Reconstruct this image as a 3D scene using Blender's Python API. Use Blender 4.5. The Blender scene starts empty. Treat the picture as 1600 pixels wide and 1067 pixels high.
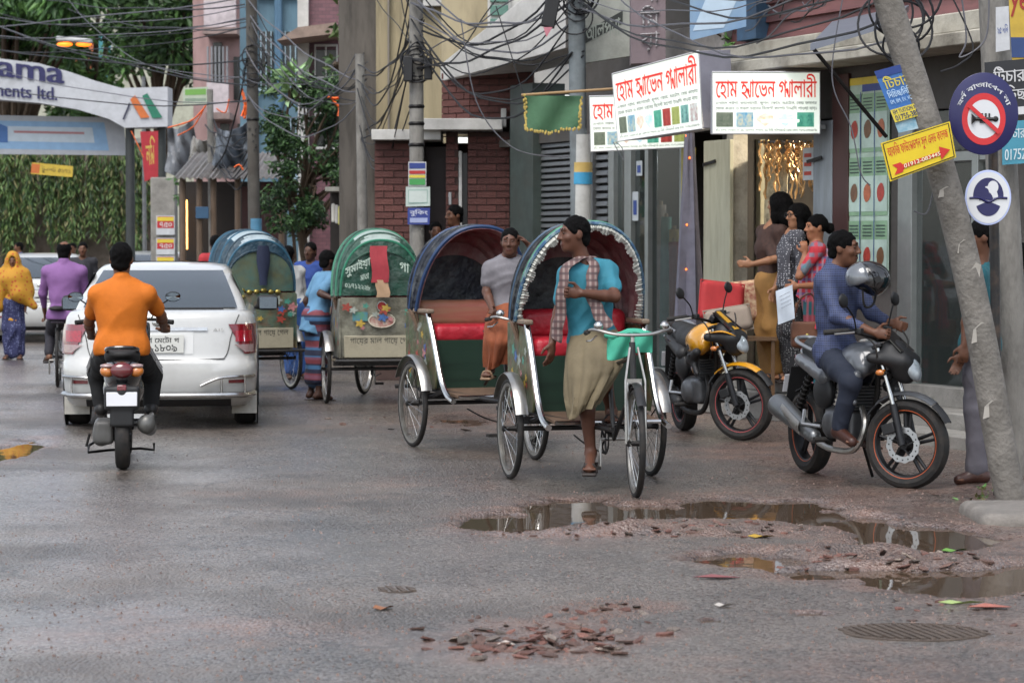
import bpy, bmesh, math, random
import numpy as np
from mathutils import Vector, Matrix
V = Vector
R = math.radians
random.seed(7)
rng = np.random.default_rng(11)
scene = bpy.context.scene
COL = scene.collection
# ------------------------------------------------------------------ camera
FPX = 4000.0                      # focal length in pixels of a 1600 px wide frame
CAM_H = 1.62
PITCH = math.atan((533.5 - 378.0) / FPX)
cam_data = bpy.data.cameras.new('camera')
cam_data.sensor_width = 36.0
cam_data.lens = 36.0 * FPX / 1600.0
cam_data.clip_start = 0.1
cam_data.clip_end = 3000.0
cam_data.dof.use_dof = True
cam_data.dof.focus_distance = 17.2
cam_data.dof.aperture_fstop = 5.6
cam = bpy.data.objects.new('camera', cam_data)
COL.objects.link(cam)
cam.location = (0, 0, CAM_H)
cam.rotation_euler = (math.pi / 2 - PITCH, 0, 0)
scene.camera = cam
# ------------------------------------------------------------------ sky and sun (overcast, wet afternoon)
SUN_EL, SUN_AZ = 58.0, 200.0
world = bpy.data.worlds.new('World')
scene.world = world
world.use_nodes = True
nt = world.node_tree
bg = nt.nodes['Background']
sky = nt.nodes.new('ShaderNodeTexSky')
sky.sky_type = 'NISHITA'
sky.sun_disc = False
sky.sun_elevation = R(SUN_EL)
sky.sun_rotation = R(SUN_AZ)
sky.air_density = 1.0
sky.dust_density = 1.5
sky.ozone_density = 1.0
hs = nt.nodes.new('ShaderNodeHueSaturation')
hs.inputs['Saturation'].default_value = 0.42
nt.links.new(sky.outputs[0], hs.inputs['Color'])
nt.links.new(hs.outputs[0], bg.inputs['Color'])
bg.inputs['Strength'].default_value = 0.13
sun_data = bpy.data.lights.new('sun', 'SUN')
sun_data.energy = 1.1
sun_data.angle = R(35)
sun_data.color = (1.0, 0.97, 0.93)
sun = bpy.data.objects.new('sun', sun_data)
COL.objects.link(sun)
sun.rotation_euler = (R(90 - SUN_EL), 0, R(180 - SUN_AZ))
vs_ = scene.view_settings
vs_.view_transform = 'Standard'
vs_.look = 'None'
vs_.gamma = 1.0
vs_.use_curve_mapping = False
vs_.exposure = 1.3
scene.render.engine = 'CYCLES'
cy = scene.cycles
cy.max_bounces = 5
cy.use_adaptive_sampling = True
cy.adaptive_threshold = 0.02
cy.diffuse_bounces = 2
cy.glossy_bounces = 3
cy.transmission_bounces = 4
cy.transparent_max_bounces = 8
cy.caustics_reflective = False
cy.caustics_refractive = False
cy.use_denoising = True
cy.sample_clamp_indirect = 6.0
# ------------------------------------------------------------------ photograph -> place
_f = V((0, math.cos(PITCH), -math.sin(PITCH)))
_u = V((0, math.sin(PITCH), math.cos(PITCH)))
def P(px, py, Y):
 """World point at depth Y that a photo pixel looks at."""
 d = _f + V((1, 0, 0)) * ((px - 800) / FPX) - _u * ((py - 533.5) / FPX)
 return V((0, 0, CAM_H)) + d * (Y / d.y)
def G(px, py, z=0.0):
 d = _f + V((1, 0, 0)) * ((px - 800) / FPX) - _u * ((py - 533.5) / FPX)
 return V((0, 0, CAM_H)) + d * ((z - CAM_H) / d.z)
# ------------------------------------------------------------------ materials
def lin(h):
 if not isinstance(h, str):
  return tuple(h)
 h = h.lstrip('#')
 o = []
 for i in (0, 2, 4):
  c = int(h[i:i + 2], 16) / 255
  o.append(c / 12.92 if c <= 0.04045 else ((c + 0.055) / 1.055) ** 2.4)
 return tuple(o)
_mats = {}
def mat(name, col, rough=.55, metal=0., var=.14, vs=7., bump=0., bs=60., coat=0., spec=.5, emit=None, es=0.,
  dirt=0., dcol='#3a322a', ds=3., trans=0., ior=1.45, rnd=0., col2=None, stretch=(1, 1, 1), rvar=0., alpha=1.):
 if name in _mats:
  return _mats[name]
 m = bpy.data.materials.new(name)
 _mats[name] = m
 m.use_nodes = True
 t = m.node_tree
 N, L = t.nodes, t.links
 b = N['Principled BSDF']
 c = lin(col)
 b.inputs['Roughness'].default_value = rough
 b.inputs['Metallic'].default_value = metal
 b.inputs['Specular IOR Level'].default_value = spec
 b.inputs['IOR'].default_value = ior
 if coat:
  b.inputs['Coat Weight'].default_value = coat
  b.inputs['Coat Roughness'].default_value = .06
 if trans:
  b.inputs['Transmission Weight'].default_value = trans
 if alpha < 1:
  b.inputs['Alpha'].default_value = alpha
 m.diffuse_color = (*c, 1)
 tc = N.new('ShaderNodeTexCoord')
 mp = N.new('ShaderNodeMapping')
 mp.inputs['Scale'].default_value = stretch
 L.new(tc.outputs['Object'], mp.inputs['Vector'])
 out = None
 if var or col2:
  nz = N.new('ShaderNodeTexNoise')
  nz.inputs['Scale'].default_value = vs
  nz.inputs['Detail'].default_value = 5
  nz.inputs['Roughness'].default_value = .62
  L.new(mp.outputs[0], nz.inputs['Vector'])
  cr = N.new('ShaderNodeValToRGB')
  cr.color_ramp.elements[0].position = .3
  cr.color_ramp.elements[1].position = .7
  cA = tuple(x * (1 - var) for x in c)
  cB = lin(col2) if col2 else tuple(min(1, x * (1 + var)) for x in c)
  cr.color_ramp.elements[0].color = (*cA, 1)
  cr.color_ramp.elements[1].color = (*cB, 1)
  L.new(nz.outputs['Fac'], cr.inputs[0])
  out = cr.outputs[0]
  if rvar:
   mr = N.new('ShaderNodeMapRange')
   mr.inputs['From Min'].default_value = .35
   mr.inputs['From Max'].default_value = .65
   mr.inputs['To Min'].default_value = max(.02, rough - rvar)
   mr.inputs['To Max'].default_value = min(1, rough + rvar)
   L.new(nz.outputs['Fac'], mr.inputs[0])
   L.new(mr.outputs[0], b.inputs['Roughness'])
 if dirt:
  n2 = N.new('ShaderNodeTexNoise')
  n2.inputs['Scale'].default_value = ds
  n2.inputs['Detail'].default_value = 8
  n2.inputs['Roughness'].default_value = .7
  L.new(mp.outputs[0], n2.inputs['Vector'])
  r2 = N.new('ShaderNodeMapRange')
  r2.inputs['From Min'].default_value = .45
  r2.inputs['From Max'].default_value = .72
  r2.inputs['To Max'].default_value = dirt
  L.new(n2.outputs['Fac'], r2.inputs[0])
  mx = N.new('ShaderNodeMix')
  mx.data_type = 'RGBA'
  L.new(r2.outputs[0], mx.inputs[0])
  if out:
   L.new(out, mx.inputs[6])
  else:
   mx.inputs[6].default_value = (*c, 1)
  mx.inputs[7].default_value = (*lin(dcol), 1)
  out = mx.outputs[2]
 if rnd:
  oi = N.new('ShaderNodeObjectInfo')
  hv = N.new('ShaderNodeHueSaturation')
  mr = N.new('ShaderNodeMapRange')
  mr.inputs['To Min'].default_value = 1 - rnd
  mr.inputs['To Max'].default_value = 1 + rnd
  L.new(oi.outputs['Random'], mr.inputs[0])
  L.new(mr.outputs[0], hv.inputs['Value'])
  if out:
   L.new(out, hv.inputs['Color'])
  else:
   hv.inputs['Color'].default_value = (*c, 1)
  out = hv.outputs[0]
 if out:
  L.new(out, b.inputs['Base Color'])
 else:
  b.inputs['Base Color'].default_value = (*c, 1)
 if bump:
  n3 = N.new('ShaderNodeTexNoise')
  n3.inputs['Scale'].default_value = bs
  n3.inputs['Detail'].default_value = 4
  L.new(mp.outputs[0], n3.inputs['Vector'])
  bp = N.new('ShaderNodeBump')
  bp.inputs['Strength'].default_value = bump
  bp.inputs['Distance'].default_value = .02 if bs > 12 else .05
  L.new(n3.outputs['Fac'], bp.inputs['Height'])
  L.new(bp.outputs[0], b.inputs['Normal'])
 if emit:
  m.cycles.emission_sampling = 'AUTO' if es > 3 else 'NONE'
  b.inputs['Emission Color'].default_value = (*lin(emit), 1)
  b.inputs['Emission Strength'].default_value = es
 return m
def plain(name, col, rough=.6, **k):
 k.setdefault('var', .08)
 return mat(name, col, rough, **k)
# ------------------------------------------------------------------ scene objects
def thing(name, label, cat, loc=(0, 0, 0), rz=0., group=None, M=None):
 o = bpy.data.objects.new(name, None)
 COL.objects.link(o)
 o.empty_display_size = .1
 if M is not None:
  o.matrix_world = M
 else:
  o.location = loc
  o.rotation_euler = (0, 0, rz)
 o['label'] = label
 o['category'] = cat
 if group:
  o['group'] = group
 return o
def tag(o, label, cat, group=None):
 o['label'] = label
 o['category'] = cat
 if group:
  o['group'] = group
 return o
def meshobj(name, me, parent=None, loc=None):
 o = bpy.data.objects.new(name, me)
 COL.objects.link(o)
 if parent is not None:
  o.parent = parent
 if loc is not None:
  o.location = loc
 return o
def dup(root, loc=None, rz=None, label=None, group=None, parent=None):
 r = root.copy()
 COL.objects.link(r)
 if parent is not None:
  r.parent = parent
 if loc is not None:
  r.location = loc
 if rz is not None:
  r.rotation_euler = (0, 0, rz)
 if label:
  r['label'] = label
 if group:
  r['group'] = group
 for ch in list(root.children):
  c = ch.copy()
  COL.objects.link(c)
  c.parent = r
  for g in ch.children:
   d = g.copy()
   COL.objects.link(d)
   d.parent = c
 return r
def frame_of(d, up=V((0, 0, 1))):
 """3x3 rotation whose Z is d."""
 z = V(d).normalized()
 if abs(z.dot(up)) > .98:
  up = V((0, 1, 0)) if abs(z.y) < .9 else V((1, 0, 0))
 x = up.cross(z).normalized()
 y = z.cross(x)
 return Matrix((x, y, z)).transposed()
class MB:
 """Collects shapes into one mesh."""
 def __init__(s):
  s.v, s.f, s.m = [], [], []
  s.mi = 0
  s.X = None
 def add(s, vs, fs):
  o = len(s.v)
  if s.X is not None:
   vs = [s.X @ V(p) for p in vs]
  s.v.extend([tuple(p) for p in vs])
  s.f.extend([tuple(i + o for i in f) for f in fs])
  s.m.extend([s.mi] * len(fs))
  return s
 def box(s, c, d, rot=None, taper=1.):
  c = V(c)
  h = [x / 2 for x in d]
  vs = []
  for z in (-1, 1):
   k = taper if z > 0 else 1
   for x, y in ((-1, -1), (1, -1), (1, 1), (-1, 1)):
    p = V((x * h[0] * k, y * h[1] * k, z * h[2]))
    if rot is not None:
     p = rot @ p
    vs.append(c + p)
  return s.add(vs, [(3, 2, 1, 0), (4, 5, 6, 7), (0, 1, 5, 4), (1, 2, 6, 5), (2, 3, 7, 6), (3, 0, 4, 7)])
 def tube(s, pts, r, n=8, closed=False, flat=1., cap=True):
  pts = [V(p) for p in pts]
  k = len(pts)
  rr = list(r) if hasattr(r, '__len__') else [r] * k
  tang = []
  for i in range(k):
   if closed:
    d = pts[(i + 1) % k] - pts[i - 1]
   else:
    d = pts[min(i + 1, k - 1)] - pts[max(i - 1, 0)]
   tang.append(d.normalized() if d.length > 1e-9 else V((0, 0, 1)))
  fr = frame_of(tang[0])
  x = fr.col[0].copy()
  vs = []
  for i in range(k):
   t = tang[i]
   x = x - t * x.dot(t)
   if x.length < 1e-6:
    x = frame_of(t).col[0].copy()
   x.normalize()
   y = t.cross(x)
   for j in range(n):
    a = 2 * math.pi * j / n
    vs.append(pts[i] + (x * math.cos(a) + y * math.sin(a) * flat) * rr[i])
  fs = []
  for i in range(k if closed else k - 1):
   a0, b0 = i * n, ((i + 1) % k) * n
   for j in range(n):
    fs.append((a0 + j, a0 + (j + 1) % n, b0 + (j + 1) % n, b0 + j))
  if not closed and cap:
   fs.append(tuple(range(n - 1, -1, -1)))
   fs.append(tuple(range((k - 1) * n, k * n)))
  return s.add(vs, fs)
 def cyl(s, a, b, r, r2=None, n=16):
  return s.tube([a, b], [r, r if r2 is None else r2], n)
 def lathe(s, prof, c=(0, 0, 0), axis=(0, 0, 1), n=24, a0=0., a1=2 * math.pi):
  """prof: (radius, height along axis)."""
  fr = frame_of(axis)
  c = V(c)
  full = abs(a1 - a0 - 2 * math.pi) < 1e-6
  m = n if full else n + 1
  vs = []
  for r, h in prof:
   for j in range(m):
    a = a0 + (a1 - a0) * j / n
    vs.append(c + fr @ V((r * math.cos(a), r * math.sin(a), h)))
  fs = []
  for i in range(len(prof) - 1):
   for j in range(n):
    j2 = (j + 1) % m
    fs.append((i * m + j, i * m + j2, (i + 1) * m + j2, (i + 1) * m + j))
  return s.add(vs, fs)
 def torus(s, c, axis, Rr, r, n=32, k=8):
  fr = frame_of(axis)
  c = V(c)
  vs = []
  for i in range(n):
   a = 2 * math.pi * i / n
   for j in range(k):
    b = 2 * math.pi * j / k
    vs.append(c + fr @ V(((Rr + r * math.cos(b)) * math.cos(a), (Rr + r * math.cos(b)) * math.sin(a), r * math.sin(b))))
  fs = [(i * k + j, ((i + 1) % n) * k + j, ((i + 1) % n) * k + (j + 1) % k, i * k + (j + 1) % k) for i in range(n) for j in range(k)]
  return s.add(vs, fs)
 def ell(s, c, r, rot=None, n=16, m=10):
  c = V(c)
  vs = []
  for i in range(m + 1):
   t = math.pi * i / m
   for j in range(n):
    a = 2 * math.pi * j / n
    p = V((r[0] * math.sin(t) * math.cos(a), r[1] * math.sin(t) * math.sin(a), r[2] * math.cos(t)))
    if rot is not None:
     p = rot @ p
    vs.append(c + p)
  fs = [(i * n + j, (i + 1) * n + j, (i + 1) * n + (j + 1) % n, i * n + (j + 1) % n) for i in range(m) for j in range(n)]
  return s.add(vs, fs)
 def prism(s, poly, o, u, v, w):
  """poly in (u,v) plane at o, thickness vector w."""
  o, u, v, w = V(o), V(u), V(v), V(w)
  n = len(poly)
  vs = [o + u * a + v * b for a, b in poly] + [o + u * a + v * b + w for a, b in poly]
  fs = [tuple(range(n - 1, -1, -1)), tuple(range(n, 2 * n))] + [(i, (i + 1) % n, n + (i + 1) % n, n + i) for i in range(n)]
  return s.add(vs, fs)
 def grid(s, rows, cyc=False):
  k = len(rows[0])
  vs = [p for r in rows for p in r]
  fs = []
  for i in range(len(rows) - 1):
   for j in range(k if cyc else k - 1):
    j2 = (j + 1) % k
    fs.append((i * k + j, i * k + j2, (i + 1) * k + j2, (i + 1) * k + j))
  return s.add(vs, fs)
 def shell(s, rows, t):
  """a grid with thickness: rows of points, offset by t along z-ish normals."""
  k, n = len(rows[0]), len(rows)
  rows = [[V(p) for p in r] for r in rows]
  off = []
  for i in range(n):
   q = []
   for j in range(k):
    du = rows[min(i + 1, n - 1)][j] - rows[max(i - 1, 0)][j]
    dv = rows[i][min(j + 1, k - 1)] - rows[i][max(j - 1, 0)]
    nn = du.cross(dv)
    nn = nn.normalized() if nn.length > 1e-9 else V((0, 0, 1))
    q.append(rows[i][j] + nn * t)
   off.append(q)
  vs = [p for r in rows for p in r] + [p for r in off for p in r]
  b = n * k
  fs = []
  for i in range(n - 1):
   for j in range(k - 1):
    a = i * k + j
    fs.append((a, a + 1, a + k + 1, a + k))
    fs.append((b + a, b + a + k, b + a + k + 1, b + a + 1))
  for i in range(n - 1):
   for j in (0, k - 1):
    a = i * k + j
    fs.append((a, a + k, b + a + k, b + a))
  for j in range(k - 1):
   for i in (0, n - 1):
    a = i * k + j
    fs.append((a, a + 1, b + a + 1, b + a))
  return s.add(vs, fs)
 def mesh(s, mats, sharp=38, name='m'):
  me = bpy.data.meshes.new(name)
  me.from_pydata(s.v, [], s.f)
  if not isinstance(mats, (list, tuple)):
   mats = [mats]
  for m in mats:
   me.materials.append(m)
  if len(mats) > 1:
   me.polygons.foreach_set('material_index', s.m)
  if s.f:
   if len(s.f) < 60000:
    bm = bmesh.new()
    bm.from_mesh(me)
    bmesh.ops.recalc_face_normals(bm, faces=bm.faces)
    bm.to_mesh(me)
    bm.free()
   me.polygons.foreach_set('use_smooth', [True] * len(me.polygons))
   me.set_sharp_from_angle(angle=R(sharp))
  me.update()
  return me
 def build(s, name, mats, parent=None, bev=0., sharp=38, loc=None, sub=0, seg=2):
  me = s.mesh(mats, sharp, name)
  o = meshobj(name, me, parent, loc)
  if bev:
   b = o.modifiers.new('bevel', 'BEVEL')
   b.width = bev
   b.segments = seg
   b.limit_method = 'ANGLE'
   b.angle_limit = R(40)
  if sub:
   d = o.modifiers.new('sub', 'SUBSURF')
   d.levels = sub
   d.render_levels = sub
  return o
def bez(p, n=16):
 """Catmull-Rom through the points."""
 p = [V(q) for q in p]
 o = []
 for i in range(len(p) - 1):
  a, b, c, d = p[max(i - 1, 0)], p[i], p[i + 1], p[min(i + 2, len(p) - 1)]
  for k in range(n):
   t = k / n
   o.append(.5 * ((2 * b) + (c - a) * t + (2 * a - 5 * b + 4 * c - d) * t * t + (3 * b - a - 3 * c + d) * t ** 3))
 o.append(p[-1])
 return o
def vnoise(x, y, s=1., seed=0.):
 return (math.sin(x * 1.7 * s + seed) * math.cos(y * 2.3 * s - seed * .7) + .6 * math.sin(x * 4.1 * s - y * 3.3 * s + seed * 2.1)
   + .35 * math.sin(x * 8.7 * s + y * 9.1 * s + seed)) / 1.95
# ------------------------------------------------------------------ lettering
_gl = {}
def glyph(ch):
 if ch in _gl:
  return _gl[ch]
 def outl(t):
  c = bpy.data.curves.new('t', 'FONT')
  c.body = t
  c.size = 1
  c.resolution_u = 3
  o = bpy.data.objects.new('t', c)
  COL.objects.link(o)
  dg = bpy.context.evaluated_depsgraph_get()
  cu = o.evaluated_get(dg).to_curve(dg)
  res = []
  for sp in cu.splines:
   bp = sp.bezier_points
   n = len(bp)
   pl = []
   for i in range(n):
    a, b = bp[i], bp[(i + 1) % n]
    for k in range(5):
     u = k / 5
     q = a.co * (1 - u) ** 3 + a.handle_right * 3 * u * (1 - u) ** 2 + b.handle_left * 3 * u * u * (1 - u) + b.co * u ** 3
     pl.append((q.x, q.y))
   res.append(pl)
  o.to_curve_clear()
  bpy.data.objects.remove(o)
  bpy.data.curves.remove(c)
  return res
 base = min(x for pl in outl('I') for x, y in pl)
 if ch == ' ':
  r = ([], .3)
 elif ch == '~':            # ya-phalaa
  st = [[(-.05, .33), (.02, .20), (.09, .17), (.10, .28), (.03, .33), (.10, .12), (.2, .02), (.24, .2), (.24, .62)]]
  r = ([ribbon(p, .06) for p in st], .3)
 elif ch == '^':            # reph
  r = ([ribbon([(-.34, .68), (-.2, .74), (-.08, .9)], .06)], 0.)
 else:
  both = outl(ch + 'I')
  own = outl(ch)
  last = both[len(own):]
  adv = min(x for pl in last for x, y in pl) - base if last else .5
  r = (own, adv)
 _gl[ch] = r
 return r
def warm_glyphs():
 for s_ in 'ািীুূেো্য়ংঃঁ।,()/.-:%':
  glyph(s_)
 for a_, b_ in ((0x995, 0x9b0), (0x9b2, 0x9b3), (0x9b6, 0x9ba), (0x985, 0x98c), (0x98f, 0x991), (0x993, 0x995), (0x9e6, 0x9f0), (48, 58), (65, 91), (97, 123)):
  for c_ in range(a_, b_):
   glyph(chr(c_))
 for c_ in ' ~^য়ড়ঢ়':
  glyph(c_)
def ribbon(p, w):
 p = [V((a, b, 0)) for a, b in p]
 p = bez(p, 6)
 L_, R_ = [], []
 for i in range(len(p)):
  d = (p[min(i + 1, len(p) - 1)] - p[max(i - 1, 0)]).normalized()
  nn = V((-d.y, d.x, 0)) * w / 2
  L_.append(((p[i] + nn).x, (p[i] + nn).y))
  R_.append(((p[i] - nn).x, (p[i] - nn).y))
 return L_ + R_[::-1]
def scan(polys, rows, y0, y1):
 """Non-zero winding fill, cut in rows: list of quads ((x,y)*4)."""
 ed = []
 for pl in polys:
  n = len(pl)
  for i in range(n):
   (xa, ya), (xb, yb) = pl[i], pl[(i + 1) % n]
   if abs(ya - yb) < 1e-7:
    continue
   ed.append((xa, ya, xb, yb, 1) if ya < yb else (xb, yb, xa, ya, -1))
 if not ed:
  return []
 E_ = np.array(ed)
 out = []
 h = (y1 - y0) / rows
 for k in range(rows):
  ya, yb = y0 + k * h, y0 + (k + 1) * h
  ym = (ya + yb) / 2
  sel = E_[(E_[:, 1] <= ym) & (E_[:, 3] > ym)]
  if not len(sel):
   continue
  t = (ym - sel[:, 1]) / (sel[:, 3] - sel[:, 1])
  xm = sel[:, 0] + t * (sel[:, 2] - sel[:, 0])
  sl = (sel[:, 2] - sel[:, 0]) / (sel[:, 3] - sel[:, 1])
  sl = np.clip(sl, -2.5, 2.5)
  w, st = 0, None
  for i in np.argsort(xm):
   pw = w
   w += sel[i, 4]
   if pw == 0 and w != 0:
    st = i
   elif pw != 0 and w == 0:
    a0, a1 = xm[st] - sl[st] * h / 2, xm[st] + sl[st] * h / 2
    b0, b1 = xm[i] - sl[i] * h / 2, xm[i] + sl[i] * h / 2
    out.append(((a0, ya), (b0, ya), (b1, yb), (a1, yb)))
 return out
def text_polys(s):
 x = 0
 polys = []
 for ch in s:
  pl, adv = glyph(ch)
  polys += [[(a + x, b) for a, b in q] for q in pl]
  x += adv
 return polys, x
def text(mb, s, o, u, v, width=None, height=None, rows=24, warp=None, bold=0.):
 """Letters of the string s into mb; o the lower left corner, u/v unit vectors; fits width (baseline) and height."""
 polys, w = text_polys(s)
 ys = [b for q in polys for a, b in q]
 xs = [a for q in polys for a, b in q]
 x0, x1, y0, y1 = min(xs), max(xs), min(ys), max(ys)
 sy = height / (y1 - y0) if height else width / (x1 - x0)
 sx = width / (x1 - x0) if width else sy
 o, u, v = V(o), V(u), V(v)
 for q in scan(polys, rows, y0, y1):
  (a0, ya), (b0, _), (b1, yb), (a1, _) = q
  pts = ((a0 - bold, ya), (b0 + bold, ya), (b1 + bold, yb), (a1 - bold, yb))
  pts = [((a - x0) * sx, (b - y0) * sy) for a, b in pts]
  if warp:
   pts = [warp(a, b) for a, b in pts]
  mb.add([o + u * a + v * b for a, b in pts], [(0, 1, 2, 3)])
 return mb
warm_glyphs()
# ------------------------------------------------------------------ one continuous surface from blended shapes
class Field:
 def __init__(s):
  s.ops = []
 def cone(s, a, b, ra, rb, k=.02, m=0):
  s.ops.append(('c', V(a), V(b), ra, rb, k, m))
  return s
 def path(s, pts, rs, k=.02, m=0):
  for i in range(len(pts) - 1):
   s.cone(pts[i], pts[i + 1], rs[i], rs[i + 1], k, m)
  return s
 def ell(s, c, r, R_=None, k=.02, m=0):
  s.ops.append(('e', V(c), r, R_, None, k, m))
  return s
 def rbox(s, c, h, R_=None, rr=.01, k=.01, m=0):
  s.ops.append(('b', V(c), h, R_, rr, k, m))
  return s
 def cut_ell(s, c, r, R_=None, k=.01):
  s.ops.append(('-e', V(c), r, R_, None, k, None))
  return s
 def cut_plane(s, p, n, k=.006):
  """removes what lies on the side n points to"""
  s.ops.append(('-p', V(p), V(n).normalized(), None, None, k, None))
  return s
 def bounds(s):
  lo, hi = np.full(3, 1e9), np.full(3, -1e9)
  for o in s.ops:
   if o[0] == 'c':
    for p, r in ((o[1], o[3]), (o[2], o[4])):
     lo = np.minimum(lo, np.array(p) - r)
     hi = np.maximum(hi, np.array(p) + r)
   elif o[0] in 'eb':
    r = max(o[2]) * (1 if o[0] == 'e' else 1.75) + (o[4] or 0)
    lo = np.minimum(lo, np.array(o[1]) - r)
    hi = np.maximum(hi, np.array(o[1]) + r)
  return lo, hi
 def solve(s, vox, disp=None):
  lo, hi = s.bounds()
  lo -= 4 * vox + .01
  hi += 4 * vox + .01
  ax = [np.arange(lo[i], hi[i] + vox, vox, dtype=np.float32) for i in range(3)]
  sh = tuple(len(a) for a in ax)
  F = np.full(sh, .15, np.float32)
  D = np.full(sh, 9., np.float32)
  Mi = np.zeros(sh, np.int8)
  for o in s.ops:
   kind, k = o[0], o[5]
   if kind == '-p':
    p, n = np.array(o[1]), np.array(o[2])
    d = -((ax[0] - p[0])[:, None, None] * n[0] + (ax[1] - p[1])[None, :, None] * n[1] + (ax[2] - p[2])[None, None, :] * n[2])
    d = -d
    hh = np.maximum(k - np.abs(F - d), 0) / k
    F = np.maximum(F, d) + hh * hh * k * .25
    continue
   pad = k + 3 * vox
   if kind == 'c':
    a, b = np.array(o[1]), np.array(o[2])
    l = np.minimum(a - o[3], b - o[4]) - pad
    h = np.maximum(a + o[3], b + o[4]) + pad
   else:
    c = np.array(o[1])
    r = max(o[2]) * (1.75 if kind == 'b' else 1) + (o[4] or 0)
    l, h = c - r - pad, c + r + pad
   sl = []
   for i in range(3):
    i0 = int(np.clip(np.floor((l[i] - lo[i]) / vox), 0, sh[i] - 1))
    i1 = int(np.clip(np.ceil((h[i] - lo[i]) / vox) + 1, i0 + 1, sh[i]))
    sl.append(slice(i0, i1))
   sl = tuple(sl)
   x = ax[0][sl[0]][:, None, None]
   y = ax[1][sl[1]][None, :, None]
   z = ax[2][sl[2]][None, None, :]
   if kind == 'c':
    ba = b - a
    L2 = float(ba @ ba) + 1e-12
    t = np.clip(((x - a[0]) * ba[0] + (y - a[1]) * ba[1] + (z - a[2]) * ba[2]) / L2, 0, 1)
    d = np.sqrt((x - a[0] - t * ba[0]) ** 2 + (y - a[1] - t * ba[1]) ** 2 + (z - a[2] - t * ba[2]) ** 2) - (o[3] + t * (o[4] - o[3]))
   else:
    px, py, pz = x - c[0], y - c[1], z - c[2]
    if o[3] is not None:
     m = np.array(o[3])
     px, py, pz = (px * m[0, 0] + py * m[1, 0] + pz * m[2, 0], px * m[0, 1] + py * m[1, 1] + pz * m[2, 1], px * m[0, 2] + py * m[1, 2] + pz * m[2, 2])
    r = o[2]
    if kind == 'b':
     qx, qy, qz = np.abs(px) - r[0] + o[4], np.abs(py) - r[1] + o[4], np.abs(pz) - r[2] + o[4]
     d = np.sqrt(np.maximum(qx, 0) ** 2 + np.maximum(qy, 0) ** 2 + np.maximum(qz, 0) ** 2) + np.minimum(np.maximum(qx, np.maximum(qy, qz)), 0) - o[4]
    else:
     k0 = np.sqrt((px / r[0]) ** 2 + (py / r[1]) ** 2 + (pz / r[2]) ** 2)
     k1 = np.sqrt((px / r[0] ** 2) ** 2 + (py / r[1] ** 2) ** 2 + (pz / r[2] ** 2) ** 2) + 1e-6
     d = k0 * (k0 - 1) / k1
   d = d.astype(np.float32)
   f = F[sl]
   if kind == '-e':
    d = -d
    hh = np.maximum(k - np.abs(f - d), 0) / k
    F[sl] = np.maximum(f, d) + hh * hh * k * .25
   else:
    hh = np.maximum(k - np.abs(f - d), 0) / k
    F[sl] = np.minimum(f, d) - hh * hh * k * .25
    w = d < D[sl]
    D[sl] = np.where(w, d, D[sl])
    Mi[sl] = np.where(w, o[6], Mi[sl])
  if disp is not None:
   F = F + disp(ax[0][:, None, None], ax[1][None, :, None], ax[2][None, None, :])
  F[0], F[-1] = 1, 1
  F[:, 0], F[:, -1] = 1, 1
  F[:, :, 0], F[:, :, -1] = 1, 1
  return nets(F, Mi, lo, vox)
 def build(s, name, mats, vox, parent=None, disp=None, smooth=1):
  v, f, mi = s.solve(vox, disp)
  me = bpy.data.meshes.new(name)
  if smooth:
   v = relax(v, f, smooth)
  me.vertices.add(len(v))
  me.vertices.foreach_set('co', v.astype(np.float32).ravel())
  me.loops.add(len(f) * 4)
  me.loops.foreach_set('vertex_index', f.astype(np.int32).ravel())
  me.polygons.add(len(f))
  me.polygons.foreach_set('loop_start', np.arange(0, len(f) * 4, 4, dtype=np.int32))
  me.polygons.foreach_set('loop_total', np.full(len(f), 4, np.int32))
  if not isinstance(mats, (list, tuple)):
   mats = [mats]
  for m in mats:
   me.materials.append(m)
  if len(mats) > 1:
   me.polygons.foreach_set('material_index', np.clip(mi, 0, len(mats) - 1).astype(np.int32))
  me.polygons.foreach_set('use_smooth', np.ones(len(f), bool))
  me.update(calc_edges=True)
  me.validate()
  return meshobj(name, me, parent)
def relax(v, f, it):
 for _ in range(it):
  acc = np.zeros_like(v)
  cnt = np.zeros(len(v))
  for a, b in ((0, 1), (1, 2), (2, 3), (3, 0)):
   np.add.at(acc, f[:, a], v[f[:, b]])
   np.add.at(acc, f[:, b], v[f[:, a]])
   np.add.at(cnt, f[:, a], 1)
   np.add.at(cnt, f[:, b], 1)
  v = v * .5 + .5 * acc / np.maximum(cnt, 1)[:, None]
 return v
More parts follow.
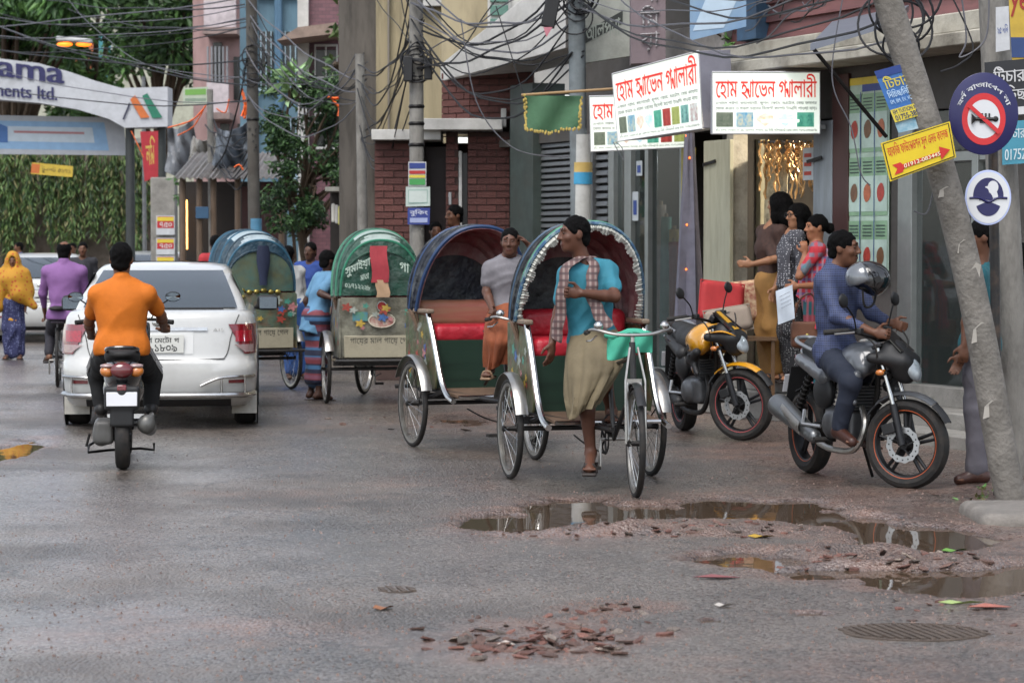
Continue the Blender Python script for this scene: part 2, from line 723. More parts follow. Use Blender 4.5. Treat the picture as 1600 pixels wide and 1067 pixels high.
def nets(F, Mi, lo, vox):
 ins = F < 0
 nx, ny, nz = F.shape
 c8 = np.zeros((nx - 1, ny - 1, nz - 1), np.int8)
 for i in (0, 1):
  for j in (0, 1):
   for k in (0, 1):
    c8 += ins[i:nx - 1 + i, j:ny - 1 + j, k:nz - 1 + k]
 act = (c8 > 0) & (c8 < 8)
 I, J, K = np.nonzero(act)
 idx = np.full(act.shape, -1, np.int64)
 idx[I, J, K] = np.arange(len(I))
 acc = np.zeros((len(I), 3))
 cnt = np.zeros(len(I))
 for ax in range(3):
  o1, o2 = [q for q in range(3) if q != ax]
  for a in (0, 1):
   for b in (0, 1):
    p = [0, 0, 0]
    p[o1], p[o2] = a, b
    q = list(p)
    q[ax] = 1
    f0 = F[I + p[0], J + p[1], K + p[2]]
    f1 = F[I + q[0], J + q[1], K + q[2]]
    cr = (f0 < 0) != (f1 < 0)
    t = np.where(cr, f0 / np.where(cr, f0 - f1, 1), 0)
    pt = np.stack([np.full(len(I), float(p[0])), np.full(len(I), float(p[1])), np.full(len(I), float(p[2]))], 1)
    pt[:, ax] = t
    acc[cr] += pt[cr]
    cnt[cr] += 1
 v = acc / np.maximum(cnt, 1)[:, None]
 v = (np.stack([I, J, K], 1) + v) * vox + np.array(lo)
 fs, ms = [], []
 for ax in range(3):
  o1, o2 = (ax + 1) % 3, (ax + 2) % 3
  s0 = [slice(1, -1)] * 3
  s1 = [slice(1, -1)] * 3
  s0[ax], s1[ax] = slice(0, -1), slice(1, None)
  a, b = ins[tuple(s0)], ins[tuple(s1)]
  for flip in (False, True):
   e = (a & ~b) if not flip else (~a & b)
   g = np.stack(np.nonzero(e), 1)
   off = np.ones(3, int)
   off[ax] = 0
   g = g + off
   if not len(g):
    continue
   cs = []
   for d1, d2 in ((-1, -1), (0, -1), (0, 0), (-1, 0)):
    c = g.copy()
    c[:, o1] += d1
    c[:, o2] += d2
    cs.append(idx[c[:, 0], c[:, 1], c[:, 2]])
   q = np.stack(cs, 1)
   if flip:
    q = q[:, ::-1]
   # colour from the grid point on the inside
   gi = g.copy()
   if flip:
    gi[:, ax] += 1
   fs.append(q)
   ms.append(Mi[gi[:, 0], gi[:, 1], gi[:, 2]])
 return v, np.concatenate(fs), np.concatenate(ms)
# ------------------------------------------------------------------ people
def wrinkle(a=.004, f=18., seed=0.):
 g = np.random.default_rng(int(seed * 10) + 3)
 ds = g.normal(size=(5, 3))
 ds /= np.linalg.norm(ds, axis=1)[:, None]
 ph = g.uniform(0, 6.28, 5)
 def d(x, y, z):
  o = 0
  for i in range(5):
   w = f * (.7 + .45 * i)
   u = ds[i, 0] * x + ds[i, 1] * y + ds[i, 2] * z * .8
   v = ds[(i + 2) % 5, 0] * x + ds[(i + 2) % 5, 1] * y + ds[(i + 2) % 5, 2] * z
   o = o + (np.abs(np.sin(w * u + 1.8 * np.sin(w * .45 * v + ph[i]))) - .6) * np.clip(.5 + np.sin(5 * v + ph[i] * 2), 0, 1) / (1 + .35 * i)
  return (a * o).astype(np.float32)
 return d
def hairnoise(a=.004, f=120.):
 def d(x, y, z):
  return (a * np.sin(f * x + 2 * np.sin(f * .6 * z)) * np.sin(f * y + 1.5 * np.sin(f * .5 * x)) * np.sin(f * .8 * z)).astype(np.float32)
 return d
def basis(right, up):
 u = V(up).normalized()
 r = V(right)
 r = (r - u * r.dot(u)).normalized()
 f = u.cross(r)
 return r, f, u
def rotm(r, f, u):
 return Matrix((r, f, u)).transposed()
def stand(h=1.65, lean=0.):
 """A standing skeleton, facing +y, feet at z=0."""
 s = h / 1.7
 J = dict(pel=(0, 0, .93), chest=(0, .01, 1.36), head=(0, .035, 1.575), shL=(-.17, 0, 1.375), shR=(.17, 0, 1.375),
             elL=(-.225, -.02, 1.09), elR=(.225, -.02, 1.09), wrL=(-.22, .08, .86), wrR=(.22, .08, .86),
             hpL=(-.09, 0, .90), hpR=(.09, 0, .90), knL=(-.10, .02, .49), knR=(.10, .02, .49), anL=(-.10, -.02, .085), anR=(.10, -.02, .085),
             toL=(-.12, .115, .03), toR=(.12, .115, .03))
 return {k: V(v) * s for k, v in J.items()}, s
SKIN = {}
def skin(n, col):
 return mat('skin_' + n, col, .5, var=.1, vs=14, spec=.35)
def hand(F, w, d, across, s, curl=.5, m=0, side=1, spread=0.):
 """palm plus five bent fingers; across points to the thumb side."""
 d = V(d).normalized()
 a = V(across)
 a = (a - d * a.dot(d)).normalized()
 n = d.cross(a) * side           # towards the palm
 Rm = rotm(a, d, a.cross(d))
 F.ell(w + d * .045 * s, (.038 * s, .052 * s, .017 * s), Rm, .015, m)
 for i, (off, ln) in enumerate(((.028, .068), (.0095, .078), (-.0095, .073), (-.028, .058))):
  b = w + d * .082 * s + a * off * s
  c1 = b + (d * math.cos(curl) + n * math.sin(curl) + a * spread * off * 10).normalized() * ln * .55 * s
  c2 = c1 + (d * math.cos(curl * 2.2) + n * math.sin(curl * 2.2)).normalized() * ln * .5 * s
  F.cone(b, c1, .0098 * s, .0088 * s, .006, m)
  F.cone(c1, c2, .0088 * s, .007 * s, .004, m)
 tb = w + d * .025 * s + a * .03 * s
 t1 = tb + (d * .6 + a * .65 + n * .3).normalized() * .042 * s
 t2 = t1 + (d * .85 + a * .1 + n * .45).normalized() * .034 * s
 F.cone(tb, t1, .0135 * s, .0105 * s, .01, m)
 F.cone(t1, t2, .0105 * s, .0085 * s, .005, m)
def person(label, base, J, face=None, hu=(0, 0, 1), s=1., girth=1., skin_col='#6b4531', hair='short', top=None, sleeve=.45, hem=-.05,
           bottom='trousers', bcol=None, feet='sandal', vox=.0085, rz=0., handL=None, handR=None, hide=(), head_only=False, group=None,
           female=False, fold=0., extra=None, hs=1.0, topw=.009, collar=True, shoe=None, beard=False, lungi_len=1.):
 """J in world coordinates relative to base (Empty at base)."""
 root = thing('person', label, 'person', base, rz, group)
 sk = mat('skin' + skin_col, skin_col, .48, var=.1, vs=14, spec=.35)
 lip = mat('lip' + skin_col, tuple(c * f for c, f in zip(lin(skin_col), (.8, .55, .55))), .45)
 hairm = mat('hair_black', '#050404', .75, var=.3, vs=60, spec=.12, stretch=(1, 1, .2), bump=.6, bs=150)
 white = mat('eye_white' + skin_col, tuple(c * .6 for c in lin(skin_col)), .4)
 iris = mat('eye_dark', '#100b08', .2)
 right, fwd, up = basis(J['shR'] - J['shL'], J['chest'] - J['pel'])
 Tm = rotm(right, fwd, up)
 g = girth * s
 pel, chest = J['pel'], J['chest']
 lp = lambda a, b, t: a + (b - a) * t
 tl = (chest - pel).length
 torso = [(pel, (.150 * g, .108 * g, .12 * s)), (lp(pel, chest, .42), (.138 * g, .10 * g, .17 * s)), (lp(pel, chest, .78), (.152 * g, .108 * g, .16 * s))]
 if female:
  torso[1] = (torso[1][0], (.122 * g, .095 * g, .16 * s))
  torso.append((lp(pel, chest, .68) + fwd * .045 * s, (.115 * g, .085 * g, .085 * s)))
 hc = J['head']
 hf = V(face) if face is not None else fwd
 hu = V(hu).normalized()
 hf = (hf - hu * hf.dot(hu)).normalized()
 hr = hf.cross(hu)
 Hm = rotm(hr, hf, hu)
 h = s * hs
 q = lambda a, b, c: hc + hr * a * h + hf * b * h + hu * c * h
 B = Field()
 for c, r in torso:
  B.ell(c, [x * .9 for x in r], Tm, .05)
 nb = chest + up * .045 * s
 B.cone(J['shL'], J['shR'], .05 * s, .05 * s, .05)
 B.cone(nb, q(0, -.02, -.06), .056 * s, .05 * s, .03)
 for sd in 'LR':
  B.cone(J['sh' + sd], nb, .05 * s, .05 * s, .04)
  B.path([J['sh' + sd], lp(J['sh' + sd], J['el' + sd], .5), J['el' + sd]], [.05 * s, .044 * s, .036 * s], .025)
  fa = lp(J['el' + sd], J['wr' + sd], .3)
  B.path([J['el' + sd], fa, J['wr' + sd]], [.036 * s, .037 * s, .024 * s], .015)
  if 'leg' + sd not in hide:
   B.path([J['hp' + sd], lp(J['hp' + sd], J['kn' + sd], .4), J['kn' + sd]], [.085 * s, .075 * s, .052 * s], .03)
   cf = lp(J['kn' + sd], J['an' + sd], .35)
   B.path([J['kn' + sd], cf, J['an' + sd]], [.05 * s, .05 * s, .032 * s], .02)
   an, to = J['an' + sd], J['to' + sd]
   fd = (to - an)
   fd.z = 0
   fd = fd.normalized() if fd.length > 1e-4 else V((0, 1, 0))
   B.cone(an - fd * .03 * s - V((0, 0, .035 * s)), an, .034 * s, .033 * s, .02)
   B.cone(an + fd * .01 * s - V((0, 0, .02 * s)), to, .036 * s, .028 * s, .025)
   ac = V((fd.y, -fd.x, 0))
   for t_ in range(5):
    B.cone(to + ac * (t_ - 2) * .017 * s, to + ac * (t_ - 2) * .018 * s + fd * (.03 - .004 * abs(t_ - 1)) * s, .011 * s, .009 * s, .008)
  hd = (handL if sd == 'L' else handR) or {}
  d = V(hd['d']) if 'd' in hd else (J['wr' + sd] - J['el' + sd])
  ac = V(hd['a']) if 'a' in hd else fwd
  dn = d.normalized()
  if abs(dn.dot(ac.normalized())) > .93:
   ac = up
  sd_ = hd.get('side', 1 if sd == 'R' else -1)
  hand(B, J['wr' + sd], d, ac, s, hd.get('curl', .45), 0, sd_)
 # head
 B.ell(q(0, -.012, .03), (.073 * h, .091 * h, .087 * h), Hm, .02)
 B.ell(q(0, .016, -.032), (.059 * h, .074 * h, .082 * h), Hm, .03)
 B.ell(q(0, .05, -.088), (.032 * h, .03 * h, .026 * h), Hm, .03)
 B.cone(q(-.035, .078, .032), q(.035, .078, .032), .012 * h, .012 * h, .015)
 for sx in (-1, 1):
  B.ell(q(sx * .04, .06, -.02), (.02 * h, .02 * h, .018 * h), Hm, .02)
  B.cut_ell(q(sx * .03, .10, .012), (.016 * h, .014 * h, .009 * h), Hm, .02)
 B.cone(q(0, .088, .02), q(0, .109, -.024), .008 * h, .012 * h, .012)
 for sx in (-1, 1):
  B.ell(q(sx * .012, .096, -.027), (.009 * h, .010 * h, .008 * h), Hm, .006)
  B.ell(q(sx * .03, .079, .012), (.0125 * h, .0105 * h, .0062 * h), Hm, .003, 2)
  B.ell(q(sx * .03, .0845, .012), (.0065 * h, .0062 * h, .0065 * h), Hm, .001, 3)
  B.cone(q(sx * .014, .091, .034), q(sx * .045, .078, .036), .0055 * h, .004 * h, .004, 4)
  B.ell(q(sx * .073, -.012, -.002), (.010 * h, .021 * h, .031 * h), Hm, .008)
 B.cone(q(-.018, .083, -.056), q(.018, .083, -.056), .006 * h, .006 * h, .006, 1)
 B.cone(q(-.014, .085, -.064), q(.014, .085, -.064), .0065 * h, .0065 * h, .005, 1)
 if beard:
  B.ell(q(0, .075, -.046), (.028 * h, .016 * h, .006 * h), Hm, .004, 4)
 B.build('body', [sk, lip, white, iris, hairm], vox, root)
 # hair
 H = Field()
 if hair in ('short', 'bald'):
  H.ell(q(0, -.016, .034), (.079 * h, .097 * h, .092 * h), Hm, .01)
  H.ell(q(0, -.06, -.035), (.062 * h, .045 * h, .05 * h), Hm, .02)
  H.cut_ell(q(0, .14, -.035), (.10 * h, .105 * h, .122 * h), Hm, .012)
  H.cut_plane(q(0, -.06, -.078), -hu + hf * .25, .02)
  for sx in (-1, 1):
   H.cut_ell(q(sx * .088, .004, -.022), (.022 * h, .026 * h, .036 * h), Hm, .008)
  if hair == 'bald':
   H.cut_ell(q(0, -.02, .12), (.06 * h, .08 * h, .05 * h), Hm, .01)
 elif hair == 'bun':
  H.ell(q(0, -.016, .034), (.082 * h, .101 * h, .094 * h), Hm, .01)
  H.cut_ell(q(0, .125, -.06), (.09 * h, .09 * h, .13 * h), Hm, .012)
  H.cut_plane(q(0, -.06, -.06), -hu + hf * .5, .02)
  H.ell(q(0, -.135, -.005), (.05 * h, .045 * h, .052 * h), Hm, .012)
 elif hair == 'long':
  H.ell(q(0, -.02, .034), (.088 * h, .106 * h, .098 * h), Hm, .01)
  H.path([q(0, -.06, .0), q(0, -.10, -.12), q(.0, -.12, -.30)], [.085 * h, .085 * h, .05 * h], .04)
  for sx in (-1, 1):
   H.path([q(sx * .06, .01, .01), q(sx * .075, .0, -.11), q(sx * .08, -.02, -.22)], [.035 * h, .03 * h, .02 * h], .03)
  H.cut_ell(q(0, .12, -.05), (.07 * h, .085 * h, .115 * h), Hm, .012)
 if H.ops:
  H.build('hair', hairm, vox, root, hairnoise(.006 * h, 80.), 0)
 # clothes
 if top is not None:
  S = Field()
  for c, r in torso:
   S.ell(c, [x + .018 * s for x in r], Tm, .06)
  if hem < -.02:
   S.cone(lp(J['hpL'], pel, .3), lp(J['hpR'], pel, .3), .118 * g, .118 * g, .06)
   if hem < -.16:
    m_ = pel + up * (hem + .02)
    S.ell(m_, (.175 * g, .135 * g, .16 * s), Tm, .08)
  S.cone(J['shL'], J['shR'], .062 * s, .062 * s, .05)
  for sd in 'LR':
   S.cone(J['sh' + sd], chest + up * .03 * s, .06 * s, .058 * s, .04)
   if sleeve > .95:
    S.path([J['sh' + sd], J['el' + sd], lp(J['el' + sd], J['wr' + sd], sleeve - 1)], [.062 * s, .05 * s, (.046 if sleeve < 1.6 else .036) * s], .03)
   else:
    S.cone(J['sh' + sd], lp(J['sh' + sd], J['el' + sd], sleeve), .063 * s, .058 * s, .03)
  S.cut_plane(pel + up * hem * s, -up, .008)
  if collar:
   S.cone(nb + up * .0 - fwd * .012 * s, nb + up * .028 * s - fwd * .012 * s, .066 * s, .062 * s, .012)
  S.cut_ell(nb + up * .055 * s + fwd * .05 * s, (.05 * s, .05 * s, .06 * s), Tm, .01)
  if extra and 'top' in extra:
   extra['top'](S)
  S.build('shirt', top, vox, root, wrinkle(topw, 17., len(label) * .7))
 if bottom == 'trousers':
  T = Field()
  T.ell(pel, (.155 * g, .115 * g, .13 * s), Tm, .05)
  for sd in 'LR':
   T.path([J['hp' + sd], lp(J['hp' + sd], J['kn' + sd], .5), J['kn' + sd]], [.097 * s, .086 * s, .068 * s], .03)
   T.path([J['kn' + sd], lp(J['kn' + sd], J['an' + sd], .96)], [.068 * s, .056 * s], .03)
  T.cut_plane(pel + up * .1 * s, up, .01)
  if extra and 'bottom' in extra:
   extra['bottom'](T)
  T.build('trousers', bcol, vox, root, wrinkle(.0075, 17., 3.))
 elif bottom in ('lungi', 'skirt'):
  T = Field()
  T.ell(pel, (.158 * g, .12 * g, .12 * s), Tm, .06)
  T.cone(J['hpL'], J['hpR'], .10 * s, .10 * s, .07)
  for sd in 'LR':
   T.path([J['hp' + sd], J['kn' + sd]], [.092 * s, .074 * s], .07)
   e = lp(J['kn' + sd], J['an' + sd], lungi_len)
   T.path([J['kn' + sd], e], [.078 * s, .076 * s], .07)
  ml = lp(J['knL'], J['knR'], .5)
  T.cone(pel, ml, .11 * s, .085 * s, .1)
  if lungi_len > .1:
   T.cone(ml, lp(lp(J['anL'], J['anR'], .5), ml, 1 - lungi_len), .085 * s, .09 * s, .1)
  if extra and 'bottom' in extra:
   extra['bottom'](T)
  T.cut_plane(pel + up * .11 * s, up, .01)
  fa = fold or .008
  def dd(x, y, z, p=pel):
   k = np.clip((p.z + .08 - z) * 4, .2, 1.15)
   w = .14 + .3 * np.clip(p.z + .1 - z, 0, 1)
   u = (x - p.x) / w + .9 * (y - p.y) / .25
   r1 = np.abs(np.sin(7.5 * u + .9 * np.sin(6 * z + 1))) - .6
   r2 = np.abs(np.sin(5. * u - 5 * (z - p.z) + .8 * np.sin(9 * z))) - .6
   return (fa * (1.0 * r1 + .55 * r2) * k).astype(np.float32)
  T.build('lungi' if bottom == 'lungi' else 'skirt', bcol, vox, root, dd)
 if feet and feet != 'bare':
  for sd in 'LR':
   if 'leg' + sd in hide:
    continue
   an, to = J['an' + sd], J['to' + sd]
   fd = to - an
   fd.z = 0
   fd.normalize()
   W = Field()
   if feet == 'shoe':
    W.cone(an - fd * .03 * s - V((0, 0, .03 * s)), an + V((0, 0, .0)), .045 * s, .042 * s, .02)
    W.cone(an - V((0, 0, .03 * s)), to + fd * .01 * s, .044 * s, .035 * s, .03)
    W.build('shoe', shoe or mat('shoe_brown', '#3a2119', .4), vox, root)
   else:
    tr = to - V((0, 0, .03 * s))
    hl = an - fd * .05 * s - V((0, 0, .085 * s))
    mid = (tr + hl) * .5 + fd * .02 * s
    z_ = (tr - hl).normalized()
    r_ = z_.cross(V((0, 0, 1))).normalized()
    Rm = rotm(r_, z_, r_.cross(z_))
    W.rbox(mid, (.046 * s, .135 * s, .011 * s), Rm, .010, .01)
    ac = V((fd.y, -fd.x, 0))
    pts = bez([to - fd * .03 * s + ac * .046 * s - V((0, 0, .02)), to - fd * .02 * s + ac * .025 * s + V((0, 0, .025 * s)), to - fd * .02 * s - ac * .025 * s + V((0, 0, .025 * s)), to - fd * .03 * s - ac * .046 * s - V((0, 0, .02))], 3)
    W.path(pts, [.0095] * len(pts), .004)
    W.build('sandal', shoe or mat('sandal_dark', '#2a2320', .6), min(vox, .008), root, None, 0)
 return root
def turn(J, a):
 m = Matrix.Rotation(a, 3, 'Z')
 return {k: m @ v for k, v in J.items()}
# ------------------------------------------------------------------ ground with potholes and puddles
POOLS = [(800, 818, 78, 15), (905, 806, 100, 23), (1010, 803, 70, 14), (1170, 797, 140, 17), (1290, 812, 90, 12), (1430, 838, 110, 24),
         (1345, 868, 60, 9), (1180, 874, 85, 13), (1330, 895, 120, 9), (1500, 908, 130, 20), (1640, 905, 90, 22),
         (8, 707, 38, 18), (730, 655, 48, 9), (1270, 958, 22, 4), (1110, 968, 14, 3)]
RUB = [(850, 998, 140, 24), (1080, 832, 200, 8), (1300, 866, 130, 9), (1420, 880, 150, 9), (930, 832, 130, 7), (960, 950, 70, 10)]
WATER_Z = -.013
_pool = []
for cx, cy_, rx, ry in POOLS:
 c = G(cx, cy_)
 ya, yb = G(cx, cy_ + ry).y, G(cx, cy_ - ry).y
 _pool.append((c.x, (ya + yb) / 2, rx * c.y / FPX, (yb - ya) / 2))
_rub = []
for cx, cy_, rx, ry in RUB:
 c = G(cx, cy_)
 ya, yb = G(cx, cy_ + ry).y, G(cx, cy_ - ry).y
 _rub.append((c.x, (ya + yb) / 2, rx * c.y / FPX, (yb - ya) / 2))
def npn(x, y, s, seed):
 return (np.sin(x * 1.7 * s + seed) * np.cos(y * 2.3 * s - seed * .7) + .6 * np.sin(x * 4.1 * s - y * 3.3 * s + seed * 2.1)
   + .35 * np.sin(x * 8.7 * s + y * 9.1 * s + seed)) / 1.95
def ground_fields(x, y):
 h = .006 * npn(x, y, .9, 1.) + .003 * npn(x, y, 3., 4.)
 near = np.clip((26 - y) / 8, 0, 1)
 # an old edge in the asphalt
 e1 = G(60, 925)
 e2 = G(440, 985)
 dx, dy = e2.x - e1.x, e2.y - e1.y
 L = math.hypot(dx, dy)
 t = ((x - e1.x) * dx + (y - e1.y) * dy) / L
 d = ((x - e1.x) * -dy + (y - e1.y) * dx) / L + .07 * npn(x, y, 1.2, 9.)
 h += .014 / (1 + np.exp(-d / .02)) * np.clip(1 - np.abs(t - L / 2) / (L * .62), 0, 1) ** .5
 mud = np.zeros_like(x)
 for cx, cy_, rx, ry in _pool:
  n = .35 * npn(x, y, 2.2, cx * 3 + cy_) + .15 * npn(x, y, 7., cx)
  r = np.sqrt(((x - cx) / rx) ** 2 + ((y - cy_) / ry) ** 2) + n
  k = np.clip((1.28 - r) / .5, 0, 1)
  h -= .04 * k * k * (3 - 2 * k)
  ring = np.exp(-((r - 1.35) / .25) ** 2)
  h += .006 * ring
  mud = np.maximum(mud, np.clip((2.1 - r) / .9, 0, 1))
 for i, (cx, cy_, rx, ry) in enumerate(_rub):
  n = .4 * npn(x, y, 2.5, cx * 5 + cy_)
  r = np.sqrt(((x - cx) / rx) ** 2 + ((y - cy_) / ry) ** 2) + n
  k = np.clip((1.15 - r) / .4, 0, 1)
  lump = .5 + .5 * npn(x, y, 9., i)
  if i in (0, 5):
   h -= .006 * k
   h += .006 * k * lump
  else:
   h += k * (.01 + .028 * lump)
  mud = np.maximum(mud, np.clip((1.9 - r) / .8, 0, 1))
 side = np.clip((x - (1.5 - (y - 15) * .1) + .35 * npn(x, y, .8, 2.)) / .9, 0, 1) * np.clip((y - 9) / 3, 0, 1)
 mud = np.maximum(mud, side * .9)
 mud = np.maximum(mud, .6 * np.clip(npn(x, y, .35, 5.) * 1.4 + (x - .2) * .28, 0, 1))
 mud = np.maximum(mud, .75 * np.exp(-(((x + 1.2) / 1.1) ** 2 + ((y - 10.6) / .5) ** 2)))
 mud = np.maximum(mud, .6 * np.exp(-(((x + .1) / 1.6) ** 2 + ((y - 23) / 2.5) ** 2)))
 far_ = np.clip((x - (2.9 - (y - 15) * .13) + .35 * npn(x, y, .8, 2.)) / .9, 0, 1) * np.clip((y - 15.2) / 1.5, 0, 1)
 h += far_ * .03 + side * .006 * npn(x, y, 4., 8.)
 h *= near
 return h, mud
ys = [8.6]
while ys[-1] < 29:
 ys.append(ys[-1] + .018 * (ys[-1] / 10) ** 1.6)
ys = [-300., -60., 0., 5.] + ys + [32, 36, 42, 50, 60, 80, 120, 300, 900]
xs = list(np.arange(-4.6, 5.0, .036))
xs = [-900., -200., -60., -25., -12., -7.] + xs + [7., 12., 25., 60., 200., 900.]
X_, Y_ = np.meshgrid(np.array(xs), np.array(ys))
Hh, Mud = ground_fields(X_, Y_)
Mud = np.where((np.abs(X_) > 6) | (Y_ > 60), .2, Mud)
vv = np.stack([X_, Y_, Hh], -1).reshape(-1, 3)
nxg, nyg = len(xs), len(ys)
ii = np.arange(nxg * nyg).reshape(nyg, nxg)
ff = np.stack([ii[:-1, :-1], ii[:-1, 1:], ii[1:, 1:], ii[1:, :-1]], -1).reshape(-1, 4)
gme = bpy.data.meshes.new('street')
gme.from_pydata(vv.tolist(), [], ff.tolist())
ga = gme.attributes.new('mud', 'FLOAT', 'POINT')
ga.data.foreach_set('value', Mud.ravel().astype(np.float32))
gme.polygons.foreach_set('use_smooth', [True] * len(gme.polygons))
street = meshobj('street', gme)
street['kind'] = 'structure'
_xa, _ya = np.array(xs), np.array(ys)
def ground_z(x, y):
 i = min(max(int(np.searchsorted(_xa, x)) - 1, 0), len(xs) - 2)
 j = min(max(int(np.searchsorted(_ya, y)) - 1, 0), len(ys) - 2)
 a, b = (x - xs[i]) / (xs[i + 1] - xs[i]), (y - ys[j]) / (ys[j + 1] - ys[j])
 return float((Hh[j, i] * (1 - a) + Hh[j, i + 1] * a) * (1 - b) + (Hh[j + 1, i] * (1 - a) + Hh[j + 1, i + 1] * a) * b)
def street_material():
 m = bpy.data.materials.new('wet_asphalt')
 m.use_nodes = True
 t = m.node_tree
 N, L = t.nodes, t.links
 b = N['Principled BSDF']
 tc = N.new('ShaderNodeTexCoord')
 def noise(s, det=4, rough=.6):
  n = N.new('ShaderNodeTexNoise')
  n.inputs['Scale'].default_value = s
  n.inputs['Detail'].default_value = det
  n.inputs['Roughness'].default_value = rough
  L.new(tc.outputs['Object'], n.inputs['Vector'])
  return n.outputs['Fac']
 def ramp(fac, c0, c1, p0=.35, p1=.65):
  r = N.new('ShaderNodeValToRGB')
  r.color_ramp.elements[0].position = p0
  r.color_ramp.elements[1].position = p1
  r.color_ramp.elements[0].color = (*lin(c0), 1)
  r.color_ramp.elements[1].color = (*lin(c1), 1)
  L.new(fac, r.inputs[0])
  return r.outputs[0]
 def mix(f, a, c):
  x = N.new('ShaderNodeMix')
  x.data_type = 'RGBA'
  if hasattr(f, 'node'):
   L.new(f, x.inputs[0])
  else:
   x.inputs[0].default_value = f
  L.new(a, x.inputs[6])
  L.new(c, x.inputs[7])
  return x.outputs[2]
 def mr(v, a, c, d, e):
  x = N.new('ShaderNodeMapRange')
  for i, q in enumerate((a, c, d, e)):
   x.inputs[i + 1].default_value = q
  L.new(v, x.inputs[0])
  return x.outputs[0]
 at = N.new('ShaderNodeAttribute')
 at.attribute_name = 'mud'
 vo = N.new('ShaderNodeTexVoronoi')
 vo.inputs['Scale'].default_value = 58
 L.new(tc.outputs['Object'], vo.inputs['Vector'])
 vb = N.new('ShaderNodeRGBToBW')
 L.new(vo.outputs['Color'], vb.inputs[0])
 agg = ramp(vb.outputs[0], '#211f1e', '#8f8781', .15, .98)
 big = ramp(noise(.55, 6), '#3a332e', '#665b52')
 asph = mix(.4, agg, big)
 damp = ramp(noise(.8, 9, .72), '#1d1915', '#6c6158', .40, .60)
 asph = mix(.42, asph, damp)
 mudc = ramp(noise(3.2, 8, .7), '#48332a', '#7a5a4a')
 mudc = mix(.3, mudc, agg)
 n2 = noise(1.6, 7, .7)
 mm = N.new('ShaderNodeMath')
 mm.operation = 'MULTIPLY_ADD'
 L.new(mr(n2, .3, .7, -.45, .45), mm.inputs[0])
 mm.inputs[1].default_value = 1.
 L.new(at.outputs['Fac'], mm.inputs[2])
 mf = mr(mm.outputs[0], .2, .95, 0, .92)
 ve = N.new('ShaderNodeTexVoronoi')
 ve.feature = 'DISTANCE_TO_EDGE'
 ve.inputs['Scale'].default_value = .75
 wp = N.new('ShaderNodeVectorMath')
 wp.operation = 'MULTIPLY_ADD'
 nw = N.new('ShaderNodeTexNoise')
 nw.inputs['Scale'].default_value = 2.5
 nw.inputs['Detail'].default_value = 6
 L.new(tc.outputs['Object'], nw.inputs['Vector'])
 L.new(nw.outputs['Color'], wp.inputs[0])
 wp.inputs[1].default_value = (.7, .7, 0)
 L.new(tc.outputs['Object'], wp.inputs[2])
 L.new(wp.outputs[0], ve.inputs['Vector'])
 ck = mr(ve.outputs['Distance'], .004, .016, .8, 0)
 cg = N.new('ShaderNodeMath')
 cg.operation = 'MULTIPLY'
 L.new(ck, cg.inputs[0])
 L.new(mr(noise(.9, 3), .48, .6, 0, 1), cg.inputs[1])
 dk = ramp(noise(9.), '#17140f', '#241f19')
 sx = N.new('ShaderNodeSeparateXYZ')
 L.new(tc.outputs['Object'], sx.inputs[0])
 shore = mr(sx.outputs[2], WATER_Z - .004, WATER_Z + .012, .75, 0)
 wetmud = ramp(noise(6., 6), '#1f1611', '#33261e')
 L.new(mix(shore, mix(cg.outputs[0], mix(mf, asph, mudc), dk), wetmud), b.inputs['Base Color'])
 wet = noise(.42, 5, .65)
 fine = noise(5., 5, .7)
 wr = mr(wet, .40, .60, .16, .44)
 cm = mr(wet, .42, .60, .85, .25)
 L.new(cm, b.inputs['Coat Weight'])
 b.inputs['Coat Roughness'].default_value = .3
 fr_ = mr(vb.outputs[0], .1, .9, -.1, .14)
 ad = N.new('ShaderNodeMath')
 L.new(wr, ad.inputs[0])
 L.new(fr_, ad.inputs[1])
 L.new(ad.outputs[0], b.inputs['Roughness'])
 b.inputs['Specular IOR Level'].default_value = .65
 bp = N.new('ShaderNodeBump')
 L.new(mr(wet, .42, .58, .22, 1.), bp.inputs['Strength'])
 bp.inputs['Distance'].default_value = .013
 hm_ = N.new('ShaderNodeMath')
 hm_.operation = 'MULTIPLY_ADD'
 L.new(vb.outputs[0], hm_.inputs[0])
 hm_.inputs[1].default_value = .9
 L.new(mr(vo.outputs['Distance'], 0, .7, .8, 0), hm_.inputs[2])
 L.new(hm_.outputs[0], bp.inputs['Height'])
 bp2 = N.new('ShaderNodeBump')
 bp2.inputs['Strength'].default_value = .5
 bp2.inputs['Distance'].default_value = .02
 L.new(noise(22., 6, .7), bp2.inputs['Height'])
 L.new(bp.outputs[0], bp2.inputs['Normal'])
 L.new(bp2.outputs[0], b.inputs['Normal'])
 L.new(bp2.outputs[0], b.inputs['Coat Normal'])
 return m
gme.materials.append(street_material())
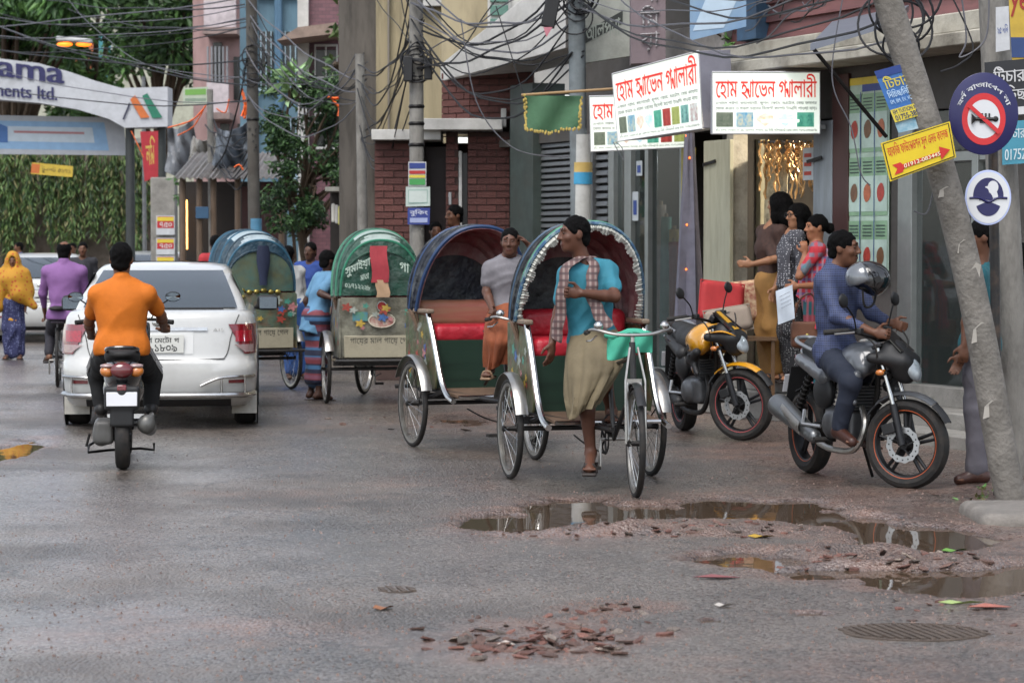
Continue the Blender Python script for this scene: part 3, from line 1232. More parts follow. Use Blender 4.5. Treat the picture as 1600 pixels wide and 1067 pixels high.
# puddle water: muddy sheets lying in the hollows
def water_material():
 m = bpy.data.materials.new('muddy_water')
 m.use_nodes = True
 t = m.node_tree
 b = t.nodes['Principled BSDF']
 b.inputs['Base Color'].default_value = (*lin('#4a3d31'), 1)
 b.inputs['Roughness'].default_value = .025
 b.inputs['IOR'].default_value = 1.33
 n = t.nodes.new('ShaderNodeTexNoise')
 n.inputs['Scale'].default_value = 5.
 tc = t.nodes.new('ShaderNodeTexCoord')
 t.links.new(tc.outputs['Object'], n.inputs['Vector'])
 bp = t.nodes.new('ShaderNodeBump')
 bp.inputs['Strength'].default_value = .02
 bp.inputs['Distance'].default_value = .02
 t.links.new(n.outputs['Fac'], bp.inputs['Height'])
 t.links.new(bp.outputs[0], b.inputs['Normal'])
 return m
wm = water_material()
for nm, x0, y0, x1, y1 in (('near', -.45, 10.6, 4.4, 16.95), ('pot', -4.3, 18.6, -3.3, 21.), ('far', -.75, 22.6, -.05, 24.6)):
 w = MB()
 w.add([(x0, y0, WATER_Z), (x1, y0, WATER_Z), (x1, y1, WATER_Z), (x0, y1, WATER_Z)], [(0, 1, 2, 3)])
 o = w.build('puddle_water', wm)
 o['kind'] = 'structure'
# ------------------------------------------------------------------ brick rubble and litter
def chip(seed):
 r = random.Random(seed)
 n = r.choice((5, 6, 7))
 poly = []
 for i in range(n):
  a = 2 * math.pi * i / n + r.uniform(-.3, .3)
  q = r.uniform(.55, 1.)
  poly.append((math.cos(a) * q, math.sin(a) * q * r.uniform(.5, .8)))
 mb = MB()
 hh = r.uniform(.22, .42)
 mb.prism(poly, (0, 0, -hh / 2), (1, 0, 0), (0, 1, 0), (r.uniform(-.15, .15), r.uniform(-.15, .15), hh))
 return mb
CH = []
for k, (c, nm) in enumerate((('#6f4c42', 'brick_red'), ('#604940', 'brick_brown'), ('#5d534c', 'brick_grey'), ('#85786e', 'chip_pale'))):
 m_ = mat('rubble_' + nm, c, .7, var=.3, vs=3, bump=.6, bs=6, rnd=.35)
 for q in range(4):
  CH.append(chip(k * 10 + q).mesh(m_, 30, 'brick_fragment'))
rr = random.Random(3)
def scatter(n, cx, cy_, rx, ry, s0, s1, pick, lab, grp, inpool=False):
 for i in range(n):
  for _ in range(30):
   a = rr.random() * 6.283
   q = rr.random() ** .55 if rr.random() < .8 else 1 + .5 * rr.random()
   px, py = cx + math.cos(a) * q * rx, cy_ + math.sin(a) * q * ry
   p = G(px, py)
   z = ground_z(p.x, p.y)
   if inpool or z > WATER_Z + .004:
    break
  o = meshobj('brick_fragment', CH[rr.choice(pick)])
  s = rr.uniform(s0, s1)
  o.scale = (s, s * rr.uniform(.7, 1.1), s * rr.uniform(.3, .65))
  o.location = (p.x, p.y, z + s * .1)
  o.rotation_euler = (rr.gauss(0, .22), rr.gauss(0, .22), rr.random() * 6.28)
  tag(o, lab, 'rubble', grp)
red = list(range(0, 8))
anyc = list(range(0, 14))
scatter(115, 850, 998, 150, 26, .022, .066, anyc + red + red, 'loose brick fragment in the dry pothole nearest the camera', 'brick rubble in the near pothole')
scatter(62, 1090, 832, 190, 10, .015, .05, anyc + red, 'loose brick fragment on the muddy ridge along the long puddle', 'brick rubble on the puddle ridge')
scatter(58, 1370, 876, 150, 12, .018, .055, anyc, 'loose brick fragment on the mud between the two right puddles', 'brick rubble between the puddles')
scatter(16, 950, 950, 50, 9, .02, .045, anyc, 'loose brick fragment in the shallow hole behind the near pothole', 'brick rubble behind the near pothole')
scatter(22, 860, 836, 120, 7, .012, .035, anyc + red, 'small brick fragment at the front edge of the long puddle', 'brick rubble at the puddle edge')
scatter(24, 1500, 940, 110, 40, .012, .035, anyc, 'small brick fragment strewn on the mud near the round cover', 'brick rubble near the cover')
scatter(18, 650, 665, 120, 14, .02, .06, anyc, 'brick fragment by the small puddle behind the rickshaw wheels', 'brick rubble behind the rickshaws')
# fine grit, uncountable
gp, gf = [], []
for i in range(5200):
 px, py = rr.uniform(0, 1600), 640 + 427 * rr.random() ** .8
 if rr.random() < .55:
  a, q, e = rr.random() * 6.283, rr.random() ** .5, rr.choice(RUB + POOLS[:11])
  px, py = e[0] + math.cos(a) * q * e[2] * 1.35, e[1] + math.sin(a) * q * e[3] * 1.8
 p = G(px, py)
 if not (-4.4 < p.x < 4.8 and 8.7 < p.y < 28):
  continue
 z = ground_z(p.x, p.y)
 if z < WATER_Z:
  continue
 s = rr.uniform(.003, .011)
 o = len(gp)
 a = rr.random() * 6.28
 for k in range(3):
  gp.append((p.x + s * math.cos(a + k * 2.1), p.y + s * math.sin(a + k * 2.1), z - .002))
 gp.append((p.x, p.y, z + s * .9))
 gf += [(o, o + 1, o + 3), (o + 1, o + 2, o + 3), (o + 2, o, o + 3)]
gr = bpy.data.meshes.new('grit')
gr.from_pydata(gp, [], gf)
gr.materials.append(mat('grit_stone', '#6b5850', .7, var=.5, vs=1.3))
go = meshobj('grit', gr)
go['kind'] = 'stuff'
# litter
def litter(name, px, py, pts, col, label, cat='litter', rot=0.):
 p = G(px, py)
 z = max(ground_z(p.x, p.y), WATER_Z)
 mb = MB()
 k = len(pts)
 mb.add([(a, b, .012 + .008 * math.sin(i * 2.1)) for i, (a, b) in enumerate(pts)] + [(0, 0, .004)], [(i, (i + 1) % k, k) for i in range(k)])
 mb.add([(a, b, .010 + .008 * math.sin(i * 2.1)) for i, (a, b) in enumerate(pts)] + [(0, 0, .002)], [((i + 1) % k, i, k) for i in range(k)])
 o = mb.build(name, mat('litter' + col, col, .6), loc=(p.x, p.y, z))
 o.rotation_euler = (0, 0, rot)
 tag(o, label, cat)
leafp = [(-.07, 0), (-.03, .03), (.03, .028), (.08, 0), (.03, -.026), (-.03, -.03)]
litter('dead_leaf', 1188, 843, leafp, '#a3832c', 'yellow dead leaf at the edge of the middle puddle', 'leaf')
litter('dead_leaf', 598, 954, [(a * .7, b) for a, b in leafp], '#8a5a3a', 'brown dead leaf lying alone on the open asphalt', 'leaf', .5)
litter('plastic_scrap', 1490, 858, leafp, '#5f8a3c', 'green scrap of plastic on the far right mud', 'scrap', .3)
litter('plastic_scrap', 1500, 946, [(a * 1.4, b * .5) for a, b in leafp], '#8b9c62', 'pale green plastic strip beside the red paper', 'scrap')
litter('paper_scrap', 1548, 952, [(-.11, -.03), (-.02, .04), (.1, .02), (.06, -.04)], '#9a5f52', 'dull red sheet of paper on the mud at the right', 'paper')
litter('paper_scrap', 790, 1008, [(-.035, -.02), (0, .03), (.04, .01), (.01, -.03)], '#b5aaa0', 'white scrap of paper among the near brick rubble', 'paper')
litter('plastic_bag', 1120, 905, [(-.12, -.02), (-.02, .03), (.12, .01), (.03, -.04)], '#7a4a4a', 'thin pinkish plastic bag flattened before the puddles', 'bag')
litter('paper_scrap', 1130, 948, [(a * .6, b * .5) for a, b in leafp], '#a7a19a', 'tiny white paper scrap near the road cover', 'paper')
# drain covers
def cover(px, py, rx, ry, label, bars):
 c = G(px, py)
 z = ground_z(c.x, c.y)
 root = thing('drain_cover', label, 'drain cover', (c.x, c.y, z - .003))
 w = rx * c.y / FPX
 d = (G(px, py - ry).y - G(px, py + ry).y) / 2
 m_ = mat('rusty_iron', '#4a3f36', .6, metal=.0, var=.3, vs=12, bump=.4, bs=30)
 mb = MB()
 mb.lathe([(0, -.02), (1., -.02), (1., .006), (.93, .008), (.93, .002), (0, .002)], n=32)
 mb.v = [(x * w, y * d, z_) for x, y, z_ in mb.v]
 mb.build('plate', m_, root)
 for i in range(bars):
  t = -1 + 2 * (i + .5) / bars
  l = math.sqrt(max(0, 1 - t * t)) * .88
  b = MB()
  b.box((t * w, 0, .005), (w * 1.1 / bars, d * 2 * l, .009), Matrix.Rotation(.25, 3, 'Z'))
  b.build('rib', m_, root)
cover(1428, 988, 112, 14, 'ribbed oval iron drain cover sunk in the mud', 15)
cover(620, 924, 30, 5, 'small dark drain cover in the open asphalt', 4)
# ------------------------------------------------------------------ shop row on the right (an oblique facade)
FA, FB = V((4.2, 19.8, 0)), V((-.1, 29.8, 0))
FT = (FB - FA).normalized()
FN = V((-FT.y, FT.x, 0))
if FN.y > 0:
 FN = -FN                                # towards the street
FM = Matrix((FT.to_4d(), FN.to_4d(), V((0, 0, 1, 0)), V((0, 0, 0, 1)))).transposed()
FM[0][3], FM[1][3], FM[2][3] = FA.x, FA.y, 0
for _i in range(3):
 FM[3][_i] = 0
FM[3][3] = 1
def W(px, py, off=0.):
 """Facade coordinates (u along the wall, z) under a photo pixel, on the plane off metres in front of the wall."""
 d = P(px, py, 1.) - V((0, 0, CAM_H))
 o = V((0, 0, CAM_H))
 a = FA + FN * off
 t = (a - o).dot(FN) / d.dot(FN)
 q = o + d * t
 return (q - FA).dot(FT), q.z
def U(px, off=0.):
 return W(px, 378, off)[0]
def fbox(mb, px0, px1, z0, z1, v0, v1, off=None):
 u0, u1 = sorted((U(px0, v1 if off is None else off), U(px1, v1 if off is None else off)))
 mb.box(((u0 + u1) / 2, (v0 + v1) / 2, (z0 + z1) / 2), (u1 - u0, v1 - v0, z1 - z0))
 return mb
plaster = mat('old_plaster', '#aaa598', .8, var=.12, vs=3, bump=.25, bs=30, dirt=.75, dcol='#4d473d', ds=2.2)
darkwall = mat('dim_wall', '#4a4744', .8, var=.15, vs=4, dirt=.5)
brownm = mat('brown_paint', '#3f2522', .55, var=.15, vs=5)
greydoor = mat('grey_door', '#7f868b', .6, var=.1, vs=4, dirt=.3, stretch=(4, 4, .6))
creamdoor = mat('cream_door', '#a9a791', .6, var=.1, vs=4, dirt=.35, dcol='#6a6250', stretch=(4, 4, .6))
alu = mat('aluminium', '#8d908d', .4, metal=.6, var=.1)
concrete = mat('concrete', '#85827c', .85, var=.16, vs=5, bump=.3, bs=40, dirt=.5, dcol='#4a453e', ds=4)
glass = mat('shop_glass', '#202a28', .03, var=0, alpha=.42, spec=.8)
steel = mat('steel_grey', '#6f7172', .45, metal=.5, var=.15, dirt=.4)
shop = thing('shop_building', 'long row of small shops with glass fronts and stained white ledge', 'building', M=FM)
def fpart(name, m, parent=shop, bev=.004, **k):
 mb = MB()
 for a in k['b']:
  fbox(mb, *a)
 return mb.build(name, m, parent, bev=bev)
# floor, plinth and steps
fpart('plinth', concrete, b=[(1760, 770, 0, .26, -3., .42)], bev=.015)
fpart('step', concrete, b=[(1760, 1345, -.02, .13, .42, .78)], bev=.015)
fpart('threshold', concrete, b=[(1296, 1128, .26, .38, -3., .36)], bev=.01)
# back of the rooms
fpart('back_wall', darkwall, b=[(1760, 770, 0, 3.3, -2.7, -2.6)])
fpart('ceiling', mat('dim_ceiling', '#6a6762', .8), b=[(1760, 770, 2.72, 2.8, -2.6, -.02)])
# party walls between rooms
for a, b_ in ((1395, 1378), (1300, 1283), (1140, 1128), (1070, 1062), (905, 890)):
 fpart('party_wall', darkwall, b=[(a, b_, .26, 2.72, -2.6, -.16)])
# piers in the front
fpart('pier', brownm, b=[(1324, 1299, .2, 3.1, -.16, .05)])
fpart('pier', plaster, b=[(1145, 1135, .2, 2.75, -.16, .0)])
fpart('pier', mat('dark_green_pier', '#3b4440', .6, var=.2, dirt=.4), b=[(832, 797, 0, 3.4, -.3, .1)])
fpart('wall', mat('wall_behind_poster', '#5a5552', .8), b=[(1392, 1324, .2, 3.1, -.16, -.02)])
fpart('wall', darkwall, b=[(1760, 1560, 0, 3.1, -.2, .02)])
fpart('lintel', darkwall, b=[(1760, 832, 2.72, 3.16, -.3, .02)])
# stained ledge and the boards above it
fpart('ledge', plaster, b=[(1640, 1125, 3.16, 3.27, -.2, .50)], bev=.012)
fpart('fascia', plaster, b=[(1640, 1125, 3.30, 3.46, -.2, .26)], bev=.012)
sid = mat('red_siding', '#6b4543', .6, var=.18, vs=5, dirt=.4, stretch=(.5, 3, 3), rnd=.08)
for i in range(11):
 mb = MB()
 z = 3.48 + i * .17
 u0, u1 = U(1760), U(1150)
 mb.add([(u0, .10, z), (u1, .10, z), (u1, .055, z + .185), (u0, .055, z + .185), (u0, 0, z), (u1, 0, z), (u1, 0, z + .185), (u0, 0, z + .185)],
           [(0, 1, 2, 3), (4, 7, 6, 5), (0, 4, 5, 1), (3, 2, 6, 7), (0, 3, 7, 4), (1, 5, 6, 2)])
 mb.build('siding_board', sid, shop)
fpart('upper_wall', darkwall, b=[(1760, 900, 3.16, 6.5, -.5, -.02)])
# blue first floor beam and parapet further along
bluep = mat('blue_paint', '#3f5d78', .55, var=.2, vs=4, dirt=.4)
fpart('parapet', mat('grey_render', '#8f8a84', .8, var=.15, dirt=.5), b=[(1130, 1035, 3.2, 3.72, -.1, .16)])
fpart('blue_beam', bluep, b=[(1190, 1030, 4.02, 4.24, -.1, .45)], bev=.01)
fpart('blue_panel', bluep, b=[(1180, 1150, 3.5, 4.0, -.1, .2)])
fpart('blue_panel', bluep, b=[(1150, 1035, 4.28, 5.6, -.1, .12)])
# glass shop at the right
fpart('sill', concrete, b=[(1640, 1400, .26, .42, -.14, .06)])
for a, b_ in ((1640, 1625), (1527, 1517), (1424, 1402)):
 fpart('door_frame', alu, b=[(a, b_, .42, 2.72, -.08, .03)])
fpart('transom', alu, b=[(1640, 1400, 2.28, 2.36, -.07, .02)])
for a, b_ in ((1625, 1527), (1517, 1424)):
 fpart('glass_pane', glass, b=[(a, b_, .43, 2.27, -.03, -.022)])
 fpart('glass_pane', glass, b=[(a, b_, 2.37, 2.71, -.03, -.022)])
# glass shop in the middle
for a, b_ in ((1066, 1061), (1012, 1007), (985, 975), (958, 950)):
 fpart('door_frame', alu, b=[(a, b_, .26, 2.72, -.08, .03)])
for a, b_ in ((1061, 1012), (1007, 985), (975, 958)):
 fpart('glass_pane', glass, b=[(a, b_, .3, 2.7, -.03, -.022)])
fpart('transom', alu, b=[(1066, 950, .26, .34, -.07, .02)])
# rolling shutters: each slat a piece
def shutter(pa, pb, z0, z1, n, v):
 u0, u1 = sorted((U(pa), U(pb)))
 first = None
 bk = MB()
 bk.box(((u0 + u1) / 2, v - .05, (z0 + z1) / 2), (u1 - u0, .01, z1 - z0))
 sh = bk.build('shutter', mat('shutter_back', '#2c2c2b', .7), shop)
 st = (z1 - z0) / n
 mb = MB()
 mb.box((0, 0, 0), (u1 - u0, .03, st * .62))
 me = mb.mesh(steel, name='slat')
 for i in range(n):
  o = meshobj('slat', me, sh)
  o.location = ((u0 + u1) / 2, v, z0 + st * (i + .5))
  o.rotation_euler = (.35, 0, 0)
shutter(893, 834, .26, 2.72, 36, -.02)
shutter(948, 922, .26, 2.72, 30, -.02)
fpart('shutter_rail', steel, b=[(902, 893, .2, 2.75, -.06, .04)])
fpart('shutter_rail', steel, b=[(925, 921, .2, 2.75, -.06, .04)])
# folded wooden doors of the open shop
fpart('folding_door', creamdoor, b=[(1140, 1099, .27, 2.60, .03, .07)])
fpart('folding_door', mat('cream_inner', '#b5b096', .6, dirt=.3), b=[(1188, 1152, .27, 2.62, -.5, -.45)])
fpart('folding_door', greydoor, b=[(1299, 1270, .27, 2.70, .02, .06)])
for px, py in ((1120, 255), (1285, 250)):
 u, z = W(px, py)
 mb = MB()
 mb.box((u, .085, z), (.26, .012, .03), Matrix.Rotation(.12, 3, 'Y'))
 mb.build('bolt', mat('dark_iron', '#1f1d1c', .5, metal=.6), shop)
# warm wall inside the open shop with shelves
fpart('inner_wall', mat('warm_wall', '#c2b79c', .7, var=.1), b=[(1283, 1145, .26, 2.72, -1.5, -1.42)])
for z in (.9, 1.4, 1.9):
 fpart('shelf', mat('shelf_wood', '#7a5b3c', .5), b=[(1275, 1240, z, z + .03, -1.42, -1.12)])
fpart('counter', mat('counter_wood', '#5d4630', .5, var=.2), b=[(1060, 985, .26, 1.15, -1.6, -1.2)])
for z in (.8, 1.25, 1.7, 2.15):
 fpart('shelf', mat('shelf_grey', '#6e7a76', .4), b=[(1060, 985, z, z + .03, -2.5, -2.2)])
for z in (.9, 1.4, 1.9):
 fpart('shelf', mat('shelf_grey', '#6e7a76', .4), b=[(1560, 1420, z, z + .03, -2.5, -2.2)])
lamp_m = mat('tube_lamp', '#ffffff', emit='#fff0d8', es=170, var=0)
mb = MB()
mb.cyl((U(1190) , -.75, 2.66), (U(1260), -.75, 2.66), .02)
mb.build('tube_lamp', lamp_m, shop)
mb = MB()
mb.cyl((U(1000), -1.2, 2.66), (U(1050), -1.2, 2.66), .015)
mb.build('tube_lamp', mat('added_tube_lamp', '#ffffff', emit='#e8f4ff', es=110, var=0), shop)  # unseen lamp, added to brighten the middle shop behind its glass
mb = MB()
mb.cyl((U(1440), -1.4, 2.66), (U(1500), -1.4, 2.66), .012)
mb.build('tube_lamp', mat('added_tube_lamp', '#ffffff', emit='#e8f4ff', es=110, var=0), shop)  # unseen lamp, added so the goods in the right shop come out brighter
FMi = FM.to_3x3()
def fworld(u, v, z):
 return FM @ V((u, v, z))
# goods on the shelves (countable parcels)
gr_ = random.Random(5)
gcols = ['#5c7a6a', '#8a8f8c', '#a14b3c', '#c2a25a', '#3f5f7a', '#b9b6ac']
ordn = ['first', 'second', 'third', 'fourth', 'fifth', 'sixth']
for z, nm in ((1.28, 'second'), (1.73, 'third'), (2.18, 'top')):
 u0, u1 = U(1056), U(992)
 for i in range(5):
  mb = MB()
  w = (u1 - u0) / 5 * .8
  hh = gr_.uniform(.14, .3)
  mb.box((0, 0, hh / 2), (w, .22, hh))
  o = mb.build('parcel', mat('parcel%d' % (i % 6), gcols[(i * 5 + int(z * 10)) % 6], .5), bev=.01)
  o.matrix_world = Matrix.Translation(fworld(u0 + (i + .5) * (u1 - u0) / 5, -2.34, z)) @ FMi.to_4x4()
  tag(o, '%s parcel from the near end on the %s shelf behind the middle shop glass' % (ordn[i], nm), 'parcel')
for z, nm in ((.93, 'lower'), (1.43, 'middle'), (1.93, 'upper')):
 u0, u1 = U(1540), U(1425)
 for i in range(6):
  mb = MB()
  w = (u1 - u0) / 6 * .75
  hh = gr_.uniform(.15, .34)
  mb.box((0, 0, hh / 2), (w, .22, hh))
  o = mb.build('carton', mat('parcel%d' % (i % 6), gcols[(i * 5 + int(z * 10)) % 6], .5), bev=.01)
  o.matrix_world = Matrix.Translation(fworld(u0 + (i + .5) * (u1 - u0) / 6, -2.34, z)) @ FMi.to_4x4()
  tag(o, '%s carton from the near end on the %s shelf in the dark right shop' % (ordn[i], nm), 'carton')
# rolls of furnishing cloth standing behind the middle glass
rc = ['#8a3c3a', '#a8925a', '#4f7a70', '#8f8478', '#5a5f86', '#9a6a4a', '#a39a8a', '#3f5f4a']
rn = ['red', 'straw', 'sea green', 'taupe', 'violet', 'tan', 'cream', 'dark green']
for i in range(8):
 q = thing('cloth_roll', 'upright %s cloth roll behind the middle shop glass' % rn[i], 'cloth roll', fworld(U(1056 - i * 9, -.4), -.4 - .05 * (i % 2), .27))
 mb = MB()
 mb.cyl((0, 0, 0), (.02 * (i % 3 - 1), 0, 1.35 + .13 * (i * 5 % 4)), .055, n=14)
 mb.build('fabric', mat('roll%d' % i, rc[i], .75, var=.25, vs=14), q)
 mb = MB()
 mb.cyl((.02 * (i % 3 - 1), 0, 1.34 + .13 * (i * 5 % 4)), (.02 * (i % 3 - 1), 0, 1.39 + .13 * (i * 5 % 4)), .02)
 mb.build('core', mat('card_core', '#8a7860', .8), q)
# tinsel curtain
tin = thing('tinsel_curtain', 'gold tinsel curtain hanging at the top of the open shop doorway', 'curtain', fworld(U(1228), -.1, 0))
gold = mat('gold_tinsel', '#b08a5a', .35, metal=.5, var=.4, vs=40)
for k in range(60):
 px = 1172 + k * 1.85
 u, z = W(px, 222 + gr_.uniform(-3, 3))
 ln = gr_.uniform(.28, .52) * (.75 + .35 * math.sin(k * .55))
 mb = MB()
 p0 = fworld(u, -.12 + gr_.uniform(-.06, .06), z) - tin.location
 pts = [p0 + V((.012 * math.sin(i * 1.9 + k), .01 * math.cos(i * 2.3 + k), -ln * i / 9)) for i in range(10)]
 mb.tube(pts, [.007 if i % 2 else .013 for i in range(10)], 4)
 mb.build('strand', gold, tin)
mb = MB()
a, b_ = fworld(U(1168), -.12, W(1168, 222)[1]) - tin.location, fworld(U(1284), -.12, W(1284, 222)[1]) - tin.location
mb.cyl(a, b_, .012)
mb.build('rod', steel, tin)
# cushions for sale on the plinth
def cushion(px, py, Y, w, h, col, label, rot=0., pat=None):
 c = P(px, py, Y)
 F = Field()
 F.rbox((0, 0, 0), (w / 2, .05, h / 2), None, .05, .01)
 root = thing('cushion', label, 'cushion', c)
 F.build('cover', col, .014, root)
 mb = MB()
 e = [(-w / 2, 0, -h / 2), (w / 2, 0, -h / 2), (w / 2, 0, h / 2), (-w / 2, 0, h / 2)]
 mb.tube(e, .010, 6, True)
 mb.build('piping', pat or col, root)
 root.rotation_euler = (-.2, rot, .15)
 return root
cushion(1127, 472, 22.9, .40, .36, mat('cushion_red', '#a02a2c', .75, bump=.3, bs=200), 'plain red cushion leaning by the shop door', .12)
cushion(1170, 470, 23.1, .40, .36, mat('cushion_damask', '#c9b693', .8, col2='#7a2523', var=.1, vs=24), 'cream cushion with dark red damask pattern in the doorway', -.1)
cushion(1138, 500, 22.6, .42, .22, mat('cushion_taupe', '#8d8073', .8, bump=.3, bs=200), 'taupe cushion lying in front of the red one', -.15)
stand_ = thing('cushion_rack', 'low dark rack that carries the cushions for sale', 'rack', P(1145, 640, 22.85) * 1)
stand_.location.z = 0.26
mb = MB()
mb.box((0, 0, .50), (.75, .4, .03))
mb.build('top', mat('counter_wood', '#5d4630', .5), stand_)
for sx in (-.34, .34):
 for sy in (-.17, .17):
  mb = MB()
  mb.box((sx, sy, .2425), (.03, .03, .485))
  mb.build('leg', mat('counter_wood', '#5d4630', .5), stand_)
# patterned door curtain with dark leaves
mb = MB()
rows = []
for i in range(14):
 z = 2.45 - i * .155
 rows.append([fworld(U(1190 - j * 3.2), -.28 + .03 * math.sin(j * 1.5 + i * .1), z) for j in range(13)])
mb.shell(rows, .004)
o = mb.build('door_curtain', mat('curtain_leafy', '#cfc4a6', .8, col2='#c9bd9b', var=.1, vs=3, dirt=.85, dcol='#3b2c24', ds=9))
tag(o, 'cream door curtain with dark leaf print beside the doorway', 'curtain')
# lavender cloth hung on a post with tiny lights
lav = thing('hanging_cloth', 'lavender cloth hung in folds with tiny orange lights by the glass', 'cloth', fworld(U(1094), .12, .26))
rows = []
for i in range(20):
 t = i / 19
 zz = 2.45 * (1 - t)
 wd = .07 + .2 * t
 r_ = []
 for j in range(17):
  a = 2 * math.pi * j / 16
  f = 1 + .22 * math.sin(5 * a + 2 * t) + .1 * math.sin(9 * a - 4 * t)
  r_.append((math.cos(a) * wd * f * .62, math.sin(a) * wd * f * .62, zz))
 rows.append(r_)
mb = MB()
mb.grid(rows)
mb.build('folds', mat('lavender_cloth', '#6c6a76', .75, var=.15, vs=10), lav)
for i in range(11):
 t = i / 11
 a = 3.6 + 1.3 * math.sin(i * 2.2)
 wd = (.05 + .17 * t) * .78
 mb = MB()
 mb.ell((math.cos(a) * wd, math.sin(a) * wd, 2.4 * (1 - t)), (.008, .008, .010), n=8, m=6)
 mb.build('bulb', mat('fairy_light', '#ff8a3a', emit='#ff6a20', es=2, var=0), lav)
# tall yellow poster on the window edge
def poster(name, label, corners, m, thick=.006, cat='poster'):
 """corners TL, TR, BR, BL in world space; returns root and its frame (o = BL, u, v unit, w, h, n)."""
 tl, tr, br, bl = [V(c) for c in corners]
 u = (br - bl)
 w = u.length
 u = u / w
 v = (tl - bl)
 h = v.length
 v = v / h
 n = u.cross(v).normalized()
 root = thing(name, label, cat, bl)
 mb = MB()
 mb.add([q - bl for q in (bl, br, tr, tl)] + [q - bl - n * thick for q in (bl, br, tr, tl)],
           [(0, 1, 2, 3), (7, 6, 5, 4), (0, 4, 5, 1), (1, 5, 6, 2), (2, 6, 7, 3), (3, 7, 4, 0)])
 mb.build('sheet', m, root)
 return root, u, v, w, h, n
def flat(mb, u, v, n, poly, off=.004):
 mb.add([u * a + v * b + n * off for a, b in poly], [tuple(range(len(poly)))])
 return mb
def rect(x0, y0, x1, y1):
 return [(x0, y0), (x1, y0), (x1, y1), (x0, y1)]
def facadequad(px0, px1, py0, py1, v):
 out = []
 for px, py in ((px0, py0), (px1, py0), (px1, py1), (px0, py1)):
  u, z = W(px, py, v)
  out.append(fworld(u, v, z))
 return out
def vquad(px0, px1, pyt, pyb, v):
 """upright panel on the facade: heights taken at its left edge"""
 zt, zb = W(px0, pyt, v)[1], W(px0, pyb, v)[1]
 u0, u1 = U(px0, v), U(px1, v)
 return [fworld(u0, v, zt), fworld(u1, v, zt), fworld(u1, v, zb), fworld(u0, v, zb)]
r_, u, v, w, h, n = poster('tall_poster', 'tall yellow poster with grey portrait shapes on the shop window edge', vquad(1064, 1086, 232, 520, .035), mat('poster_yellow', '#b3a552', .6, dirt=.3))
mb = MB()
flat(mb, u, v, n, rect(w * .1, h * .76, w * .9, h * .82))
mb.build('red_line', mat('print_red', '#b2412f', .6), r_)
mb = MB()
flat(mb, u, v, n, [(w * .2, h * .42), (w * .75, h * .42), (w * .85, h * .6), (w * .6, h * .74), (w * .3, h * .72)])
mb.build('portrait', mat('print_grey', '#8e9096', .6, col2='#4a4a52', vs=10), r_)
# fruit banner with green panels
r_, u, v, w, h, n = poster('fruit_banner', 'tall white and green banner with fruit pictures beside the brown pillar', vquad(1324, 1388, 124, 445, .03), mat('banner_white', '#a9bfae', .45, var=.1, dirt=.2))
mb = MB()
flat(mb, u, v, n, rect(0, h * .965, w, h))
mb.build('yellow_band', mat('print_yellow', '#c9b23a', .5), r_)
mb = MB()
flat(mb, u, v, n, rect(w * .36, h * .93, w * .96, h * .965), .005)
mb.build('blue_band', mat('print_blue', '#2a4488', .5), r_)
cellm = [mat('print_green', '#7f9f80', .5, var=.2, vs=4), mat('print_mint', '#a9bdb2', .5, var=.15, vs=5)]
for c in range(3):
 for k in range(3):
  x0, y1 = w * (.03 + .325 * c), h * (.92 - .305 * k)
  mb = MB()
  mb.mi = 0
  flat(mb, u, v, n, rect(x0, y1 - h * .28, x0 + w * .30, y1), .005)
  mb.mi = 1
  flat(mb, u, v, n, rect(x0, y1 - h * .26, x0 + w * .30, y1 - h * .09), .007)
  cx, cy_ = x0 + w * .15, y1 - h * .17
  mb.mi = 2
  flat(mb, u, v, n, [(cx + w * .09 * math.cos(a), cy_ + h * .045 * math.sin(a) * (1 + .12 * math.sin(2 * a))) for a in [i * .5236 for i in range(12)]], .010)
  mb.mi = 3
  for q in range(4):
   flat(mb, u, v, n, rect(x0 + w * .04, y1 - h * (.02 + .016 * q), x0 + w * .26, y1 - h * (.026 + .016 * q)), .009)
  mb.build('picture_panel', [cellm[0], cellm[1], mat('fruit%d' % ((c + k) % 3), ['#9c3a30', '#6a4b34', '#a05a3c'][(c + k) % 3], .5, var=.3, vs=20), mat('print_dark', '#3b4a45', .6)], r_)
for c in (1, 2):
 mb = MB()
 flat(mb, u, v, n, rect(w * (.345 * c - .02), 0, w * (.345 * c - .005), h * .93), .011)
 mb.build('divider', mat('print_blue', '#2a4488', .5), r_)
# narrow paper notices in the window
for i, (px, t_, b_) in enumerate(((988, 300, 345), (994, 252, 275))):
 r_, u, v, w, h, n = poster('notice', ['white and blue paper notice taped on the middle shop glass', 'small white notice taped high on the middle shop glass'][i], vquad(px, px + 9, t_, b_, .012), mat('paper_white', '#b8bdbf', .6), .002)
 mb = MB()
 flat(mb, u, v, n, rect(w * .2, h * .2, w * .8, h * .7))
 mb.build('print', mat('print_blue', '#2a4488', .5), r_)
r_, u, v, w, h, n = poster('notice', 'white notice with red print on the inner door post of the shop', vquad(1254, 1270, 232, 282, .03), mat('paper_white', '#b8bdbf', .6), .002)
mb = MB()
for q in range(3):
 flat(mb, u, v, n, rect(w * .15, h * (.15 + .28 * q), w * .85, h * (.27 + .28 * q)))
mb.build('print', mat('print_red', '#b2412f', .6), r_)
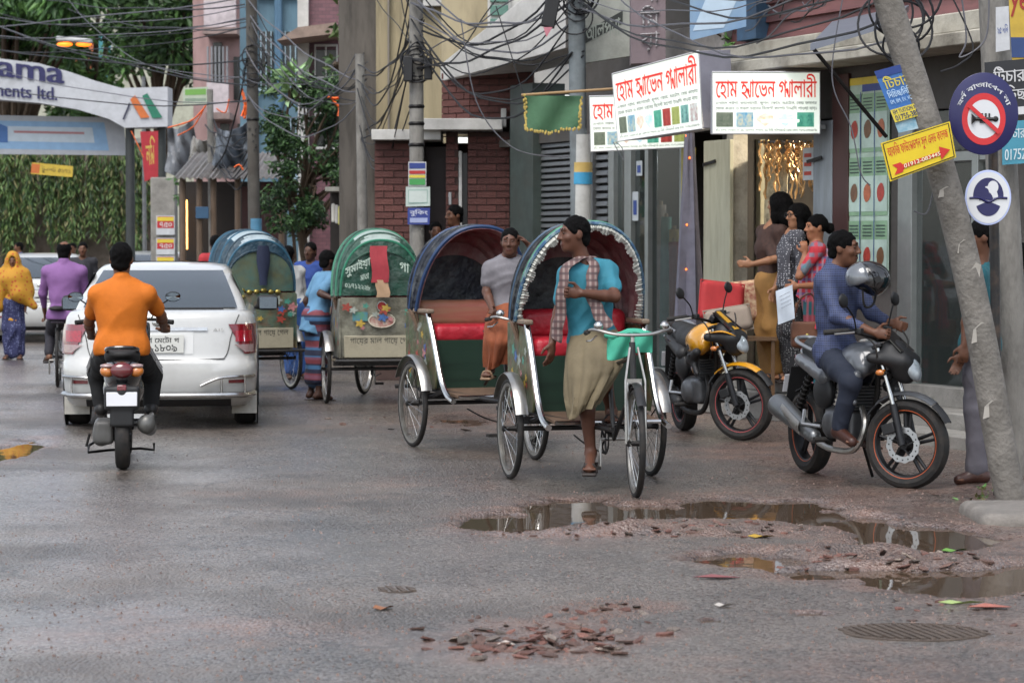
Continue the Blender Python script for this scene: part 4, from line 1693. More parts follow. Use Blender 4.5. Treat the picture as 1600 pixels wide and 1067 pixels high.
# ------------------------------------------------------------------ lit box signs
signm = bpy.data.materials.new('lit_sign_face')
signm.use_nodes = True
signm.cycles.emission_sampling = 'NONE'
_t = signm.node_tree
_b = _t.nodes['Principled BSDF']
_b.inputs['Base Color'].default_value = (.75, .76, .70, 1)
_b.inputs['Roughness'].default_value = .3
_b.inputs['Emission Color'].default_value = (.88, 1., .86, 1)
_b.inputs['Emission Strength'].default_value = .2
signglow = mat('sign_tube_glow', '#f4f6ea', emit='#f2ffe6', es=.75, var=0)
redp = mat('sign_red', '#c8281e', .4, emit='#c8281e', es=.25, var=0)
grayp = mat('sign_grey_print', '#6c726e', .5, var=0)
boxm = mat('sign_box_grey', '#8b8b96', .5, var=.08, dirt=.2)
TITLE = 'েহাম হ~ােভন গ~ালারী'
LINE1 = 'এখােন পর^দা, কােলােয়ট, কুশন, েফাম, ম~ােটস, েবড কাভার'
LINE2 = 'েফাম কভার ও সকল ধরেনর িবেদশী কােপট ইত~ািদ পাওয়া যায়।'
PIC = [('#6d7464', '#4f5a4c'), ('#2a86b0', '#c8c2a0'), ('#d9dcd2', '#c77c4a'), ('#dfe9e8', '#5aa9c4'), ('#5aa58c', '#2f7a68'),
       ('#a8433a', '#7a2a28'), ('#9ba35e', '#7f8848'), ('#7fb2a8', '#274a52'), ('#c9d8d4', '#8a3a3a')]
def boxsign(label, tl, tr, br, bl, depth, npic, title=TITLE, partial=False):
 root, u, v, w, h, n = poster('shop_sign', label, (tl, tr, br, bl), signm, .004, 'sign')
 mb = MB()
 q = [V((0, 0, 0)), u * w, V(tr) - V(bl), V(tl) - V(bl)]
 mb.add([p - n * .005 for p in q] + [p - n * depth for p in q], [(7, 6, 5, 4), (0, 4, 5, 1), (1, 5, 6, 2), (2, 6, 7, 3), (3, 7, 4, 0), (0, 1, 2, 3)])
 mb.build('box', boxm, root, bev=.004)
 # thin metal edge
 mb = MB()
 mb.tube([p + n * .002 for p in q], .008, 4, True)
 mb.build('rim', mat('sign_rim', '#b9b9bb', .4), root)
 ut = (V(tr) - V(tl)).normalized()
 # local bilinear mapping keeps print inside the slightly uneven face
 def B(a, b):
  return q[0] * (1 - a) * (1 - b) + q[1] * a * (1 - b) + q[2] * a * b + q[3] * (1 - a) * b + n * .005
 def put(mb, s, x0, x1, y0, y1, rows, bold=0.):
  tmp = MB()
  text(tmp, s, (0, 0, 0), (1, 0, 0), (0, 1, 0), x1 - x0, y1 - y0, rows, bold=bold)
  mb.add([B(x0 + p[0], y0 + p[1]) for p in tmp.v], tmp.f)
 mb = MB()
 put(mb, title, .03, .97, .56, .97, 40, .012)
 mb.build('lettering', redp, root)
 mb = MB()
 put(mb, LINE1, .03, .97, .46, .535, 12, .01)
 put(mb, LINE2, .03, .97, .375, .45, 12, .01)
 put(mb, 'মিত বলক, েদাকান নং ৪৬, আলপনা পলাজা, ৫১ িনউ এিলফ~ানট েরাড ঢাকা, ০১৭১১৩৩৪৪০৯', .03, .97, .035, .09, 9, .015)
 mb.build('small_print', grayp, root)
 for i in range(npic):
  x0 = .035 + i * .94 / npic
  x1 = x0 + .94 / npic * .84
  c0, c1 = PIC[i % 9]
  pm = mat('picture%d' % (i % 9), c0, .5, col2=c1, vs=26, emit=c0, es=.22)
  mb = MB()
  if i % 9 in (2, 3):        # folded cloth: a chevron
   mb.add([B(a, b) for a, b in ((x0, .22), ((x0 + x1) / 2, .12), (x1, .22), (x1, .29), ((x0 + x1) / 2, .33), (x0, .27))], [(0, 1, 2, 3, 4, 5)])
  else:
   mb.add([B(a, b) for a, b in rect(x0, .11, x1, .345)], [(0, 1, 2, 3)])
  pic = mb.build('picture', pm, root)
  mb = MB()
  xm = (x0 + x1) / 2
  mb.add([B(a, b) + n * .002 for a, b in ((x0 + .01, .12), (xm - .012, .12), (xm - .02, .3), (x0 + .02, .33))], [(0, 1, 2, 3)])
  mb.add([B(a, b) + n * .002 for a, b in ((xm + .012, .12), (x1 - .01, .12), (x1 - .02, .33), (xm + .02, .3))], [(0, 1, 2, 3)])
  if i % 9 not in (2, 3):
   mb.build('curtain_print', mat('picture_b%d' % (i % 9), c1, .5, col2=c0, vs=40, emit=c1, es=.18), root).parent = pic
 return root, B, n
S1 = boxsign('lit white box sign with red title nearest the blue poster pole', P(1113, 113, 22.75), P(1281, 113, 22.75), P(1281, 209, 22.75), P(1113, 209, 22.75), .22, 5)
mb = MB()
mb.cyl(S1[1](.45, .2) + S1[2] * .05, S1[1](.8, .2) + S1[2] * .05, .012)
mb.build('tube', signglow, S1[0])
S2 = boxsign('tilted white box sign with red title above the other two', P(957, 116, 24.2), P(1092, 80, 23.1), P(1098, 201, 23.1), P(966, 221, 24.2), .36, 9)
S3 = boxsign('lower white sign with red title half hidden by the tilted sign', P(921, 151, 25.3), P(1078, 147, 25.3), P(1078, 230, 25.3), P(923, 237, 25.3), .1, 7)
mb = MB()
mb.box(fworld(U(1290), .3, W(1290, 200)[1]), (.5, .08, .04))
mb.build('bracket', steel).parent = None
bpy.data.objects['bracket'].name = 'sign_bracket'
tag(bpy.data.objects['sign_bracket'], 'grey steel bracket under the nearest lit sign', 'bracket')
# ------------------------------------------------------------------ brick gatehouse in the middle distance
def XZ(px, py, Y):
 p = P(px, py, Y)
 return p.x, p.z
brickm = mat('red_brick', '#593530', .75, var=.2, vs=14, bump=.4, bs=60, rnd=.16, dirt=.25)
mortar = mat('mortar', '#4a3a36', .9, var=.15)
whitep = mat('white_paint_old', '#b9b7b2', .6, var=.08, vs=3, dirt=.45, dcol='#6a655d', ds=2.5)
gate = thing('brick_gatehouse', 'red brick gatehouse with white slabs behind the rickshaws', 'building', (0, 30, 0))
BM = {}
def bricks(x0, x1, z0, z1, y, parent, ang=0., o=None):
 """running-bond bricks on a face; y is the face depth relative to the thing."""
 bw, bh, gp = .215, .068, .012
 rows_ = int((z1 - z0) / (bh + gp))
 wall = MB()
 wall.box(((x1 - x0) / 2, .05, (z0 + z1) / 2), (x1 - x0, .08, z1 - z0))
 wo = wall.build('wall', mortar, parent, loc=(x0, y, 0) if o is None else o)
 wo.rotation_euler = (0, 0, ang)
 for i in range(rows_):
  x = 0. if i % 2 == 0 else -(bw + gp) / 2
  L_ = x1 - x0
  while x < L_ - .01:
   a, b = max(x, 0.), min(x + bw, L_)
   if b - a > .03:
    key = round(b - a, 3)
    if key not in BM:
     mb = MB()
     mb.box((0, 0, 0), (key, .03, bh))
     BM[key] = mb.mesh(brickm, name='brick')
    q = meshobj('brick', BM[key], wo)
    q.location = ((a + b) / 2, .002 + rr.uniform(-.002, .002), z0 + (i + .5) * (bh + gp))
   x += bw + gp
def gx(px):
 return (px - 800) * 30 / FPX
bricks(gx(586), gx(662), 1.25, 2.80, 0, gate)
bricks(gx(697), gx(716), 1.25, 2.90, -.02, gate)
bricks(gx(731), gx(796), 1.25, 2.90, -.02, gate)
bricks(gx(735), gx(832), 3.04, 3.62, -.1, gate)
bricks(0, .42, 3.04, 3.62, 0, gate, R(-38), (gx(735) - .42 * math.cos(R(38)), -.1 + .42 * math.sin(R(38)), 0))
def gp_(name, m, x0, x1, z0, z1, y0, y1, bev=.006):
 mb = MB()
 mb.box(((x0 + x1) / 2, (y0 + y1) / 2, (z0 + z1) / 2), (x1 - x0, y1 - y0, z1 - z0))
 return mb.build(name, m, gate, bev=bev)
gp_('base_wall', mortar, gx(586), gx(662), 0, 1.25, .01, .1)
gp_('base_wall', mortar, gx(697), gx(796), 0, 1.25, 0, .1)
gp_('core', mortar, gx(586), gx(796), 0, 2.8, .7, .9)
gp_('slab', whitep, gx(583), gx(690), 2.80, 2.92, -.28, .8)
gp_('slab', whitep, gx(660), gx(785), 2.91, 3.04, -.42, .8)
gp_('side_wall', mortar, gx(655), gx(662), 0, 2.8, .1, .7)
gp_('side_wall', mortar, gx(697), gx(703), 0, 2.9, .1, .7)
gp_('gate_leaf', mat('gate_dark', '#2a1f1e', .5, metal=.2), gx(662), gx(697), 0, 2.75, .4, .44)
gp_('door_frame', whitep, gx(717), gx(722), .3, 2.68, -.03, .02)
gp_('door', mat('door_dark', '#1b1918', .4), gx(722), gx(731), .3, 2.66, 0, .02)
gp_('upper_core', mortar, gx(700), gx(835), 2.92, 3.62, .25, .9)
gp_('intercom', mat('chrome_dull', '#8a8a8a', .3, metal=.8), gx(701), gx(706), 2.05, 2.2, -.045, -.02)
gp_('bracket', whitep, gx(783), gx(791), 2.95, 3.16, -.3, -.05)
# dark recess right of the gatehouse
gp_('recess_wall', mat('grey_green_wall', '#4a514d', .7, var=.2, dirt=.4), gx(796), gx(860), 0, 3.1, .0, .2)
# white first-floor balcony running towards the camera
bal = thing('white_balcony_house', 'pale house with white balcony front and green shuttered window', 'building', (0, 0, 0))
mb = MB()
A_, B_ = P(688, 128, 30.2), P(884, 76, 27.6)
up6 = V((0, 0, 3.2))
bk = V((.4, 1.2, 0))
vs = [A_, B_, B_ + up6, V((A_.x, A_.y, A_.z)) + V((0, 0, .22)), ]
mb.add([A_, B_, B_ + V((0, 0, .9)), A_ + V((0, 0, .2))] + [p + bk for p in (A_, B_, B_ + V((0, 0, .9)), A_ + V((0, 0, .2)))],
       [(0, 1, 2, 3), (7, 6, 5, 4), (0, 4, 5, 1), (1, 5, 6, 2), (2, 6, 7, 3), (3, 7, 4, 0)])
mb.build('balcony_front', whitep, bal, bev=.01)
ochre = mat('ochre_plaster', '#a09478', .8, var=.12, vs=2.5, bump=.2, bs=20, dirt=.55, dcol='#4f463a', ds=1.4, stretch=(1.6, 1.6, .35))
def wallbox(name, m, parent, px0, px1, z0, z1, Y, d=.3, bev=.005):
 x0, x1 = P(px0, 378, Y).x, P(px1, 378, Y).x
 mb = MB()
 mb.box(((x0 + x1) / 2, Y + d / 2, (z0 + z1) / 2), (x1 - x0, d, z1 - z0))
 return mb.build(name, m, parent, bev=bev)
wallbox('wall', ochre, bal, 690, 830, 2.9, 7., 31.2)
wallbox('white_wall', whitep, bal, 783, 900, 3.4, 7., 30.9)
wallbox('window_frame', whitep, bal, 762, 798, 3.75, 5.4, 30.85, .06)
for k in range(9):
 wallbox('shutter_slat', mat('green_shutter', '#4f7064', .5), bal, 766, 794, 3.85 + k * .16, 3.97 + k * .16, 30.80, .04)
wallbox('window', mat('green_shutter', '#4f7064', .5), bal, 848, 880, 4.0, 5.2, 30.6, .04)
wallbox('upper_sill', whitep, bal, 755, 805, 3.68, 3.76, 30.75, .14)
och = thing('ochre_house', 'ochre plastered house with black rain stains behind the gatehouse', 'building', (0, 0, 0))
stain = mat('ochre_stained', '#94886c', .8, var=.15, vs=2.5, bump=.3, bs=20, dirt=.95, dcol='#2b2823', ds=1.1, stretch=(2.2, 2.2, .22))
wallbox('wall', stain, och, 588, 702, 0, 8.5, 34.)
wallbox('side_wall', mat('dark_stained_wall', '#55504a', .85, var=.3, vs=2, dirt=.7, dcol='#1f1c19', stretch=(2, 2, .3)), och, 530, 589, 0, 8.5, 34.3)
wallbox('cornice', whitep, och, 640, 702, 4.72, 4.84, 33.85, .14)
wallbox('pipe', mat('old_pipe', '#777066', .6), och, 606, 609, 0, 8.5, 33.92, .06)
# purple brick house with concrete awning
pur = thing('purple_brick_house', 'purplish brick house with a concrete window awning', 'building', (0, 0, 0))
purm = bpy.data.materials.new('purple_brick')
purm.use_nodes = True
_t = purm.node_tree
_bt = _t.nodes.new('ShaderNodeTexBrick')
_bt.inputs['Scale'].default_value = 4.
_bt.inputs['Color1'].default_value = (*lin('#6d4a50'), 1)
_bt.inputs['Color2'].default_value = (*lin('#5a3c42'), 1)
_bt.inputs['Mortar'].default_value = (*lin('#463438'), 1)
_bt.inputs['Mortar Size'].default_value = .012
_tc = _t.nodes.new('ShaderNodeTexCoord')
_mp = _t.nodes.new('ShaderNodeMapping')
_mp.inputs['Rotation'].default_value = (R(90), 0, 0)
_t.links.new(_tc.outputs['Object'], _mp.inputs[0])
_t.links.new(_mp.outputs[0], _bt.inputs['Vector'])
_t.links.new(_bt.outputs[0], _t.nodes['Principled BSDF'].inputs['Base Color'])
wallbox('wall', purm, pur, 470, 545, 0, 9, 44.)
wallbox('corner_pilaster', whitep, pur, 466, 483, 0, 9, 43.85, .12)
x0, x1 = P(436, 378, 43).x, P(528, 378, 43).x
mb = MB()
za = P(436, 66, 43).z
mb.prism([(0, 0), (1.0, .25), (1.0, .42), (0, .12)], (x0, 43.0, za), (0, 0, 0), (0, 0, 0), (0, 0, 0)) if False else mb.add(
 [(x0, 42.7, za), (x1, 42.7, za + .12), (x1, 43.95, za + .12), (x0, 43.95, za), (x0 + .35, 42.7, za + .22), (x1, 42.7, za + .3), (x1, 43.95, za + .3), (x0 + .35, 43.95, za + .22)],
 [(3, 2, 1, 0), (4, 5, 6, 7), (0, 1, 5, 4), (1, 2, 6, 5), (2, 3, 7, 6), (3, 0, 4, 7)])
mb.build('awning', mat('awning_concrete', '#8d7a6e', .8, dirt=.5), pur)
wallbox('window', mat('window_dark', '#20211f', .2), pur, 492, 528, 3.2, 4.9, 43.95, .06)
for z in (3.2, 3.8, 4.4, 4.95):
 wallbox('window_bar', whitep, pur, 492, 528, z, z + .04, 43.9, .04)
for px in (492, 509, 526):
 wallbox('window_bar', whitep, pur, px, px + 2, 3.2, 4.98, 43.88, .04)
# blue house
blu = thing('blue_house', 'tall weathered blue house with pipes and dark windows', 'building', (0, 0, 0))
bluw = mat('blue_wall', '#587482', .75, var=.15, vs=1.5, dirt=.6, dcol='#3a4650', ds=1.2, stretch=(1.5, 1.5, .4))
wallbox('wall', bluw, blu, 376, 484, 0, 10, 50.)
for px, z in ((406, 4.6), (444, 4.6), (444, 2.9), (406, 6.4), (444, 6.4)):
 f = wallbox('window', mat('window_dark', '#20211f', .2), blu, px, px + 22, z, z + 1.1, 49.95, .06)
 wallbox('window_frame', mat('faded_frame', '#8fa5b0', .6), blu, px - 1, px + 23, z - .06, z, 49.9, .08).parent = f
 for k in range(3):
  wallbox('bar', mat('faded_frame', '#8fa5b0', .6), blu, px + 2 + k * 8, px + 3.5 + k * 8, z, z + 1.1, 49.9, .03).parent = f
for px in (398, 434, 438, 474):
 mb = MB()
 p = P(px, 378, 49.85)
 mb.cyl((p.x, 49.85, 0), (p.x, 49.85, 10), .05, n=8)
 mb.build('pipe', mat('blue_pipe', '#48667c', .5), blu)
# pink house with balconies
pin = thing('pink_house', 'pink house with stacked small balconies behind the cables', 'building', (0, 0, 0))
pinkm = mat('pink_wall', '#9c807d', .8, var=.12, vs=2, dirt=.5, dcol='#6a5550', stretch=(1.5, 1.5, .4))
wallbox('wall', pinkm, pin, 303, 392, 0, 10, 54.)
for k, (px0, px1, z) in enumerate(((318, 372, 5.9), (322, 360, 4.15), (330, 392, 7.3))):
 wallbox('balcony_slab', mat('balcony_concrete', '#8d7b76', .8, dirt=.5), pin, px0, px1, z, z + .14, 53., 1.)
 wallbox('balcony_front', mat('balcony_pale', '#b9aeb0', .7, dirt=.4), pin, px0 + 2, px1 - 2, z + .14, z + .75, 53.05, .08)
 for j in range(6):
  px = px0 + 4 + j * (px1 - px0 - 8) / 5
  mb = MB()
  p = P(px, 378, 53.1)
  mb.cyl((p.x, 53.1, z + .75), (p.x, 53.1, z + 1.5), .02, n=6)
  mb.build('railing', mat('rail_grey', '#7f8083', .5), pin)
for px, z in ((334, 4.9), (366, 4.6), (345, 3.2), (372, 3.2)):
 wallbox('window', mat('window_dark', '#20211f', .2), pin, px, px + 14, z, z + .9, 53.95, .06)
# low dark shops under the houses with tin roofs
low = thing('roadside_stall_row', 'low dark roadside stalls under a rusty tin roof', 'stall', (0, 0, 0))
mb = MB()
x0, x1 = P(280, 378, 40).x, P(444, 378, 40).x
zt = P(350, 278, 39.5).z
k_ = 60
rows = [[(x0 + (x1 - x0) * i / k_, 39.4 + j * .9, zt + j * .16 + .02 * math.sin(i * 1.9) - .25 * (1 - i / k_) * 0) for i in range(k_ + 1)] for j in range(4)]
mb.shell(rows, .015)
mb.build('tin_roof', mat('tin_roof', '#7a7672', .5, metal=.4, var=.25, dirt=.5, dcol='#4f2f22'), low)
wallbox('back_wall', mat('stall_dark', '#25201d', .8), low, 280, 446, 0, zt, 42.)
wallbox('door', mat('maroon_door', '#43211f', .5, var=.2), low, 408, 438, 0, 2.55, 40.4, .08)
wallbox('door', mat('maroon_door', '#43211f', .5, var=.2), low, 378, 402, 0, 2.5, 40.9, .08)
wallbox('counter', mat('stall_counter', '#6b6352', .7, dirt=.5), low, 285, 372, 0, 1.2, 40.2, .5)
for px in (286, 312, 334, 372, 440):
 mb = MB()
 p = P(px, 378, 39.6)
 mb.cyl((p.x, 39.6, 0), (p.x, 39.6, zt), .05, n=8)
 mb.build('post', mat('stall_post', '#5a4a3c', .7), low)
wallbox('warm_lamp', mat('stall_lamp', '#ffd28a', emit='#ffb85c', es=2., var=0), low, 289, 293, 1.5, 2.3, 41.8, .04)
wallbox('blue_board', mat('blue_board', '#2a4a66', .5), low, 306, 326, 1.98, 2.16, 39.5, .05)
# small kiosk with hanging bags
kio = thing('kiosk', 'small dark kiosk with pale packets hanging under its roof', 'kiosk', (0, 0, 0))
wallbox('roof', mat('kiosk_roof', '#8b8a82', .7, dirt=.5), kio, 508, 590, 2.30, 2.36, 34.6, 1.4)
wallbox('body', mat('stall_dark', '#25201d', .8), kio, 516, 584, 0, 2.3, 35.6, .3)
wallbox('counter', mat('stall_counter', '#6b6352', .7, dirt=.5), kio, 514, 586, 0, 1.25, 34.9, .5)
for i in range(9):
 F = Field()
 p = P(521 + i * 5, 333 + (i % 3) * 2, 34.75)
 F.rbox(p, (.028, .02, .13), None, .018)
 F.build('packet', mat('packet%d' % (i % 3), ['#a9a69d', '#9d9b98', '#b8b36a'][i % 3], .5), .012, kio)
# ------------------------------------------------------------------ foliage
def leaf_mesh(name, pts, size, mats, droop=.5, seed=1, aspect=.42, mix=None):
 """pts: n x 3 leaf bases -> folded four-point leaves in one mesh."""
 g = np.random.default_rng(seed)
 n = len(pts)
 d = g.normal(size=(n, 3))
 d[:, 2] = d[:, 2] * .6 - droop
 d /= np.linalg.norm(d, axis=1)[:, None]
 r = g.normal(size=(n, 3))
 sd = np.cross(d, r)
 sd /= np.linalg.norm(sd, axis=1)[:, None] + 1e-9
 nn = np.cross(d, sd)
 L_ = size * g.uniform(.6, 1.35, n)[:, None]
 w = L_ * aspect * .5
 a = pts
 b = pts + d * L_ * .5 + sd * w + nn * w * .35
 c = pts + d * L_
 e = pts + d * L_ * .5 - sd * w + nn * w * .35
 v = np.stack([a, b, c, e], 1).reshape(-1, 3)
 f = np.arange(n * 4).reshape(n, 4)
 tri = np.concatenate([f[:, [0, 1, 2]], f[:, [0, 2, 3]]])
 me = bpy.data.meshes.new(name)
 me.from_pydata(v.tolist(), [], tri.tolist())
 for m in mats:
  me.materials.append(m)
 if len(mats) > 1:
  mi = g.integers(0, len(mats), n) if mix is None else mix
  me.polygons.foreach_set('material_index', np.concatenate([mi, mi]).astype(np.int32))
 me.update()
 return me
def leafm(n, c):
 c = tuple(min(1, x * 1.45) for x in lin(c))
 return mat('leaf_' + n, c, .5, var=.35, vs=1.2, spec=.4)
GREEN = [leafm('a', '#3d5527'), leafm('b', '#2c4020'), leafm('c', '#56703a'), leafm('d', '#33502c')]
bark = mat('bark', '#4a3d30', .9, var=.3, vs=9, bump=.8, bs=25, stretch=(1, 1, .3))
def clump_points(centres, n, g):
 """points on the shells of uneven clumps"""
 out = []
 for (c, r) in centres:
  k = max(6, int(n * r[0] * r[1]))
  d = g.normal(size=(k, 3))
  d /= np.linalg.norm(d, axis=1)[:, None]
  q = g.uniform(.35, 1.05, k) ** .6
  out.append(np.array(c) + d * np.array(r) * q[:, None])
 return np.concatenate(out)
def tree(label, base, trunk_top, clumps, n, size, seed, mats=GREEN, droop=.5, tr=.16, name='tree', aspect=.42, limb=True):
 g = np.random.default_rng(seed)
 root = thing(name, label, 'tree', base)
 b = V(base)
 mb = MB()
 tt = V(trunk_top) - b
 pts = bez([V((0, 0, -.1)), tt * .35 + V((.08, .05, 0)), tt * .7 - V((.06, 0, 0)), tt], 5)
 mb.tube(pts, [tr * (1.15 - .6 * i / (len(pts) - 1)) for i in range(len(pts))], 9)
 mb.build('trunk', bark, root)
 if limb:
  for c, r in clumps[::2]:
   m2 = MB()
   e = V(c) - b
   s0 = tt * (.6 + .35 * random.random())
   pp = bez([s0, (s0 + e) * .5 + V((random.uniform(-.2, .2), 0, .1)), e], 5)
   m2.tube(pp, [tr * .42 * (1 - .8 * i / (len(pp) - 1)) for i in range(len(pp))], 6)
   m2.build('limb', bark, root)
 pts = clump_points([(tuple(V(c) - b), r) for c, r in clumps], n, g)
 me = leaf_mesh('crown', pts, size, mats, droop, seed, aspect)
 meshobj('crown', me, root)
 return root
def px_clumps(lst, Y, dy, g):
 """(px, py, rpx, rpy) -> world clumps around depth Y"""
 out = []
 for px, py, rx, ry in lst:
  yy = Y + g.uniform(-dy, dy)
  c = P(px, py, yy)
  k = yy / FPX
  out.append((tuple(c), (rx * k, (rx + ry) * .5 * k, ry * k)))
 return out
g_ = np.random.default_rng(4)
# big trees over the end of the street
c1 = [(g_.uniform(-60, 120), g_.uniform(-90, 70), g_.uniform(25, 50), g_.uniform(20, 40)) for _ in range(34)]
tree('mango tree with long drooping leaves over the arch at the far left', (P(10, 378, 68).x, 68, 0), P(20, 200, 68), px_clumps(c1, 66, 2.5, g_), 620, .42, 1, [leafm('m1', '#35502a'), leafm('m2', '#2a4024'), leafm('m3', '#4b6b36')], .9, .28, aspect=.26)
c2 = [(g_.uniform(170, 330), g_.uniform(-90, 115), g_.uniform(22, 44), g_.uniform(18, 34)) for _ in range(42)]
tree('dense dark tree behind the arch logo', (P(255, 378, 66).x, 66, 0), P(250, 180, 66), px_clumps(c2, 64, 2.5, g_), 620, .26, 2, [leafm('d1', '#2d4423'), leafm('d2', '#22351d'), leafm('d3', '#3f5a2c')], .5, .24)
c3 = [(g_.uniform(60, 200), g_.uniform(-100, -10), g_.uniform(22, 40), g_.uniform(18, 30)) for _ in range(16)]
c3 += [(g_.uniform(90, 190), g_.uniform(90, 200), g_.uniform(18, 34), g_.uniform(15, 26)) for _ in range(20)]
tree('pale leafed tree between the mango and the dark tree', (P(140, 378, 70).x, 70, 0), P(140, 160, 70), px_clumps(c3, 69, 1.5, g_), 520, .3, 3, [leafm('p1', '#4f6b38'), leafm('p2', '#3c5730')], .5, .2)
# far house between the trees
farh = thing('far_house', 'far orange and teal house front glimpsed between the trees', 'building', (0, 0, 0))
wallbox('wall', mat('far_cream', '#a5a594', .8, dirt=.4), farh, -200, 320, 0, 11, 84.)
for px0, px1, z0, z1, c in ((118, 152, 6.6, 8.4, '#a05a38'), (152, 176, 6.6, 8.4, '#3f7f86'), (118, 176, 5.7, 6.5, '#8a3a30'), (118, 185, 4.2, 5.2, '#8a98a0'), (60, 100, 6.4, 8., '#4a5a58')):
 f = wallbox('window', mat('far_panel' + c, c, .5), farh, px0, px1, z0, z1, 83.9, .08)
 for k in range(3):
  wallbox('frame_bar', mat('far_frame', '#b0b4b2', .6), farh, px0 + k * (px1 - px0) / 2 - 1, px0 + k * (px1 - px0) / 2 + 1, z0, z1, 83.8, .06).parent = f
# garden wall overgrown with hanging creepers
gw = thing('garden_wall', 'stained garden wall closing the street behind the creepers', 'wall', (0, 0, 0))
wallbox('wall', mat('garden_wall', '#6f665c', .85, var=.2, dirt=.6), gw, -220, 250, 0, 4.0, 62.)
wallbox('coping', concrete, gw, -220, 250, 4.0, 4.12, 61.9, .5)
cre = thing('hanging_creeper', 'thick green creepers hanging over the far garden wall', 'creeper', (P(100, 378, 61.5).x, 61.5, 0))
pts = []
for i in range(1500):
 px = g_.uniform(-120, 238)
 px = px + 9 * math.sin(px * .19)
 top = P(px, 235 + g_.uniform(-12, 25), 61.4).z
 ln = g_.uniform(1.2, 2.6) * (.9 + .15 * math.sin(px * .07))
 x = P(px, 378, 61.5).x
 for k in range(int(ln / .09)):
  pts.append((x + .03 * math.sin(k * .8 + i) - cre.location.x, -.1 + g_.uniform(-.28, .1) - .12 * math.exp(-k * .3), top - k * .09 + g_.uniform(-.03, .03)))
meshobj('foliage', leaf_mesh('foliage', np.array(pts), .2, [leafm('cr1', '#465c30'), leafm('cr2', '#364b27'), leafm('cr3', '#263a20'), leafm('cr4', '#55663a'), leafm('cr5', '#5c5a3a'), leafm('cr6', '#1d2c18')], 2.6, 5, .17), cre)
mb = MB()
for i in range(40):
 px = g_.uniform(-100, 236)
 p = P(px, 238, 61.6)
 mb.tube([(p.x - cre.location.x, .15, p.z + .1), (p.x - cre.location.x + .05, -.1, p.z), (p.x - cre.location.x, -.14, p.z - g_.uniform(.8, 2.2))], .012, 4)
mb.build('stems', bark, cre).name = 'stem'
# shrubs and creepers in front of the blue house
c5 = [(g_.uniform(418, 560), g_.uniform(120, 350), g_.uniform(14, 26), g_.uniform(12, 24)) for _ in range(85)]
c5 = [c for c in c5 if not (c[0] > 500 and c[1] > 285)]
tree('leafy roadside shrub with creepers beside the purple house', (P(470, 378, 38.5).x, 38.5, 0), P(478, 260, 38.5), px_clumps(c5, 38.4, .5, g_), 4600, .085, 6, [leafm('t1', '#2f4824'), leafm('t2', '#22371c'), leafm('t3', '#1b2d1c'), leafm('t4', '#3b5430')], .6, .09, name='shrub')
c6 = [(g_.uniform(435, 470), g_.uniform(112, 150), 9, 8) for _ in range(9)]
tree('pale broad-leaved plant growing out above the shrub', (P(452, 378, 38.2).x, 38.2, 0), P(452, 140, 38.2), px_clumps(c6, 38.2, .1, g_), 900, .34, 8, [leafm('b1', '#6f8a5a'), leafm('b2', '#8aa37a')], -.1, .03, name='plant', aspect=.3)
c7 = [(g_.uniform(515, 600), g_.uniform(-30, 130), g_.uniform(12, 24), g_.uniform(10, 18)) for _ in range(16)]
tree('old tree with thick dark trunk between the ochre and purple houses', (P(572, 378, 37).x, 37, 0), P(548, -80, 37), px_clumps(c7, 37, .5, g_), 260, .2, 9, [leafm('o1', '#4a5a32'), leafm('o2', '#35472a')], .6, .22)
c8 = [(g_.uniform(1135, 1168), g_.uniform(58, 100), 10, 9) for _ in range(10)]
tree('small weed plant growing on the ledge above the signs', fworld(U(1150), .2, 3.40), fworld(U(1150), .2, 3.75), px_clumps(c8, fworld(U(1150), .25, 0).y, .1, g_), 1500, .10, 10, [leafm('w1', '#41602f'), leafm('w2', '#557a3c')], .2, .012, name='weed', limb=False)
c9 = [(g_.uniform(1500, 1570), g_.uniform(762, 790), 8, 5) for _ in range(12)]
tree('low weeds growing at the foot of the leaning pole', G(1540, 792), G(1540, 782), px_clumps(c9, 16.05, .12, g_), 3000, .05, 12, [leafm('w1', '#41602f'), leafm('w3', '#4b4a2c')], -.2, .006, name='weed', limb=False)
c10 = [(g_.uniform(276, 300), g_.uniform(255, 310), 10, 9) for _ in range(8)]
tree('small dusty bush behind the poster pillar', (P(290, 378, 48).x, 48, 0), P(288, 300, 48), px_clumps(c10, 48, .2, g_), 700, .14, 14, [leafm('s1', '#3b5a2c'), leafm('s2', '#2b4522')], .4, .03, name='bush')
